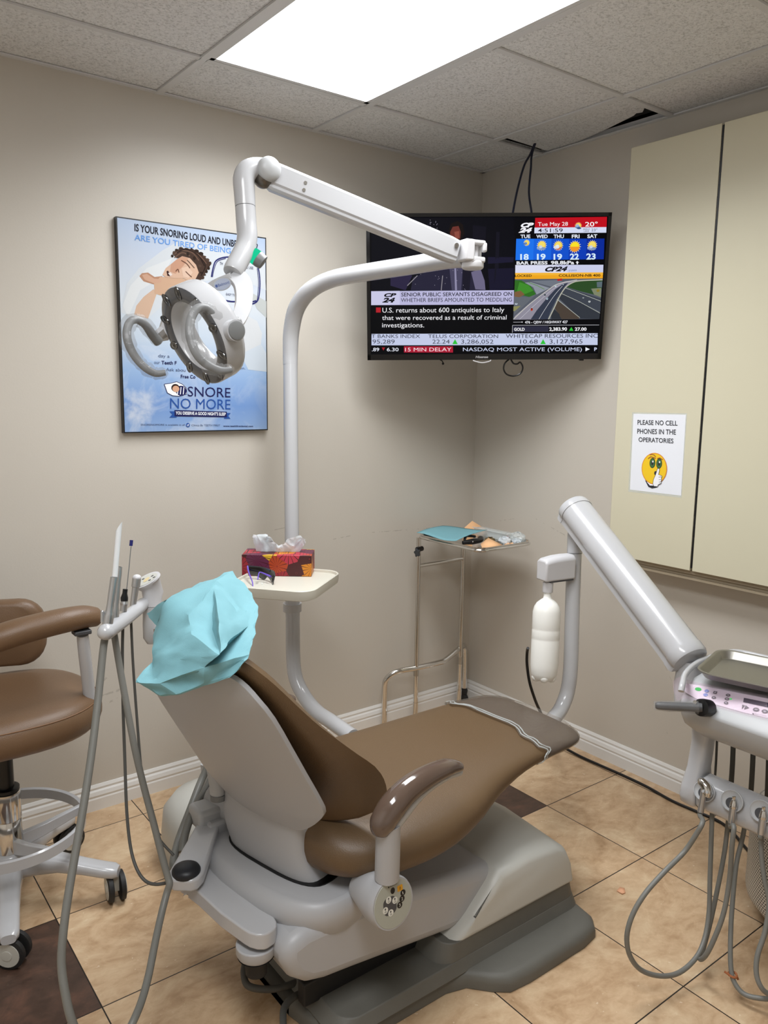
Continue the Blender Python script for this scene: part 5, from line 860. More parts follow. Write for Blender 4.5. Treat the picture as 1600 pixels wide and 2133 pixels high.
# high volume suction with white tip
hv = thing('suction_handpiece', 'satin steel suction handpiece with long white tip, first in the assistant holder', 'suction handpiece', (-2.0643, -0.9779, 0.9696))
b0, b1 = V((-2.0659, -0.9829, 0.9700)), V((-2.0452, -0.9784, 1.0759))
link('handle', MB().tube([b0, lerp3(b0, b1, .16), lerp3(b0, b1, .24), lerp3(b0, b1, .30), lerp3(b0, b1, .45), lerp3(b0, b1, .62), lerp3(b0, b1, .8), lerp3(b0, b1, .9), b1], [.0115, .0115, .0105, .0085, .0080, .0082, .0082, .0082, .0082], seg=18), HANDP, hv)
link('valve_lever', MB().sphere((-2.0746, -0.9771, 0.9990), .0042).tube([(-2.0746, -0.9771, 0.9990), (-2.0764, -0.9800, 0.9767)], .0042, seg=10), HANDP, hv)
e0, e1 = V((-2.0442, -0.9789, 1.0769)), V((-2.0275, -0.9706, 1.1870)); ea = (e1 - e0).normalized(); es1 = ea.orthogonal().normalized(); es2 = ea.cross(es1)
tp = MB(); rings = []
vdir = (V((-2.0219, -0.9738, 1.1924)) - V((-2.0308, -0.9679, 1.1880))).normalized()
for t_ in (0, .5, .94, 1.0):
    c_ = lerp3(e0, e1, t_); rr = .0062
    rings.append([c_ + (es1 * math.cos(a) + es2 * math.sin(a)) * rr + ea * ((0.014 * (es1 * math.cos(a) + es2 * math.sin(a)).dot(vdir)) if t_ == 1.0 else 0) for a in [2 * math.pi * k / 16 for k in range(16)]])
tp.loft(rings, 0, True, False); link('white_tip', tp, mat('white_tip_plastic', '#e6e9ec', .35), hv)
link('hose', MB().tube([(-2.0694, -0.9845, 0.9476), (-2.0781, -0.9886, 0.9246), (-2.1055, -1.0252, 0.8242), (-2.1372, -1.0706, 0.7271), (-2.1686, -1.1131, 0.6452), (-2.2007, -1.1543, 0.5680), (-2.2318, -1.1954, 0.4957), (-2.2534, -1.2277, 0.4400), (-2.2663, -1.2531, 0.3892), (-2.2688, -1.2861, 0.3403), (-2.2648, -1.3095, 0.3003), (-2.2444, -1.3418, 0.2132)], .0082, n=5, seg=14), HOSE, hv)
# second suction handpiece
h2 = thing('suction_handpiece', 'satin steel suction handpiece without a tip, second in the assistant holder', 'suction handpiece', (-2.0325, -0.9385, 0.9694))
b0, b1 = V((-2.0327, -0.9323, 0.9679)), V((-2.0142, -0.9239, 1.0850))
link('handle', MB().tube([b0, lerp3(b0, b1, .08), lerp3(b0, b1, .16), lerp3(b0, b1, .24), lerp3(b0, b1, .4), lerp3(b0, b1, .62), lerp3(b0, b1, .74), lerp3(b0, b1, .86), b1], [.010, .009, .0085, .0068, .0072, .0062, .0060, .0068, .0062], seg=18), HANDP, h2)
link('socket', MB().lathe([(.0045, 0), (.0045, .0004)], b1 + V((0, 0, .0003)), b1 - b0, 14), BLACK, h2)
link('hose', MB().tube([(-2.0352, -0.9317, 0.9277), (-2.0324, -0.9440, 0.8747), (-2.0295, -0.9772, 0.7793), (-2.0250, -1.0136, 0.6741), (-2.0187, -1.0469, 0.5918), (-2.0129, -1.0845, 0.5186), (-2.0086, -1.1196, 0.4521), (-2.0055, -1.1424, 0.4124), (-2.0058, -1.1507, 0.4007), (-2.0144, -1.1540, 0.3825), (-2.0375, -1.1795, 0.3566), (-2.0686, -1.2238, 0.3338), (-2.1047, -1.2778, 0.3070), (-2.1361, -1.3204, 0.2916), (-2.1697, -1.3595, 0.2858), (-2.2015, -1.3675, 0.2500)], .0078, n=5, seg=14), HOSE, h2)
# saliva ejector with blue capped wire
s3_ = thing('saliva_ejector', 'thin saliva ejector with blue tip and black collar, third in the assistant holder', 'saliva ejector', (-1.9941, -0.8793, 0.9666))
b0 = V((-1.9991, -0.8940, 0.9697)); b1 = V((-1.9953, -0.8923, 0.9935))
link('valve_body', MB().tube([b0, lerp3(b0, b1, .5), lerp3(b0, b1, .7), lerp3(b0, b1, .75), b1], [.008, .008, .0085, .0095, .008], seg=18), HANDP, s3_)
link('collar', MB().tube([(-1.9953, -0.8923, 0.9935), (-1.9947, -0.8913, 1.0014), (-1.9929, -0.8906, 1.0116), (-1.9912, -0.8900, 1.0218)], [.0085, .0088, .0058, .0058], seg=16), BLACK, s3_)
link('wire_tube', MB().tube([(-1.9885, -0.8921, 1.0219), (-1.9795, -0.8887, 1.0752), (-1.9720, -0.8853, 1.1229)], .0011, seg=8), MGREY, s3_)
link('blue_tip', MB().tube([(-1.9722, -0.8849, 1.1240), (-1.9699, -0.8841, 1.1376)], .0040, seg=14), mat('deep_blue_plastic', '#1b1f6b', .4), s3_)
link('hose', MB().tube([(-2.0014, -0.8931, 0.9319), (-2.0074, -0.9005, 0.8694), (-2.0158, -0.9159, 0.7557), (-2.0265, -0.9457, 0.6241), (-2.0392, -0.9832, 0.5104), (-2.0451, -1.0181, 0.4381), (-2.0439, -1.0517, 0.4006), (-2.0335, -1.0764, 0.3796), (-2.0182, -1.1010, 0.3785), (-1.9943, -1.1183, 0.3833)], .0038, n=5, seg=10), HOSED, s3_)
# syringe
s4_ = thing('air_water_syringe', 'short steel syringe handle with white cap, last in the assistant holder', 'syringe', (-1.9555, -0.8333, 0.9620))
b0, b1 = V((-1.9579, -0.8436, 0.9647)), V((-1.9449, -0.8407, 1.0317))
link('handle', MB().tube([b0, lerp3(b0, b1, .68), lerp3(b0, b1, .70), b1], [.0075, .0085, .0105, .0108], seg=18), HANDP, s4_)
link('white_cap', MB().sphere(b1 + V((0, 0, .002)), .0108, sc=(1, 1, .75)), WPLAS, s4_)
link('hose', MB().tube([(-1.9649, -0.8458, 0.9260), (-1.9693, -0.8615, 0.8264), (-1.9723, -0.8817, 0.7092), (-1.9776, -0.9119, 0.5967), (-1.9801, -0.9352, 0.5319), (-1.9770, -0.9626, 0.4678), (-1.9679, -0.9911, 0.4217), (-1.9453, -1.0280, 0.3856)], .0034, n=5, seg=10), HOSED, s4_)
for pp_ in ([(-1.7271, -0.7725, 0.4629), (-1.7607, -0.7807, 0.4189), (-1.8243, -0.8425, 0.3748), (-1.8732, -0.8886, 0.3381), (-1.9179, -0.9579, 0.3293), (-1.9306, -0.9880, 0.3212)], [(-1.7363, -0.8166, 0.4620), (-1.7732, -0.8456, 0.4292), (-1.8321, -0.8833, 0.3961), (-1.8727, -0.9227, 0.3612), (-1.8919, -0.9510, 0.3358)]):
    link('supply_hose', MB().tube(pp_, .0105, n=5, seg=12), HOSE, aa)

# ================================================================ DENTAL LIGHT (post, arms, ring head)
dl = thing('dental_light', 'white ring shaped dental lamp on long jointed arms and a tall post beside the chair', 'dental lamp', (-1.145, -0.235, 0))
link('post', MB().tube([(-1.1864, -0.6957, 0.3616), (-1.1868, -0.5666, 0.3697), (-1.1904, -0.4863, 0.3760), (-1.1950, -0.4137, 0.4046), (-1.2020, -0.3592, 0.4614), (-1.1990, -0.3346, 0.5353), (-1.1895, -0.3163, 0.6555), (-1.1639, -0.2695, 1.0008), (-1.1394, -0.2246, 1.3462), (-1.1208, -0.1922, 1.6221)], [.026] * 10, n=5, seg=24), WHITE, dl, ang=70)
J = V((-1.0266, -1.0373, 1.8712))
link('lower_arm', MB().tube([(-1.1231, -0.1958, 1.5876), (-1.1206, -0.1920, 1.6306), (-1.1188, -0.1965, 1.7071), (-1.1182, -0.2329, 1.7855), (-1.1093, -0.3056, 1.8394), (-1.0804, -0.3979, 1.8717), (-1.0540, -0.5566, 1.8795), (-1.0307, -0.7523, 1.8809), (-1.0323, -0.9425, 1.8780), (-1.0336, -1.0192, 1.8714)], [.0265, .0275, .0295, .0305, .0295, .0285, .028, .0275, .027, .027], n=5, seg=26), WHITE, dl, ang=70)
# joint knuckle
kx = (V((-1.0912, -1.0380, 1.8757)) - V((-1.6144, -0.9288, 2.0211))).normalized(); kz = V((0, 0, 1)); kz = (kz - kx * kz.dot(kx)).normalized(); ky = kz.cross(kx)
hx_ = V((kx.x, kx.y, 0)).normalized(); hz_2 = V((0, 0, 1)); hy_ = hz_2.cross(hx_); KA = (hx_, hy_, hz_2)
kn = MB(); kc = V((-1.0553, -1.0377, 1.8874)); q_ = J - V((0, 0, .012))
kn.lathe([(.028, -.020), (.031, -.014), (.031, .002), (.026, .006)], q_, (0, 0, 1), 28)
kn.box(kc + hx_ * .002, (.030, .048, .058), ax=KA); kn.box(kc + hx_ * .030 + hz_2 * .022, (.046, .046, .013), ax=KA); kn.box(kc + hx_ * .030 - hz_2 * .024, (.046, .046, .016), ax=KA)
kn.box(kc + hx_ * .050 + hy_ * .014, (.014, .020, .058), ax=KA); kn.box(kc + hx_ * .050 - hy_ * .016 + hz_2 * .010, (.014, .016, .026), ax=KA); kn.lathe([(.010, -.02), (.010, .02)], kc + hx_ * .030, (0, 0, 1), 18)
link('knuckle', kn, WPLAS, dl, bevel=.005, seg=3, ang=50)
U_0, U_1 = V((-1.6123, -0.9319, 2.0131)), V((-1.0821, -1.0178, 1.8844)); ux = (U_1 - U_0).normalized(); uz = V((0, 0, 1)); uz = (uz - ux * uz.dot(ux)).normalized(); uy = uz.cross(ux)
prof = [(-.012, .034), (.012, .034), (.0175, .027), (.0175, -.016), (.0145, -.021), (.0145, -.028), (.009, -.034), (-.009, -.034), (-.0145, -.028), (-.0145, -.021), (-.0175, -.016), (-.0175, .027)]
def ur(p, k=1.0): return [p + uy * (a * k) + uz * (b_ * k) for a, b_ in prof]
L_ = (U_1 - U_0).length
ua = MB().loft([ur(U_0 - ux * .012, .55), ur(U_0 - ux * .004, .85), ur(U_0 + ux * .008), ur(U_1 - ux * .02), ur(U_1 + ux * .006, .93), ur(U_1 + ux * .012, .6)])
uo = link('upper_arm', ua, WHITE, dl, ang=30, bevel=.002)
for (a, b_) in ((.085, .012), (.085, -.006)): link('screw', MB().lathe([(.0045, 0), (.0045, .0012)], U_0 + ux * a + uz * b_ - uy * .0175 * (1 if (uy.dot(V((0, -1, 0))) < 0) else -1), (-uy if uy.dot(V((0, -1, 0))) < 0 else uy), 14), STEEL, uo)
side = -uy if uy.dot(V((0, -1, 0))) < 0 else uy
link('screw', MB().lathe([(.007, 0), (.007, .004)], U_1 - ux * .006 + uz * .012 + side * .017, side, 14), STEEL, uo)
link('elbow_cap', MB().lathe([(.001, .026), (.014, .0245), (.024, .0205), (.0285, .013), (.0295, 0), (.0285, -.04), (.02, -.052)], U_0 + uz * .008 - ux * .012 + side * .012, side, 30), WGREY, dl, ang=60)
link('elbow_socket', MB().sphere(U_0 - ux * .016 - uz * .012, .024), mat('tarnished_steel', '#6b6660', .3, .8), dl)
EP = [V(p) for p in [(-1.6274, -0.9237, 2.0289), (-1.6493, -0.9204, 2.0258), (-1.6687, -0.9201, 2.0160), (-1.6791, -0.9223, 1.9962), (-1.6806, -0.9269, 1.9665), (-1.6817, -0.9328, 1.9311)]]
link('elbow', MB().tube(EP, [.0255, .0262, .0265, .0262, .0255, .0245], n=6, seg=26), WHITE, dl, ang=70)
link('elbow_ring', MB().lathe([(.0246, 0), (.0246, .0016)], EP[-1], (0, 0, -1), 26), DGREY, dl)
link('yoke_stem', MB().tube([(-1.6818, -0.9330, 1.9300), (-1.6830, -0.9392, 1.8923), (-1.6852, -0.9474, 1.8609), (-1.6944, -0.9546, 1.8334), (-1.7139, -0.9644, 1.8046), (-1.7339, -0.9734, 1.7774), (-1.7406, -0.9765, 1.7676)], [.0245, .0245, .0245, .0245, .0245, .024, .022], n=5, seg=26), WHITE, dl, ang=70)
kb2 = V((-1.6653, -0.9693, 1.8059)); kd = (V((-1.6610, -0.9803, 1.7995)) - V((-1.6871, -0.9623, 1.8222))).normalized()
link('switch_knob', MB().lathe([(.016, -.034), (.0185, -.016), (.0190, -.006)], kb2, kd, 24), emit('switch_glow_green', '#19d8a0', 0.9), dl)
link('switch_cap', MB().lathe([(.0185, -.006), (.0190, .0), (.017, .012), (.010, .0135)], kb2, kd, 24), MGREY, dl)
# ring head: axis towards the mouth of a patient; disc centre
RC = V((-1.8736, -1.0514, 1.6105))
ra = V((-0.9028, -0.0917, -0.4203))          # direction the lamp shines
rs_ = V((0.1115, -0.9935, -0.0226)); rt = ra.cross(rs_)
R1, R2 = 0.113, 0.077
def rg(r, h, n=48, kx_=1.0): return [RC + ra * h + rs_ * (r * kx_ * math.cos(a)) + rt * (r * math.sin(a)) for a in [2 * math.pi * k / n for k in range(n)]]
SEQ = [(R1 * .93, -.056), (R1 * .985, -.050), (R1, -.042), (R1, -.004), (R1 * .985, 0), (R2 * 1.03, .0), (R2, -.004), (R2 * .98, -.050), (R2 * 1.03, -.056)]
hd = MB(); ring_ = [rg(r, h) for r, h in SEQ]; hd.loft(ring_ + [ring_[0]], 0, False, False)
ho = link('ring_housing', hd, WHITE, dl, ang=50)
fp = MB(); fp.loft([rg(R1 * .985, .0008), rg(R1 * .95, .0035), rg(R2 * 1.10, .0035), rg(R2 * 1.03, .0008)], 0, False, False)
link('front_bezel', fp, mat('lamp_front_grey', '#54565b', .25, coat=.4), ho, ang=60)
for k in range(10):
    a = 2 * math.pi * (k + .3) / 10; c_ = RC + ra * .0037 + (rs_ * math.cos(a) + rt * math.sin(a)) * (R1 * .5 + R2 * .54); tv_ = (-rs_ * math.sin(a) + rt * math.cos(a)); rv_ = rs_ * math.cos(a) + rt * math.sin(a)
    lm = MB(); lm.loft([[c_ + tv_ * (.0098 * q * math.cos(z_)) + rv_ * (.0162 * q * math.sin(z_)) + ra * hh for z_ in [2 * math.pi * i / 20 for i in range(20)]] for q, hh in ((1, 0), (.96, .0016), (.6, .0006), (.25, .0022), (.05, .003))])
    link('lens', lm, mat('lamp_lens', '#101113', .06, coat=1.0), ho, ang=60)
# yoke arms from the stem to the ring sides
Y0 = V((-1.7410, -0.9771, 1.7632)); yr = RC + rs_ * (R1 + .004) + ra * -.03; yl = RC - rs_ * (R1 + .004) + ra * -.03
def strap(pts_, ws, nm, th=.006):
    b = MB(); pts2, ws2 = smooth([V(p) for p in pts_], ws, 6); rings = []
    for i, p in enumerate(pts2):
        t_ = (pts2[min(i + 1, len(pts2) - 1)] - pts2[max(i - 1, 0)]).normalized(); wd_ = (ra - t_ * ra.dot(t_)).normalized(); n_ = t_.cross(wd_)
        rings.append([p + wd_ * ws2[i] + n_ * th, p - wd_ * ws2[i] + n_ * th, p - wd_ * ws2[i] - n_ * th, p + wd_ * ws2[i] - n_ * th])
    b.loft(rings); return link(nm, b, WHITE, dl, bevel=.004, seg=3, ang=50)
strap([Y0, (-1.7314, -0.9899, 1.7540), (-1.7277, -1.0061, 1.7310), (-1.7381, -1.0250, 1.6906), (-1.7579, -1.0414, 1.6589), (-1.7815, -1.0538, 1.6333)], [.022, .024, .022, .019, .017, .014], 'yoke_arm')
strap([Y0, (-1.7593, -0.9587, 1.7524), (-1.7831, -0.9251, 1.7337), (-1.8096, -0.8881, 1.7214), (-1.8383, -0.8594, 1.6902), (-1.8681, -0.8627, 1.6206), (-1.8899, -0.8826, 1.6296)], [.022, .022, .020, .018, .016, .015, .014], 'yoke_arm')
hubc = RC + ra * -.028 + rs_ * (R1 + .016); hn = rs_
link('yoke_hub', MB().lathe([(.024, -.045), (.0225, -.02), (.0225, 0)], hubc, hn, 28), WHITE, dl, ang=50)
link('hub_cap', MB().lathe([(.0195, 0), (.0195, .003), (.017, .004)], hubc, hn, 28), MGREY, dl, ang=50)
ov = MB(); oc = V((-1.7723, -0.9599, 1.7412)); 
oa = (V((-1.7484, -0.9813, 1.7446)) - V((-1.7798, -0.9598, 1.7319))).normalized(); oc = V((-1.7695, -0.9817, 1.7383)); on = (V((-2.6, -2.7, 1.5)) - oc).normalized(); ob_ = on.cross(oa).normalized()
if ob_.z < 0: ob_ = -ob_
disc(ov, oc, .0215, .0145, oa, ob_, 0); disc(ov, oc + on * .0006, .0195, .0125, oa, ob_, 1); text(ov, 'Belmont', oc + on * .001 - oa * .010 - ob_ * .003, oc + on * .001 + oa * .017 - ob_ * .003, oc + on * .001 - oa * .010 + ob_ * .004, 2); disc(ov, oc + on * .001 - oa * .014, .0028, .0035, oa, ob_, 2)
link('badge', ov, [WGREY, mat('badge_blue_grey', '#a9b2c6', .35), mat('badge_blue', '#4a5f98', .4)], dl)
# grips, each inside a clear sleeve
for pts_ in ([(-1.7945, -1.1058, 1.6421), (-1.8339, -1.1273, 1.6384), (-1.8668, -1.1451, 1.6472), (-1.8902, -1.1496, 1.6629), (-1.9150, -1.1571, 1.6577), (-1.9330, -1.1678, 1.6299), (-1.9390, -1.1822, 1.5974), (-1.9316, -1.1939, 1.5658), (-1.9119, -1.2002, 1.5452), (-1.8865, -1.2089, 1.5342), (-1.8645, -1.2125, 1.5367)], [(-1.8901, -0.8871, 1.6051), (-1.9073, -0.8967, 1.6192), (-1.9309, -0.9127, 1.6409), (-1.9532, -0.9195, 1.6498), (-1.9713, -0.9262, 1.6419), (-1.9821, -0.9356, 1.6166), (-1.9793, -0.9432, 1.5881), (-1.9669, -0.9515, 1.5609), (-1.9496, -0.9624, 1.5400), (-1.9295, -0.9670, 1.5298), (-1.9101, -0.9750, 1.5323)]):
    link('grip', MB().tube(pts_, [.012, .011, .0095, .009, .009, .0095, .0095, .009, .0088, .008, .0065], n=5, seg=16), MGREY, dl, ang=70)
    random.seed(4); P2, R2_ = smooth([V(p) for p in pts_], [.015, .016, .016, .0155, .016, .0165, .016, .0155, .015, .013, .010], 4)
    P2 = P2 + [P2[-1] + (P2[-1] - P2[-3]) * .6]; R2_ = [r + random.uniform(-.0022, .0028) for r in R2_] + [.004]
    link('clear_sleeve', MB().tube(P2, R2_, seg=12, cap=False), SLEEVE, dl, ang=25)
# side tray on the post
TZt = 0.868
trc = [V((-1.5244, -0.4534, 0.8680)), V((-1.3785, -0.6418, 0.8680)), V((-1.1101, -0.3600, 0.8680)), V((-1.3527, -0.2342, 0.8680))]
txa = (trc[1] - trc[0]); txa.z = 0; txa.normalize(); tya = V((-txa.y, txa.x, 0)); tcen = V((-1.3690, -0.4654, 0.8680))
tyw = 0.245
poly_ = []
for (a, b_) in rrect(0, 0, .150, .160, .055): poly_.append((a, b_))
tcen = V((-1.4458, -0.5667, 0.8680)) + tya * .155 + txa * .012
def tr(k, z): return [tcen + txa * (a * k) + tya * (b_ * k) + V((0, 0, z)) for a, b_ in poly_]
link('side_tray', MB().loft([tr(.93, -.026), tr(.985, -.022), tr(1.0, -.010), tr(1.0, .008), tr(.985, .010), tr(.965, .008), tr(.955, .0), tr(.5, .0), tr(.1, .0)]), TRAYP, dl, ang=40)
link('tray_clamp', MB().lathe([(.034, -.05), (.034, -.02)], V((-1.1831, -0.3029, 0.7504)), (0, 0, 1), 24), WHITE, dl)

# ================================================================ TISSUE BOX and GLASSES on that tray
zt_ = TZt + .001
f0, f1 = V((-1.4028, -0.3394, 0.8690)), V((-1.2144, -0.4842, 0.8690)); ta = (f1 - f0); ta.z = 0; TWx = ta.length; ta.normalize(); tb_ = V((-ta.y, ta.x, 0)); TH_ = 0.0725; TDp = 0.112
tbx = thing('tissue_box', 'red and orange patterned tissue box on the cream side tray', 'tissue box', (f0 + f1) / 2 + tb_ * TDp / 2)
m_, nt, b, pos = newmat('parasol_pattern_card', .4)
def parasol_cells(scale, seedv):
    mp = nt.nodes.new('ShaderNodeMapping'); mp.inputs['Location'].default_value = (seedv, seedv * .7, .3); nt.links.new(pos, mp.inputs['Vector'])
    vo = nt.nodes.new('ShaderNodeTexVoronoi'); vo.inputs['Scale'].default_value = scale; nt.links.new(mp.outputs[0], vo.inputs['Vector'])
    sb = nt.nodes.new('ShaderNodeVectorMath'); sb.operation = 'SUBTRACT'; nt.links.new(mp.outputs[0], sb.inputs[0]); nt.links.new(vo.outputs['Position'], sb.inputs[1])
    sp = nt.nodes.new('ShaderNodeSeparateXYZ'); nt.links.new(sb.outputs[0], sp.inputs[0])
    ang_ = M_(nt, 'ARCTAN2', sp.outputs[2], M_(nt, 'ADD', sp.outputs[0], M_(nt, 'MULTIPLY', sp.outputs[1], -0.7)))
    rib = M_(nt, 'LESS_THAN', M_(nt, 'ABSOLUTE', M_(nt, 'SUBTRACT', M_(nt, 'FRACT', M_(nt, 'MULTIPLY', ang_, 2.2)), .5)), .07)
    sc_ = nt.nodes.new('ShaderNodeSeparateColor'); nt.links.new(vo.outputs['Color'], sc_.inputs[0])
    return vo.outputs['Distance'], rib, sc_.outputs[0]
dist_, rib_, rnd = parasol_cells(17, 2.0)
n_ = nt.nodes.new('ShaderNodeValToRGB'); n_.color_ramp.interpolation = 'CONSTANT'; e = n_.color_ramp.elements
for i, (p_, c_) in enumerate([(0, '#9c2030'), (.22, '#c0354a'), (.38, '#b8461f'), (.55, '#dc8a1e'), (.68, '#e0b52a'), (.78, '#5b2347'), (.88, '#3a1218')]):
    el = e[i] if i < 2 else e.new(p_); el.position = p_; el.color = lin(c_)
nt.links.new(rnd, n_.inputs[0])
col = mixc(nt, rib_, n_.outputs[0], lin('#3a0e12')); dn_ = M_(nt, 'MULTIPLY', dist_, 17.0)
col = mixc(nt, M_(nt, 'LESS_THAN', M_(nt, 'FRACT', M_(nt, 'MULTIPLY', dn_, 3.0)), .12), col, lin('#7d1d1c')); col = mixc(nt, M_(nt, 'LESS_THAN', dn_, .09), col, lin('#f3dccb'))
nt.links.new(col, b.inputs['Base Color'])
link('carton', MB().box((f0 + f1) / 2 + tb_ * TDp / 2 + V((0, 0, TH_ / 2)), (TWx, TDp, TH_), ax=(ta, tb_, V((0, 0, 1)))), m_, tbx, bevel=.0012)
ts = MB(); tc_ = (f0 + f1) / 2 + tb_ * TDp * .5 + V((0, 0, TH_))
rows = []
PRF = [(0, -.092, .052), (.1, -.080, .064), (.25, -.052, .066), (.4, -.022, .048), (.5, .0, .022), (.6, .018, .030), (.75, .048, .052), (.9, .082, .056), (1, .098, .046)]
for i in range(15):
    v_ = i / 14; row = []
    for k in range(37):
        u1 = k / 36; a, h = interp(PRF, u1); base = -.078 + .15 * u1
        p = tc_ + ta * (base * (1 - v_) + a * v_) + V((0, 0, .001 + h * v_ ** .85))
        f = .004 + .010 * v_
        p = p + tb_ * (f * math.sin(u1 * 21 + 2 * v_) * .6 + (abs(mnoise.noise(p * 40)) - .25) * .030 * (.3 + v_) - .010 * v_) + V((0, 0, mnoise.noise(p * 55) * .007 * v_)) + ta * (mnoise.noise(p * 48 + V((5, 1, 2))) * .006 * v_)
        row.append(p)
    rows.append(row)
ts.grid(rows); rows2 = [[p + tb_ * (.012 + .010 * math.sin(j * .55)) + V((0, 0, -.010 * (i / 14) + .004 * math.sin(j * .8))) for j, p in enumerate(r)] for i, r in enumerate(rows)]; ts.grid(rows2)
link('tissue', ts, TISSUE, tbx, ang=50)

gl = thing('protective_glasses', 'black wraparound protective glasses with purple arms in front of the tissue box', 'glasses', V((-1.3802, -0.4466, 0.8690)))
LT = [(-1.4008, -0.3820, 0.9118), (-1.3863, -0.4056, 0.9127), (-1.3708, -0.4303, 0.9121), (-1.3595, -0.4588, 0.9078), (-1.3582, -0.4855, 0.9063), (-1.3689, -0.5105, 0.8996)]; LB = [(-1.3994, -0.3888, 0.8815), (-1.3839, -0.4138, 0.8794), (-1.3717, -0.4377, 0.8693), (-1.3679, -0.4572, 0.8825), (-1.3686, -0.4842, 0.8717), (-1.3778, -0.5099, 0.8670)]
gb = MB(); t1, _ = smooth([V(p) for p in LT], [1] * 6, 4); t2, _ = smooth([V(p) for p in LB], [1] * 6, 4); gm_ = [(a + b_) / 2 + tb_ * -.002 for a, b_ in zip(t1, t2)]; gb.grid([t1, gm_, t2])
lo = link('lens', gb, mat('smoked_lens', '#0c0b0d', .08, coat=.6), gl, ang=70); md = lo.modifiers.new('thickness', 'SOLIDIFY'); md.thickness = .0022
PUR = mat('purple_plastic', '#6b51c0', .35)
link('temple', MB().tube([(-1.4022, -0.3812, 0.9102), (-1.4089, -0.3972, 0.8992), (-1.4237, -0.4387, 0.8896), (-1.4352, -0.4767, 0.8778), (-1.4425, -0.4934, 0.8615)], [.0028, .0026, .0022, .0019, .0016], n=4, seg=10), PUR, gl)
link('temple', MB().tube([(-1.3769, -0.4930, 0.8924), (-1.3805, -0.4706, 0.8950), (-1.3916, -0.4485, 0.9002), (-1.4006, -0.4551, 0.8962), (-1.4138, -0.4729, 0.8837)], [.003, .0028, .002, .0018, .0022], n=4, seg=10), PUR, gl)
link('nose_guard', MB().tube([(-1.3790, -0.5090, 0.8669), (-1.3920, -0.5067, 0.8603), (-1.4016, -0.4921, 0.8650), (-1.4047, -0.4819, 0.8730)], .0016, n=4, seg=8), CLEARP, gl)

# ================================================================ DELIVERY UNIT
du = thing('delivery_unit', 'white instrument delivery unit with sloping arm and pink filmed control panel, right of the chair', 'delivery unit', (-0.52, -1.03, 0))
DP = 2.66
link('post', MB().tube([(-0.7487, -1.1103, 0.4073), (-0.6705, -1.1014, 0.4335), (-0.6146, -1.0892, 0.4540), (-0.5785, -1.0830, 0.4976), (-0.5661, -1.0816, 0.5537), (-0.5557, -1.0742, 0.6337), (-0.5374, -1.0544, 0.8097), (-0.5179, -1.0356, 0.9857)], [.0245] * 8, n=5, seg=24), WHITE, du, ang=70)
link('post_sleeve', MB().tube([(-0.5194, -1.0381, 0.9665), (-0.5133, -1.0314, 1.0257), (-0.5098, -1.0289, 1.0529), (-0.5081, -1.0277, 1.0657)], [.0252, .0252, .022, .016], seg=24, n=3), WHITE, du, ang=50)
link('post_ring', MB().tube([(-0.5196, -1.0383, 0.9649), (-0.5194, -1.0380, 0.9673)], .0256, seg=24), MGREY, du)
# sloping arm
a0, a1 = V((-0.5236, -1.0325, 1.1117)), V((-0.6394, -1.5443, 0.7698)); ax_ = (a1 - a0).normalized(); au = V((0, 0, 1)); au = (au - ax_ * au.dot(ax_)).normalized(); as_ = au.cross(ax_)
AP = []
for k in range(25):
    a = math.radians(-25 + 230 * k / 24); AP.append((.056 * math.cos(a), .050 * math.sin(a) + .004))
AP += [(-.046, -.022), (-.046, -.040), (.046, -.040), (.046, -.022)]
def ar(p, k=1.0): return [p + as_ * (x * k) + au * (y * k) for x, y in AP]
link('sloping_arm', MB().loft([ar(a0 + ax_ * .012), ar(a1 - ax_ * .015)]), WHITE, du, ang=35)
def capr(p, k): return [p + as_ * (x * k) + au * (y * k) for x, y in AP]
link('arm_cap', MB().loft([capr(a0 - ax_ * .018, .80), capr(a0 - ax_ * .012, .98), capr(a0 - ax_ * .004, 1.035), capr(a0 + ax_ * .014, 1.035)]), WHITE, du, ang=35)
link('arm_cap', MB().loft([capr(a1 - ax_ * .016, 1.03), capr(a1 + ax_ * .008, 1.03), capr(a1 + ax_ * .016, .96), capr(a1 + ax_ * .02, .7)]), WHITE, du, ang=35)
link('arm_swivel', MB().lathe([(.040, -.11), (.044, -.05), (.040, .0), (.03, .02)], a1 + V((0.01, -.012, -.03)), (0, 0, 1), 28), WHITE, du, ang=50)
# console: profile in x-z carried along y, rounded at the left end
Y0_, Y1_ = -1.625, -2.30
CP_ = [(-0.735, 0.605), (-0.790, 0.640), (-0.812, 0.672), (-0.818, 0.700), (-0.812, 0.708), (-0.748, 0.752), (-0.70, 0.758), (-0.42, 0.762), (-0.40, 0.745), (-0.40, 0.64), (-0.43, 0.605)]
def cr(y, k, cxk=-0.60, czk=0.69): return [V((cxk + (x - cxk) * k, y, czk + (z - czk) * (0.55 + 0.45 * k))) for x, z in CP_]
link('console', MB().loft([cr(Y0_ + .018, .55), cr(Y0_ + .008, .80), cr(Y0_ - .01, .93), cr(Y0_ - .04, 1.0), cr(Y1_, 1.0)]), WGREY, du, bevel=.008, seg=3, ang=40)
sb_ = MB(); sb_.tube([(-0.8060, -1.8673, 0.7055), (-0.8060, -1.7964, 0.7006), (-0.8060, -1.7210, 0.6953), (-0.8000, -1.6644, 0.6910)], .0012, seg=6); link('seam', sb_, DGREY, du)
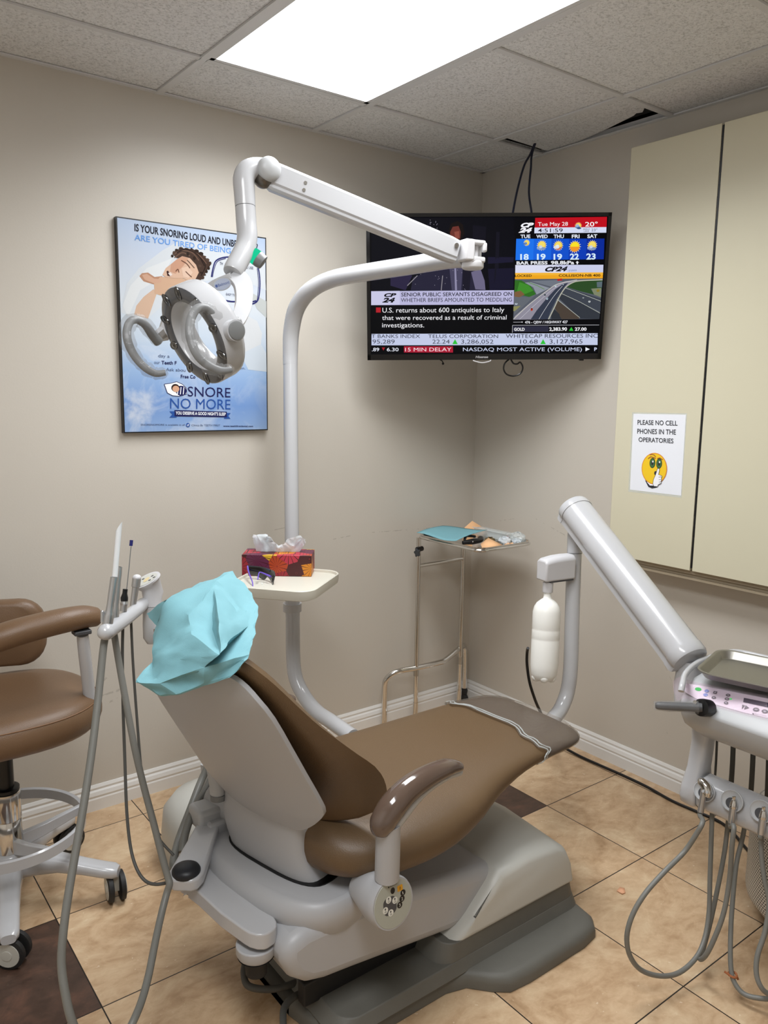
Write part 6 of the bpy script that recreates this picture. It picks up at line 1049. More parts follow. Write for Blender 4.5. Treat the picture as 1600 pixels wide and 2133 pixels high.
# raised rim around the tray bay
rimp = [V((-0.8458, -1.6597, 0.7520)), V((-0.8281, -1.6516, 0.7660)), V((-0.7632, -1.6189, 0.7680)), V((-0.6888, -1.5968, 0.7700)), V((-0.6194, -1.5906, 0.7720)), V((-0.5320, -1.5974, 0.7720)), V((-0.4751, -1.6374, 0.7720))]
link('bay_rim', MB().tube(rimp + [rimp[-1] + V((.02, -.3, 0))], .008, n=5, seg=12), WHITE, du, ang=70)
# membrane panel
pn_ = V((-0.5574, 0.0000, 0.8302))
q = MB(); q.add([V(p) + pn_ * .002 for p in [(-0.7639, -1.6134, 0.7393), (-0.7595, -1.6294, 0.7422), (-0.7527, -1.6735, 0.7468), (-0.7438, -1.7476, 0.7528), (-0.7339, -1.8259, 0.7595), (-0.7789, -1.8515, 0.7293), (-0.7850, -1.7936, 0.7252), (-0.7886, -1.7212, 0.7227), (-0.7903, -1.6709, 0.7216), (-0.7846, -1.6393, 0.7254), (-0.7757, -1.6191, 0.7314)]], [list(range(11))])
link('key_panel', q, mat('panel_pinkish_white', '#d6d3da', .35), du)
kb_ = MB(); KM2 = [mat('key_grey', '#4c4c50', .4), emit('led_green', '#35d860', .9), mat('key_blue', '#5f86d8', .4), mat('display_dark', '#171b33', .2), mat('key_pale', '#a6a8ae', .4)]
pnx = (V((-0.7361, -1.8264, 0.7580)) - V((-0.7563, -1.6668, 0.7444))).normalized(); pny = pn_.cross(pnx).normalized(); po = pn_ * .0032
for (a, b_, rx, ry, m_) in ((0, 0, 0, 0, 0),): pass
for (c_, rx, ry, m_) in (((-0.7660, -1.6605, 0.7379), .0085, .0055, 1), ((-0.7636, -1.6829, 0.7395), .0055, .005, 2), ((-0.7738, -1.6863, 0.7327), .0058, .005, 2), ((-0.7740, -1.7091, 0.7325), .0056, .0044, 0), ((-0.7567, -1.7371, 0.7442), .0058, .0045, 0), ((-0.7668, -1.7402, 0.7374), .0058, .0045, 0), ((-0.7767, -1.7441, 0.7307), .0056, .0045, 0), ((-0.7638, -1.7484, 0.7394), .003, .0025, 1), ((-0.7689, -1.8169, 0.7359), .0075, .0058, 0), ((-0.7664, -1.8369, 0.7376), .0072, .0058, 0)):
    disc(kb_, c_, rx, ry, pnx, pny, m_, po, 20)
    if m_ == 0: disc(kb_, c_, rx * .5, ry * .35, pnx, pny, 4, po + pn_ * .0003, 12)
    if m_ == 2: stroke(kb_, [V(c_) + pnx * (rx * .6 * math.cos(t_)) + pny * (ry * .6 * math.sin(t_)) for t_ in [k * .63 for k in range(11)]], .0008, pn_, 4, po + pn_ * .0003)
kb_.poly([V((-0.7605, -1.7044, 0.7416)) + pnx * x + pny * y + po for x, y in rrect(0, 0, .0048, .0042, .001)], 0); kb_.poly([V((-0.7605, -1.7044, 0.7416)) + pnx * x + pny * y + po + pn_ * .0003 for x, y in rrect(0, 0, .0022, .002, .0006)], 4)
kb_.poly([V(p) + po for p in [(-0.7507, -1.7752, 0.7482), (-0.7434, -1.8365, 0.7531), (-0.7543, -1.8427, 0.7458), (-0.7613, -1.7794, 0.7410)]], 3)
kb_.poly([V(p) + po for p in [(-0.7684, -1.7811, 0.7363), (-0.7678, -1.7879, 0.7367), (-0.7789, -1.7866, 0.7293)]], 0); kb_.poly([V(p) + po for p in [(-0.7671, -1.7891, 0.7372), (-0.7702, -1.8001, 0.7351), (-0.7780, -1.7915, 0.7299)]], 0)
text(kb_, 'Belmont', (-0.7806, -1.8197, 0.7281), (-0.7764, -1.8474, 0.7309), (-0.7782, -1.8187, 0.7297), 4, off=po); disc(kb_, (-0.7810, -1.8163, 0.7278), .002, .002, pnx, pny, 0, po, 10)
link('keys', kb_, KM2, du)
# pink film over the panel and its corner
fl = MB(); frow = []
F1 = [(-0.7696, -1.5897, 0.7355), (-0.7509, -1.5997, 0.7481), (-0.7524, -1.6246, 0.7470), (-0.7487, -1.6709, 0.7495), (-0.7399, -1.7452, 0.7554), (-0.7297, -1.8235, 0.7623)]; F2 = [(-0.7915, -1.6062, 0.7208), (-0.7774, -1.6179, 0.7303), (-0.7706, -1.6369, 0.7348), (-0.7726, -1.6864, 0.7335), (-0.7686, -1.7627, 0.7361), (-0.7585, -1.8399, 0.7429)]; F3 = [(-0.8137, -1.6334, 0.7059), (-0.8010, -1.6481, 0.7144), (-0.7984, -1.6785, 0.7161), (-0.7950, -1.7231, 0.7184), (-0.7900, -1.7924, 0.7218), (-0.7834, -1.8541, 0.7262)]
random.seed(8)
for F in (F1, F2, F3):
    p2, _ = smooth([V(p) for p in F], [1] * 6, 6); frow.append([p + pn_ * (.0052 + random.uniform(0, .0022)) for p in p2])
lst = [p + V((0.004, 0, -.03)) for p in frow[-1]]
fl.grid(frow)
tag(link('panel_film', fl, PINKF, shift=F1[1], ang=25), 'pink tinted plastic film stuck over the control panel of the delivery unit', 'plastic film')
fl2 = MB()
# grip handle
h0, h1 = V((-0.8360, -1.7131, 0.7241)), V((-0.9000, -1.6332, 0.7176))
link('grip_handle', MB().tube([h1 + (h1 - h0).normalized() * .008, h1, lerp3(h1, h0, .3), lerp3(h1, h0, .7), h0], [.006, .0098, .0108, .0112, .0125], seg=18, n=3), DGREY, du, ang=70)
link('grip_hub', MB().lathe([(.021, -.03), (.0225, -.006), (.0215, .004), (.012, .006)], h0, (-1, .1, .25), 26), BLACK, du, ang=50)
link('grip_screw', MB().lathe([(.0055, .0), (.0055, .003)], h0 + V((-.0105, .012, .012)), (-1, .1, .35), 14), CHROME, du)
link('grip_sleeve', MB().tube([h1 + (h1 - h0).normalized() * .012, h1, lerp3(h1, h0, .25), lerp3(h1, h0, .5), lerp3(h1, h0, .75), lerp3(h1, h0, .92)], [.011, .0125, .0145, .0135, .0155, .017], seg=12, n=2, cap=False), SLEEVE, du, ang=25)
# leg down to the handpiece rail
g0, g1 = V((-0.7000, -1.6509, 0.6185)), V((-0.7000, -1.6355, 0.4213))
lgb = MB()
def rc(p, hx, hy, n=20): return [p + V((hx * se(a, 0, 4)[0], hy * se(0, a, 4)[1], 0)) for a in [2 * math.pi * k / n for k in range(n)]]
lgb.loft([rc(g0 + V((0, 0, .01)), .03, .030), rc(lerp3(g0, g1, .2), .028, .024), rc(lerp3(g0, g1, .6), .030, .024), rc(lerp3(g0, g1, .85), .042, .028), rc(g1 + V((0, 0, -.0)), .046, .028), rc(g1 + V((0, 0, -.02)), .040, .026), rc(g1 + V((0, 0, -.028)), .028, .02)])
link('rail_leg', lgb, WHITE, du, ang=50)
# rail with scooped holders
rl = MB(); RY1 = -2.25; ry0 = V((-0.7400, -1.6693, 0.4623)).y; zc_ = 0.452
RP = [(-.735, .487), (-.752, .470), (-.760, .445), (-.757, .420), (-.745, .408), (-.70, .404), (-.685, .42), (-.685, .485), (-.70, .492)]
rl.loft([[V((x, y, z)) for x, z in RP] for y in (ry0, RY1)]); link('handpiece_rail', rl, WHITE, du, bevel=.006, seg=3, ang=40)
link('rail_seam', MB().loft([[V((-.7 + (x + .7) * 1.004, y, .447 + (z - .447) * 1.004)) for x, z in RP] for y in (ry0 - .001, ry0 - .0025)]), MGREY, du)
HC = [(-0.7590, -1.6954, 0.4686), (-0.7590, -1.7756, 0.4746), (-0.7590, -1.8473, 0.4811)]
ystep = V(HC[1]).y - V(HC[0]).y
for k in range(5):
    c_ = V(HC[0]) + (V(HC[2]) - V(HC[0])) * (k / 2); hn_ = V((-.93, .0, .36)).normalized(); hb_ = V((0, 1, 0)); hu = hn_.cross(hb_)
    o_ = MB()
    def er(r, d, s=1.0, dz=0.0): return [c_ + hn_ * d + hb_ * (r * math.cos(a)) + hu * (r * s * math.sin(a)) + hu * dz for a in [2 * math.pi * i / 26 for i in range(26)]]
    o_.loft([er(.0295, .000, .92), er(.029, .004, .92), er(.0275, .0045, .92), er(.0255, .001, .9, .001), er(.014, .0005, .9, .006)], 0, False, True)
    link('holder_scoop', o_, WGREY, du, ang=60)
    o_ = MB(); o_.add(er(.0150, .0022, .9, .006), [list(range(26))]); link('holder_bore', o_, DGREY, du)
    if k < 4:
        y_ = (c_.y + c_.y + (V(HC[2]) - V(HC[0])).y / 2) / 2; link('rail_joint', MB().loft([[V((-.72 + (x + .72) * 1.003, yy, .447 + (z - .447) * 1.003)) for x, z in RP] for yy in (y_ + .0004, y_ - .0004)]), WGREY, du)
# supply hoses between console and rail
for px in ([(-0.5883, -1.6245, 0.5547), (-0.5959, -1.6315, 0.4879), (-0.6068, -1.6386, 0.4078)], [(-0.5709, -1.6628, 0.5571), (-0.5790, -1.6706, 0.4844), (-0.5898, -1.6776, 0.4049)], [(-0.5462, -1.7078, 0.5533), (-0.5564, -1.7164, 0.4680), (-0.5671, -1.7234, 0.3893)], [(-0.5334, -1.7451, 0.5430), (-0.5418, -1.7536, 0.4650), (-0.5524, -1.7629, 0.3741)]):
    link('console_hose', MB().tube(px, .0033 if px[0] == [(-0.5883, -1.6245, 0.5547)][0] else .0068, n=3, seg=12), HOSED, du)
# bottle bracket
bk0 = V((-0.6277, -1.0399, 0.9244))
bm_ = MB(); bx0, bx1 = V((-0.6695, -1.0271, 0.9241)), V((-0.5539, -1.0475, 0.9131)); bd = (bx1 - bx0); bd.z = 0; bl_ = bd.length; bd.normalize(); be = V((-bd.y, bd.x, 0)); bmid = (bx0 + bx1) / 2
rings = []
for u_2, hz_ in ((0, .030), (.15, .036), (.4, .0405), (.7, .042), (1.05, .041)):
    c_ = bx0 + bd * (bl_ * u_2); c_.z = bmid.z + .010; rings.append([c_ + be * (.027 * a) + V((0, 0, b_)) for a, b_ in ((-1, -.040), (1, -.040), (1, hz_ * .72), (.6, hz_), (-.6, hz_), (-1, hz_ * .72))])
link('bottle_bracket', MB().loft(rings), WPLAS, du, bevel=.006, seg=3, ang=40)
link('bracket_base', MB().box(bmid + V((0, 0, -.031)) + bd * .01, (bl_ * .8, .05, .006), ax=(bd, be, V((0, 0, 1)))), DGREY, du)
wb = thing('water_bottle', 'white plastic water bottle hanging under the bracket on the delivery post', 'bottle', (-0.6829, -1.0680, 0.5582))
bt_, bb_ = V((-0.6431, -1.0347, 0.8898)), V((-0.6829, -1.0680, 0.5582)); bax = V((0, 0, -1)); bL = bt_.z - bb_.z
bax = (bb_ - bt_).normalized()
link('cap', MB().lathe([(.0115, -.006), (.0172, -.004), (.0172, .026), (.0155, .030)], bt_ + bax * .012, bax, 30), WPLAS, wb, ang=40)
R_ = .0455
link('body', MB().lathe([(.012, .040), (.0125, .054), (.0135, .060), (.022, .066), (.033, .075), (.041, .088), (R_, .106), (R_, .160), (R_ * .985, .163), (R_, .166), (R_, .192), (R_ * .985, .195), (R_, .198), (R_, bL - .05), (.043, bL - .022), (.036, bL - .006), (.024, bL - .001), (.015, bL - .008), (.003, bL - .012)], bt_, bax, 40), mat('milky_plastic', '#eeeee9', .35), wb, ang=50)
lobes = MB()
for k in range(5):
    a = 2 * math.pi * k / 5; e1_ = bax.orthogonal().normalized(); e2_ = bax.cross(e1_); lobes.sphere(bt_ + bax * (bL - .012) + (e1_ * math.cos(a) + e2_ * math.sin(a)) * .026, .0155, seg=14)
link('foot_lobe', lobes, MATS['milky_plastic'], wb, ang=80)
tag(link('power_cord', MB().tube([(-0.6703, -0.9840, 0.6478), (-0.6596, -0.9711, 0.6253), (-0.6483, -0.9632, 0.5782), (-0.6319, -0.9626, 0.5143), (-0.6094, -0.9652, 0.4578), (-0.5701, -0.9551, 0.4011), (-0.4767, -0.9190, 0.2980)] + [(-0.0626, -0.6273, 0.0060), (-0.0694, -0.6907, 0.0060), (-0.0767, -0.7678, 0.0060), (-0.0748, -0.8637, 0.0060), (-0.0710, -0.9765, 0.0060), (-0.0739, -1.0879, 0.0060), (-0.0892, -1.2012, 0.0060), (-0.0853, -1.2962, 0.0060), (-0.0816, -1.3867, 0.0060), (-0.1167, -1.4597, 0.0060), (-0.1576, -1.5161, 0.0060), (-0.1995, -1.5873, 0.0060), (-0.2220, -1.6913, 0.0060)], .0052, n=5, seg=10), BLACK, shift=(-0.0710, -0.9765, 0.0060)), 'black power cord running down by the bottle and along the right baseboard', 'cord')

# steel tray on the console
zt2 = .778
st_ = thing('instrument_tray', 'stainless steel instrument tray lying on top of the delivery unit', 'tray', (-0.62, -1.85, zt2))
tdr = V((.26, -.966, 0)); wdr = V((.966, .26, 0)); tfl = V((-.792, -1.668, 0)); tmid = tfl + tdr * .20 + wdr * .112
def trr(ex, z): return [tmid + wdr * x + tdr * y + V((0, 0, z)) for x, y in rrect(0, 0, .112 + ex, .20 + ex, .036 + ex)]
pn2 = MB(); pn2.loft([trr(-.014, zt2 + .0012), trr(-.011, zt2 + .003), trr(-.001, zt2 + .019), trr(.004, zt2 + .0215), trr(.008, zt2 + .0205), trr(.0085, zt2 + .018), trr(.003, zt2 + .0175), trr(-.010, zt2), trr(-.014, zt2 - .001)], 0, False, True)
pn2.add(trr(-.014, zt2 + .0012), [list(range(len(trr(0, 0))))]); link('pan', pn2, mat('tray_steel', '#9c9a94', .42, 1.0), st_, ang=50)

# handpieces hanging in the rail
def handpiece(k, kind, label, hosepts, cat='handpiece'):
    c_ = V(HC[0]) + (V(HC[2]) - V(HC[0])) * (k / 2); h_ = thing('handpiece', label, cat, c_)
    c_ = c_ + V((.004, -.010, 0)); top = c_ + V((-.012, 0, .006)); bot = c_ + V((-.020, .0, -.050))
    if kind == 'syringe':
        top = c_ + V((-.016, .004, .012)); bot = c_ + V((-.024, .006, -.050))
        link('head', MB().tube([top + V((.004, .014, .016)), top + V((0, .010, .017)), top + V((-.002, -.004, .010)), top + V((-.004, -.012, -.004)), top + V((-.002, -.012, -.012))], [.006, .0108, .0122, .0118, .009], n=3, seg=18), CHROME, h_, ang=70)
        for d_ in (V((-.016, -.006, .002)), V((-.015, -.016, .003))): link('button', MB().lathe([(.0036, 0), (.0036, .003)], top + d_, (-1, 0, .2), 14), WGREY, h_)
        link('body', MB().tube([top + V((0, -.001, .0)), lerp3(top, bot, .4), lerp3(top, bot, .7), bot], [.010, .0082, .0078, .0082], n=3, seg=18), HANDP, h_)
    else:
        link('nozzle', MB().tube([c_ + V((-.014, -.001, .020)), c_ + V((-.015, 0, .008))], .0026, seg=12).tube([c_ + V((-.016, .003, .018)), c_ + V((-.015, .002, .008))], .0022, seg=12), CHROME, h_)
        link('collar', MB().tube([c_ + V((-.015, 0, .010)), c_ + V((-.0155, 0, .004)), c_ + V((-.016, 0, -.001)), c_ + V((-.0165, 0, -.010))], [.0065, .0078, .0095, .0095], seg=20), CHROME, h_, ang=40)
        link('body', MB().tube([c_ + V((-.0165, 0, -.010)), c_ + V((-.018, 0, -.025)), bot], [.0085, .0088, .0078], seg=18), HANDP, h_)
    link('hose', MB().tube([bot + V((.001, 0, .006)), bot + V((-.001, 0, -.01))] + [V(p) for p in hosepts], [.0062] * (len(hosepts) + 2), n=5, seg=12), HOSE, h_, ang=70)
    return h_
handpiece(0, 'syringe', 'chrome air syringe in the first holder of the delivery rail, with a wide looped hose', [(-0.8629, -1.7541, 0.4446), (-0.8799, -1.7476, 0.4112), (-0.8975, -1.7305, 0.3637), (-0.9652, -1.7229, 0.3333), (-1.0237, -1.7114, 0.2924), (-1.0613, -1.7043, 0.2463), (-1.0767, -1.7025, 0.1942), (-1.0669, -1.7075, 0.1411), (-1.0321, -1.7180, 0.0922), (-0.9789, -1.7387, 0.0631), (-0.9146, -1.7521, 0.0503), (-0.8516, -1.7588, 0.0670), (-0.8035, -1.7519, 0.0957), (-0.7712, -1.7405, 0.1510), (-0.7531, -1.7259, 0.2326), (-0.7318, -1.7088, 0.3402), (-0.7146, -1.6957, 0.4109)])
handpiece(1, 'coupling', 'chrome handpiece coupling in the second holder of the delivery rail, with a long hanging hose', [(-0.8019, -1.8028, 0.4338), (-0.8096, -1.8060, 0.3864), (-0.8027, -1.8036, 0.2937), (-0.8211, -1.8056, 0.2097), (-0.8458, -1.7995, 0.1436), (-0.8578, -1.7870, 0.0944), (-0.8440, -1.7653, 0.0635), (-0.8013, -1.7481, 0.0577), (-0.7525, -1.7366, 0.1129), (-0.7179, -1.7320, 0.2081), (-0.6883, -1.7259, 0.2914), (-0.6728, -1.7207, 0.3808), (-0.6676, -1.7173, 0.4191)])
handpiece(2, 'coupling', 'chrome handpiece coupling in the third holder of the delivery rail, its hose tied in orange', [(-0.7488, -1.8462, 0.4193), (-0.7526, -1.8523, 0.3719), (-0.7617, -1.8694, 0.3129), (-0.7666, -1.8885, 0.2605), (-0.7893, -1.8961, 0.1967), (-0.8184, -1.8965, 0.1451), (-0.8334, -1.9053, 0.1059), (-0.8344, -1.9224, 0.0789), (-0.8065, -1.9368, 0.0487), (-0.8250, -1.8879, 0.0312), (-0.8285, -1.8581, 0.0395), (-0.8185, -1.8352, 0.0664), (-0.7854, -1.8101, 0.1298), (-0.7472, -1.7884, 0.1959), (-0.7036, -1.7680, 0.2770), (-0.6647, -1.7598, 0.3413), (-0.6514, -1.7578, 0.4046)])
to_ = MB(); tc0 = V((-0.8211, -1.8411, 0.0581)); rings = []
for k in range(13):
    a = 2 * math.pi * k / 12; rings.append(tc0 + V((.010 * math.cos(a), .010 * math.sin(a), .001 * math.cos(2 * a))))
to_.tube(rings, .0030, seg=8).tube([tc0 + V((-.01, .004, .002)), tc0 + V((-.014, .014, .006))], .003, seg=6).tube([tc0 + V((.008, -.006, -.003)), tc0 + V((.010, -.010, -.012))], .003, seg=6)
tag(link('hose_tie', to_, mat('orange_rubber', '#a8673f', .6), shift=tc0), 'orange rubber tie around the third hanging hose of the delivery unit', 'tie')

# ================================================================ PERFORATED DRUM at the right edge
pdm, nt, b, pos = newmat('perforated_white_metal', .45)
sp_ = nt.nodes.new('ShaderNodeSeparateXYZ'); nt.links.new(pos, sp_.inputs[0])
an = M_(nt, 'MULTIPLY', M_(nt, 'ARCTAN2', M_(nt, 'SUBTRACT', sp_.outputs[1], -1.885), M_(nt, 'SUBTRACT', sp_.outputs[0], -0.368)), 28.0)
zz = M_(nt, 'MULTIPLY', sp_.outputs[2], 135.0); row = M_(nt, 'MULTIPLY', M_(nt, 'MODULO', M_(nt, 'FLOOR', zz), 2.0), .5)
dx_ = M_(nt, 'SUBTRACT', M_(nt, 'FRACT', M_(nt, 'ADD', an, row)), .5); dz_ = M_(nt, 'SUBTRACT', M_(nt, 'FRACT', zz), .5)
dd = M_(nt, 'SQRT', M_(nt, 'ADD', M_(nt, 'MULTIPLY', dx_, dx_), M_(nt, 'MULTIPLY', dz_, dz_)))
nt.links.new(mixc(nt, M_(nt, 'LESS_THAN', dd, .33), lin('#c9c6be'), lin('#2b2926')), b.inputs['Base Color'])
pd_ = thing('perforated_drum', 'perforated white metal drum on a black foot at the right edge of the photo', 'drum', (-0.368, -1.885, 0))
link('shell', MB().lathe([(.20, .055), (.225, .085), (.228, .10), (.228, .32), (.22, .338), (.19, .345)], (-0.368, -1.885, 0), (0, 0, 1), 56), pdm, pd_, ang=50)
link('foot', MB().tube([(-0.405, -1.705, .0), (-0.40, -1.705, .02), (-0.39, -1.71, .06), (-.38, -1.73, .085)], [.022, .026, .028, .02], seg=16, n=3), BLACK, pd_)
link('foot', MB().lathe([(.16, 0), (.17, .02), (.17, .06)], (-0.368, -1.885, 0), (0, 0, 1), 40), RUB, pd_)

# ================================================================ INSTRUMENT STAND in the corner
ms = thing('tray_stand', 'chrome two legged tray stand in the room corner', 'tray stand', (-0.27, -0.10, 0))
YA = -0.095; zt3 = .872
cl_, cr_ = -0.415, -0.145
link('column', MB().tube([(cl_, YA, .10), (cl_, YA, .862)], .0105, seg=18), CHROME, ms); link('column', MB().tube([(cr_, YA, .10), (cr_, YA, .86)], .0105, seg=18), CHROME, ms)
for x in (cl_, cr_): link('column_joint', MB().tube([(x, YA, .226), (x, YA, .262)], .0118, seg=18), STEEL, ms)
link('cross_bar', MB().tube([(cl_, YA, .735), (cr_, YA, .735)], .0095, seg=14), CHROME, ms)
zb_ = .262
link('base_tube', MB().tube([(-.560, -.05, .015), (-.560, -.05, .17), (-.555, -.055, .225), (-.525, -.07, zb_ - .008), (-.49, -.082, zb_), (cl_, YA, zb_), (-.29, YA - .005, zb_), (-.245, YA - .005, zb_ + .004), (cr_ - .012, YA + .004, zb_ + .035), (-.125, -.075, zb_ + .04), (-.085, -.055, zb_ + .03), (-.072, -.05, zb_ - .02), (-.070, -.05, .10), (-.070, -.05, .06)], .0125, n=4, seg=16), CHROME, ms, ang=70)
link('stand_foot', MB().tube([(cl_, YA, .10), (cl_, YA, .03), (cl_, YA - .02, .016), (cl_, YA - .30, .014)], .0115, n=4, seg=14), CHROME, ms); link('stand_foot', MB().tube([(cr_, YA, .10), (cr_, YA, .03), (cr_, YA - .02, .016), (cr_, YA - .30, .014)], .0115, n=4, seg=14), CHROME, ms)
link('caster', MB().lathe([(.016, .0), (.024, .006), (.024, .02), (.016, .026)], (-.083, -.05, .024), (1, 0, 0), 20).lathe([(.014, 0), (.017, .02), (.013, .032)], (-.07, -.05, .045), (0, 0, 1), 16), RUB, ms, ang=40)
kb3 = V((cl_ - .022, YA - .018, .80)); kn_ = MB()
kn_.loft([[kb3 + V((-.012 * s, -.006 * s, 0)) + V((0, 1, 0)) * ((.017 + .003 * math.cos(5 * a)) * math.cos(a)) + V((0, 0, 1)) * ((.017 + .003 * math.cos(5 * a)) * math.sin(a)) for a in [2 * math.pi * k / 40 for k in range(40)]] for s in (-.6, .6)])
link('knob', kn_, mat('knob_grey_black', '#33373c', .4), ms, bevel=.002, ang=50); link('knob_clamp', MB().tube([(cl_ - .018, YA - .012, .812), (cl_ + .016, YA - .004, .812)], .0115, seg=14), BLACK, ms)
X0_, X1_, Y2_, Y3_ = -.420, -.108, -.088, -.485
def tyr(ex, z): return [V((x, y, z)) for x, y in rrect((X0_ + X1_) / 2, (Y2_ + Y3_) / 2, (X1_ - X0_) / 2 + ex, (Y2_ - Y3_) / 2 + ex, .045 + ex)]
pm_ = MB(); pm_.loft([tyr(-.02, zt3 - .012), tyr(-.008, zt3 - .009), tyr(-.003, zt3 + .006), tyr(.003, zt3 + .007), tyr(.003, zt3 + .004), tyr(0, zt3 - .006), tyr(-.012, zt3 - .016)], 0, True, True)
link('tray', pm_, CHROME, ms, ang=50)
link('tray_ring', MB().tube([p for p in tyr(.0025, zt3 - .006)] + [tyr(.0025, zt3 - .006)[0]], .006, seg=10), CHROME, ms, ang=70)
zf = zt3 - .009
# things lying on it
bp_ = MB(); rows = []
C0, C1, C2, C3 = V((-0.4778, -0.1554, 0.8920)), V((-0.2478, -0.0627, 0.8950)), V((-0.1798, -0.2809, 0.9050)), V((-0.4224, -0.3447, 0.8890))
for i in range(9):
    row = []
    for j in range(11):
        u1, v1 = i / 8, j / 10; p = (C0 * (1 - u1) + C1 * u1) * (1 - v1) + (C3 * (1 - u1) + C2 * u1) * v1
        row.append(p + V((0, 0, .007 * math.sin(v1 * 5 + 1) * (1 - u1 * .5) + .004 * math.sin(u1 * 4))))
    rows.append(row)
bp_.grid(rows); tag(link('paper_bib', bp_, TEAL, shift=C0, ang=70), 'light blue paper bib lying across the left of the corner tray stand', 'paper bib'); bpy.data.objects['paper_bib'].modifiers.new('thickness', 'SOLIDIFY').thickness = .001
pe = MB().add([(-.20, -.15, zf + .003), (-.035, -.15, zf + .003), (-0.0395, -0.1500, 0.8656), (-0.0899, -0.1500, 0.8906), (-0.1456, -0.1500, 0.9202), (-0.1921, -0.1500, 0.8936)], [[0, 1, 2, 3, 4, 5]]); o_ = tag(link('envelope_flap', pe, PEACH, shift=(-.12, -.15, zf)), 'peach paper flap standing up behind the blue bib', 'paper'); o_.modifiers.new('thickness', 'SOLIDIFY').thickness = .001
pe = MB().add([V((-.355, -.43, zf + .003)), V((-.30, -.475, zf + .003)), V((-.265, -.465, zf + .008)), V((-.30, -.41, zf + .035)), V((-.335, -.40, zf + .012))], [[0, 1, 3], [0, 3, 4], [1, 2, 3]]); o_ = tag(link('envelope', pe, PEACH, shift=(-.31, -.44, zf)), 'peach paper envelope lying at the front corner of the stand tray', 'paper'); o_.modifiers.new('thickness', 'SOLIDIFY').thickness = .001
bi = thing('black_goggles', 'black plastic goggles lying on the stand tray in front of the blue bib', 'goggles', (-.325, -.34, zf))
link('frame', MB().tube([(-.385, -.345, zf + .013), (-.34, -.36, zf + .016), (-.30, -.36, zf + .016), (-.27, -.335, zf + .016), (-.255, -.31, zf + .014)], [.008, .013, .010, .013, .008], n=5, seg=14), BLACK, bi); link('strap', MB().tube([(-.36, -.33, zf + .02), (-.32, -.30, zf + .028), (-.275, -.305, zf + .022)], .006, n=5, seg=10), BLACK, bi); link('stud', MB().sphere((-.352, -.372, zf + .018), .003), CHROME, bi)
cb0 = thing('clear_case', 'clear plastic lid standing at the back of the stand tray', 'plastic case', (-.16, -.30, zf))
link('case', MB().box((-.145, -.285, zf + .018), (.05, .20, .034)), CLEARP, cb0, bevel=.004); link('rim', MB().box((-.172, -.285, zf + .036), (.008, .205, .004)), CLEARP, cb0)
bg = MB(); bg.sphere((-.15, -.435, zf + .024), .032, sc=(.95, 1.1, .75)); random.seed(6); bg.v = [p + V((random.uniform(-1, 1), random.uniform(-1, 1), random.uniform(-.6, 1))) * .0035 for p in bg.v]
tag(link('plastic_bag', bg, CLEARP, shift=(-.15, -.435, zf), ang=20), 'crumpled clear plastic bag at the right end of the stand tray', 'plastic bag')
def blob(name, c, r, m_, lab, cat, sc=(1, 1, 1), jit=.3, seed=1):
    random.seed(seed); q = MB().sphere(c, r, sc=sc, seg=12); q.v = [p + V((random.uniform(-1, 1), random.uniform(-1, 1), random.uniform(-1, 1))) * (r * jit) for p in q.v]
    return tag(link(name, q, m_, shift=c, ang=25), lab, cat)
blob('crumpled_tissue', V((-.225, -.430, zf + .016)), .022, TISSUE, 'crumpled white tissue near the front rim of the stand tray', 'tissue', (.8, 1.5, .8), .25, 2)
blob('cotton_roll', V((-.165, -.445, zf + .012)), .016, TISSUE, 'small white cotton wad inside the right end of the stand tray', 'cotton', (1.2, 1.4, .8), .25, 3)
blob('red_wrapper', V((-.175, -.395, zf + .012)), .014, mat('red_wrapper', '#9a3b2e', .4), 'small red wrapper beside the clear bag on the stand tray', 'wrapper', (1, 1, .9), .25, 4)
blob('peach_wrapper', V((-.225, -.46, zf + .007)), .018, PEACH, 'flattened peach wrapper at the front edge of the stand tray', 'wrapper', (1.2, 1.0, .35), .2, 5)
blob('brown_sponge', V((-.255, -.375, zf + .012)), .018, mat('brown_sponge', '#6d5b3a', .8), 'small brown sponge among the bits on the stand tray', 'sponge', (1.2, 1.2, .8), .25, 6)
blob('foil_scrap', V((-.265, -.425, zf + .008)), .018, STEEL, 'crumpled foil scrap beside the goggles on the stand tray', 'foil', (1.4, 1.2, .5), .3, 7)

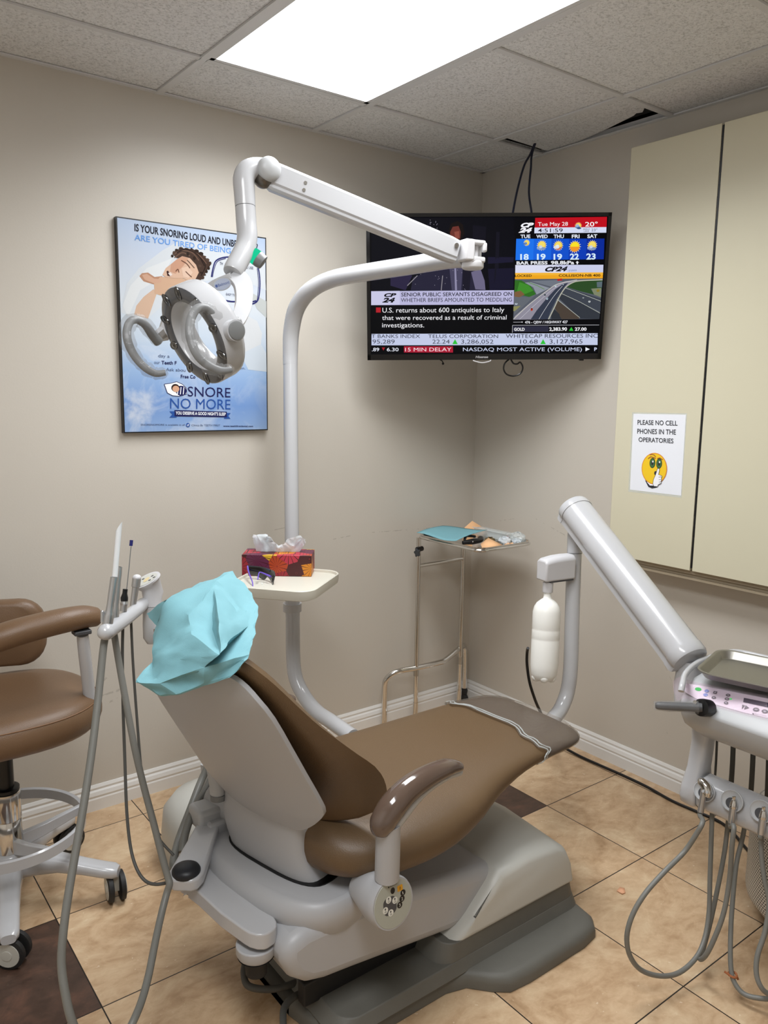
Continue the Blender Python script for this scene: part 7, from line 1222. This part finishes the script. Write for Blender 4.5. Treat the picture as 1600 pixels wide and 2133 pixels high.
# ================================================================ OPERATOR STOOL
so = thing('operator_stool', 'brown vinyl operator stool with wrap around armrest on a white five star base', 'stool', (-2.185, -0.39, 0))
SX, SY = -2.185, -0.39
angs = [math.atan2(-.66 - SY, -2.25 - SX), math.atan2(-.55 - SY, -1.95 - SX), math.atan2(-.20 - SY, -1.98 - SX), math.atan2(-.11 - SY, -2.24 - SX), math.atan2(-.42 - SY, -2.47 - SX)]
RL = .285
for i, a in enumerate(angs):
    d_ = V((math.cos(a), math.sin(a), 0)); s_ = V((-d_.y, d_.x, 0)); rings = []
    for (r, z, hw, hh) in ((.03, .125, .032, .040), (.08, .128, .034, .032), (.14, .126, .030, .024), (.21, .112, .027, .019), (.265, .100, .027, .018), (.295, .096, .026, .017), (.308, .094, .018, .013)):
        c_ = V((SX, SY, z)) + d_ * r; rings.append([c_ + s_ * (hw * se(t_, 0, 3)[0]) + V((0, 0, hh * se(0, t_, 3)[1])) for t_ in [2 * math.pi * k / 18 for k in range(18)]])
    link('leg', MB().loft(rings), WHITE, so, ang=55)
    cs_ = V((SX, SY, 0)) + d_ * RL; ro = (a + 1.1, -1.70, a + 2.6, a + .6, a + 1.9)[i]; wd = V((math.cos(ro), math.sin(ro), 0)); wx = V((-wd.y, wd.x, 0)); wc = cs_ + wx * .012 + V((0, 0, .043))
    cst = link('caster', MB().lathe([(.012, .060), (.013, .078)], cs_, (0, 0, 1), 16).box(wc + V((0, 0, .012)) - wx * .004, (.018, .030, .052), ax=(wd, wx, V((0, 0, 1)))), mat('caster_fork', '#b6b4ab', .45), so, bevel=.003)
    for sg in (-1, 1):
        link('wheel', MB().lathe([(.035, -.0085), (.0425, -.006), (.043, .0), (.0425, .006), (.035, .0085)], wc + wd * 0 + V((0, 0, 0)) + wd.cross(V((0, 0, 1))).normalized() * (sg * .017), wd.cross(V((0, 0, 1))).normalized() * sg, 28), RUB, cst, ang=45)
        link('wheel_cap', MB().lathe([(.033, .0087), (.0325, .010), (.014, .0103), (.0135, .012), (.007, .0125)], wc + wd.cross(V((0, 0, 1))).normalized() * (sg * .017), wd.cross(V((0, 0, 1))).normalized() * sg, 26), mat('wheel_cap_grey', '#bdbcb4', .4), cst, ang=40)
link('hub', MB().lathe([(.045, .085), (.052, .10), (.052, .150), (.046, .165), (.040, .170)], (SX, SY, 0), (0, 0, 1), 30), WHITE, so, ang=50)
# foot ring on spokes
RR = .205; fr_ = MB(); zr_ = .235
prf = [(RR - .005, zr_ - .016), (RR + .005, zr_ - .016), (RR + .006, zr_ + .014), (RR + .001, zr_ + .018), (RR - .006, zr_ + .014)]
fr_.loft([[V((SX + r * math.cos(t_), SY + r * math.sin(t_), z)) for r, z in prf] for t_ in [2 * math.pi * k / 64 for k in range(65)]], 0, False, False); link('foot_ring', fr_, WHITE, so, ang=50)
for t_ in (angs[0] + .55, angs[1] + .55, angs[3] + .1):
    d_ = V((math.cos(t_), math.sin(t_), 0)); s_ = V((-d_.y, d_.x, 0))
    link('spoke', MB().loft([[V((SX, SY, z_)) + d_ * r + s_ * (b_ * w_) + V((0, 0, c_ * h_)) for b_, c_ in ((-1, -1), (1, -1), (1, 1), (-1, 1))] for r, z_, w_, h_ in ((.035, .19, .010, .022), (.10, .205, .009, .018), (RR - .004, zr_, .008, .013))]), WHITE, so, bevel=.003)
link('gas_cover', MB().lathe([(.042, .16), (.042, .165), (.0375, .168), (.0375, .265), (.0368, .266), (.0368, .270), (.0375, .271), (.0375, .350), (.034, .352)], (SX, SY, 0), (0, 0, 1), 32), CHROME, so, ang=40)
link('cover_rim', MB().lathe([(.034, .352), (.036, .353), (.036, .362), (.03, .364)], (SX, SY, 0), (0, 0, 1), 28), BLACK, so)
link('gas_piston', MB().lathe([(.0225, .35), (.0225, .53)], (SX, SY, 0), (0, 0, 1), 24), BLACK, so)
link('seat_plate', MB().box((SX, SY, .537), (.2, .2, .02)).tube([(-2.1150, -0.5885, 0.5420), (-2.1118, -0.6371, 0.5664)], .004, seg=8), DGREY, so, bevel=.004)
# seat
scx, scy = SX - .012, SY - .045
def sor(k, z, hx=.262, hy=.232): return [V((scx + hx * k * se(t_, 0, 2.5)[0], scy + hy * k * se(0, t_, 2.5)[1], z)) for t_ in [2 * math.pi * q / 48 for q in range(48)]]
link('seat', MB().loft([sor(.55, .548), sor(.82, .550), sor(.92, .557), sor(.975, .571), sor(.997, .588), sor(1.0, .600), sor(.99, .615), sor(.965, .629), sor(.925, .641), sor(.86, .651), sor(.76, .658), sor(.6, .663), sor(.35, .665), sor(.1, .665)]), STOOLV, so, ang=75)
link('seat_seam', MB().tube(sor(.962, .6315) + [sor(.962, .6315)[0]], .0016, seg=6), mat('stool_stitch', '#7c5a3d', .5), so)
# wrap around arm
WA = [V(p) for p in [(-2.3669, -0.5865, 0.8095), (-2.2796, -0.5829, 0.8442), (-2.1916, -0.5945, 0.8687), (-2.1217, -0.5952, 0.8783), (-2.0548, -0.5943, 0.8836), (-2.0020, -0.5841, 0.8817), (-1.9686, -0.5791, 0.8749)]]
link('wrap_arm', MB().tube([WA[0]] + WA[1:] + [WA[-1] + (WA[-1] - WA[-2]).normalized() * .012], [.026, .034, .035, .034, .033, .031, .026, .012], n=6, seg=22, flat=1.15), STOOLV, so, ang=75)
wa_ = [p + V((.0, -.018, .024)) for p in WA[:-1]]
link('arm_piping', MB().tube(wa_, .0022, n=6, seg=6), STOOLV, so)
link('arm_post', MB().tube([(-2.0090, -0.5879, 0.8340), (-2.0032, -0.5775, 0.7785), (-1.9909, -0.5563, 0.6728), (-1.9864, -0.5485, 0.5986)], [.0155, .0165, .0165, .0165], n=3, seg=18), WHITE, so); link('arm_post_plate', MB().box(V((-2.0133, -0.5953, 0.8447)), (.045, .035, .012)), DGREY, so, bevel=.003)
link('arm_bracket', MB().tube([(-1.9887, -0.5523, 0.6359), (SX + .12, SY + .05, .545), (SX, SY, .536)], .012, n=4, seg=10), WHITE, so)
# backrest pad behind the arm
bpc, bpx = V((-2.1240, -0.2568, 0.7750)), V((0.93, -.36, 0)).normalized(); bpn = V((-bpx.y, bpx.x, 0))
if bpn.y < 0: bpn = -bpn
bb3 = MB(); rings = []
for t_, k in ((-.030, .86), (-.024, .95), (-.010, 1.0), (.010, 1.0), (.024, .95), (.030, .86)):
    rings.append([bpc - bpx * .115 + bpx * (x * k) + V((0, 0, z * k)) + bpn * (t_ + .22 * max(0, abs(x) - .05) ** 2) for x, z in rrect(0, 0, .215, .100, .072)])
bb3.loft(rings); link('backrest', bb3, STOOLV, so, ang=60)
link('backrest_post', MB().tube([bpc - bpx * .115 + bpn * .03, bpc - bpx * .115 + bpn * .06 + V((0, 0, -.15)), (SX - .08, SY + .12, .545), (SX, SY, .536)], .013, n=4, seg=12), DGREY, so)

# ================================================================ FLOOR SCRAP
fs_ = MB().add([(-0.7028, -1.4099, 0.0020), (-0.6823, -1.4052, 0.0040), (-0.6757, -1.4177, 0.0050), (-0.6893, -1.4313, 0.0020), (-0.7028, -1.4289, 0.0030)], [[0, 1, 2, 3, 4]]); o_ = tag(link('paper_scrap', fs_, mat('peach_scrap', '#eab089', .7), shift=(-0.6921, -1.4177, 0.0020)), 'small torn peach paper scrap on the tan floor tiles', 'paper scrap'); o_.modifiers.new('thickness', 'SOLIDIFY').thickness = .0008
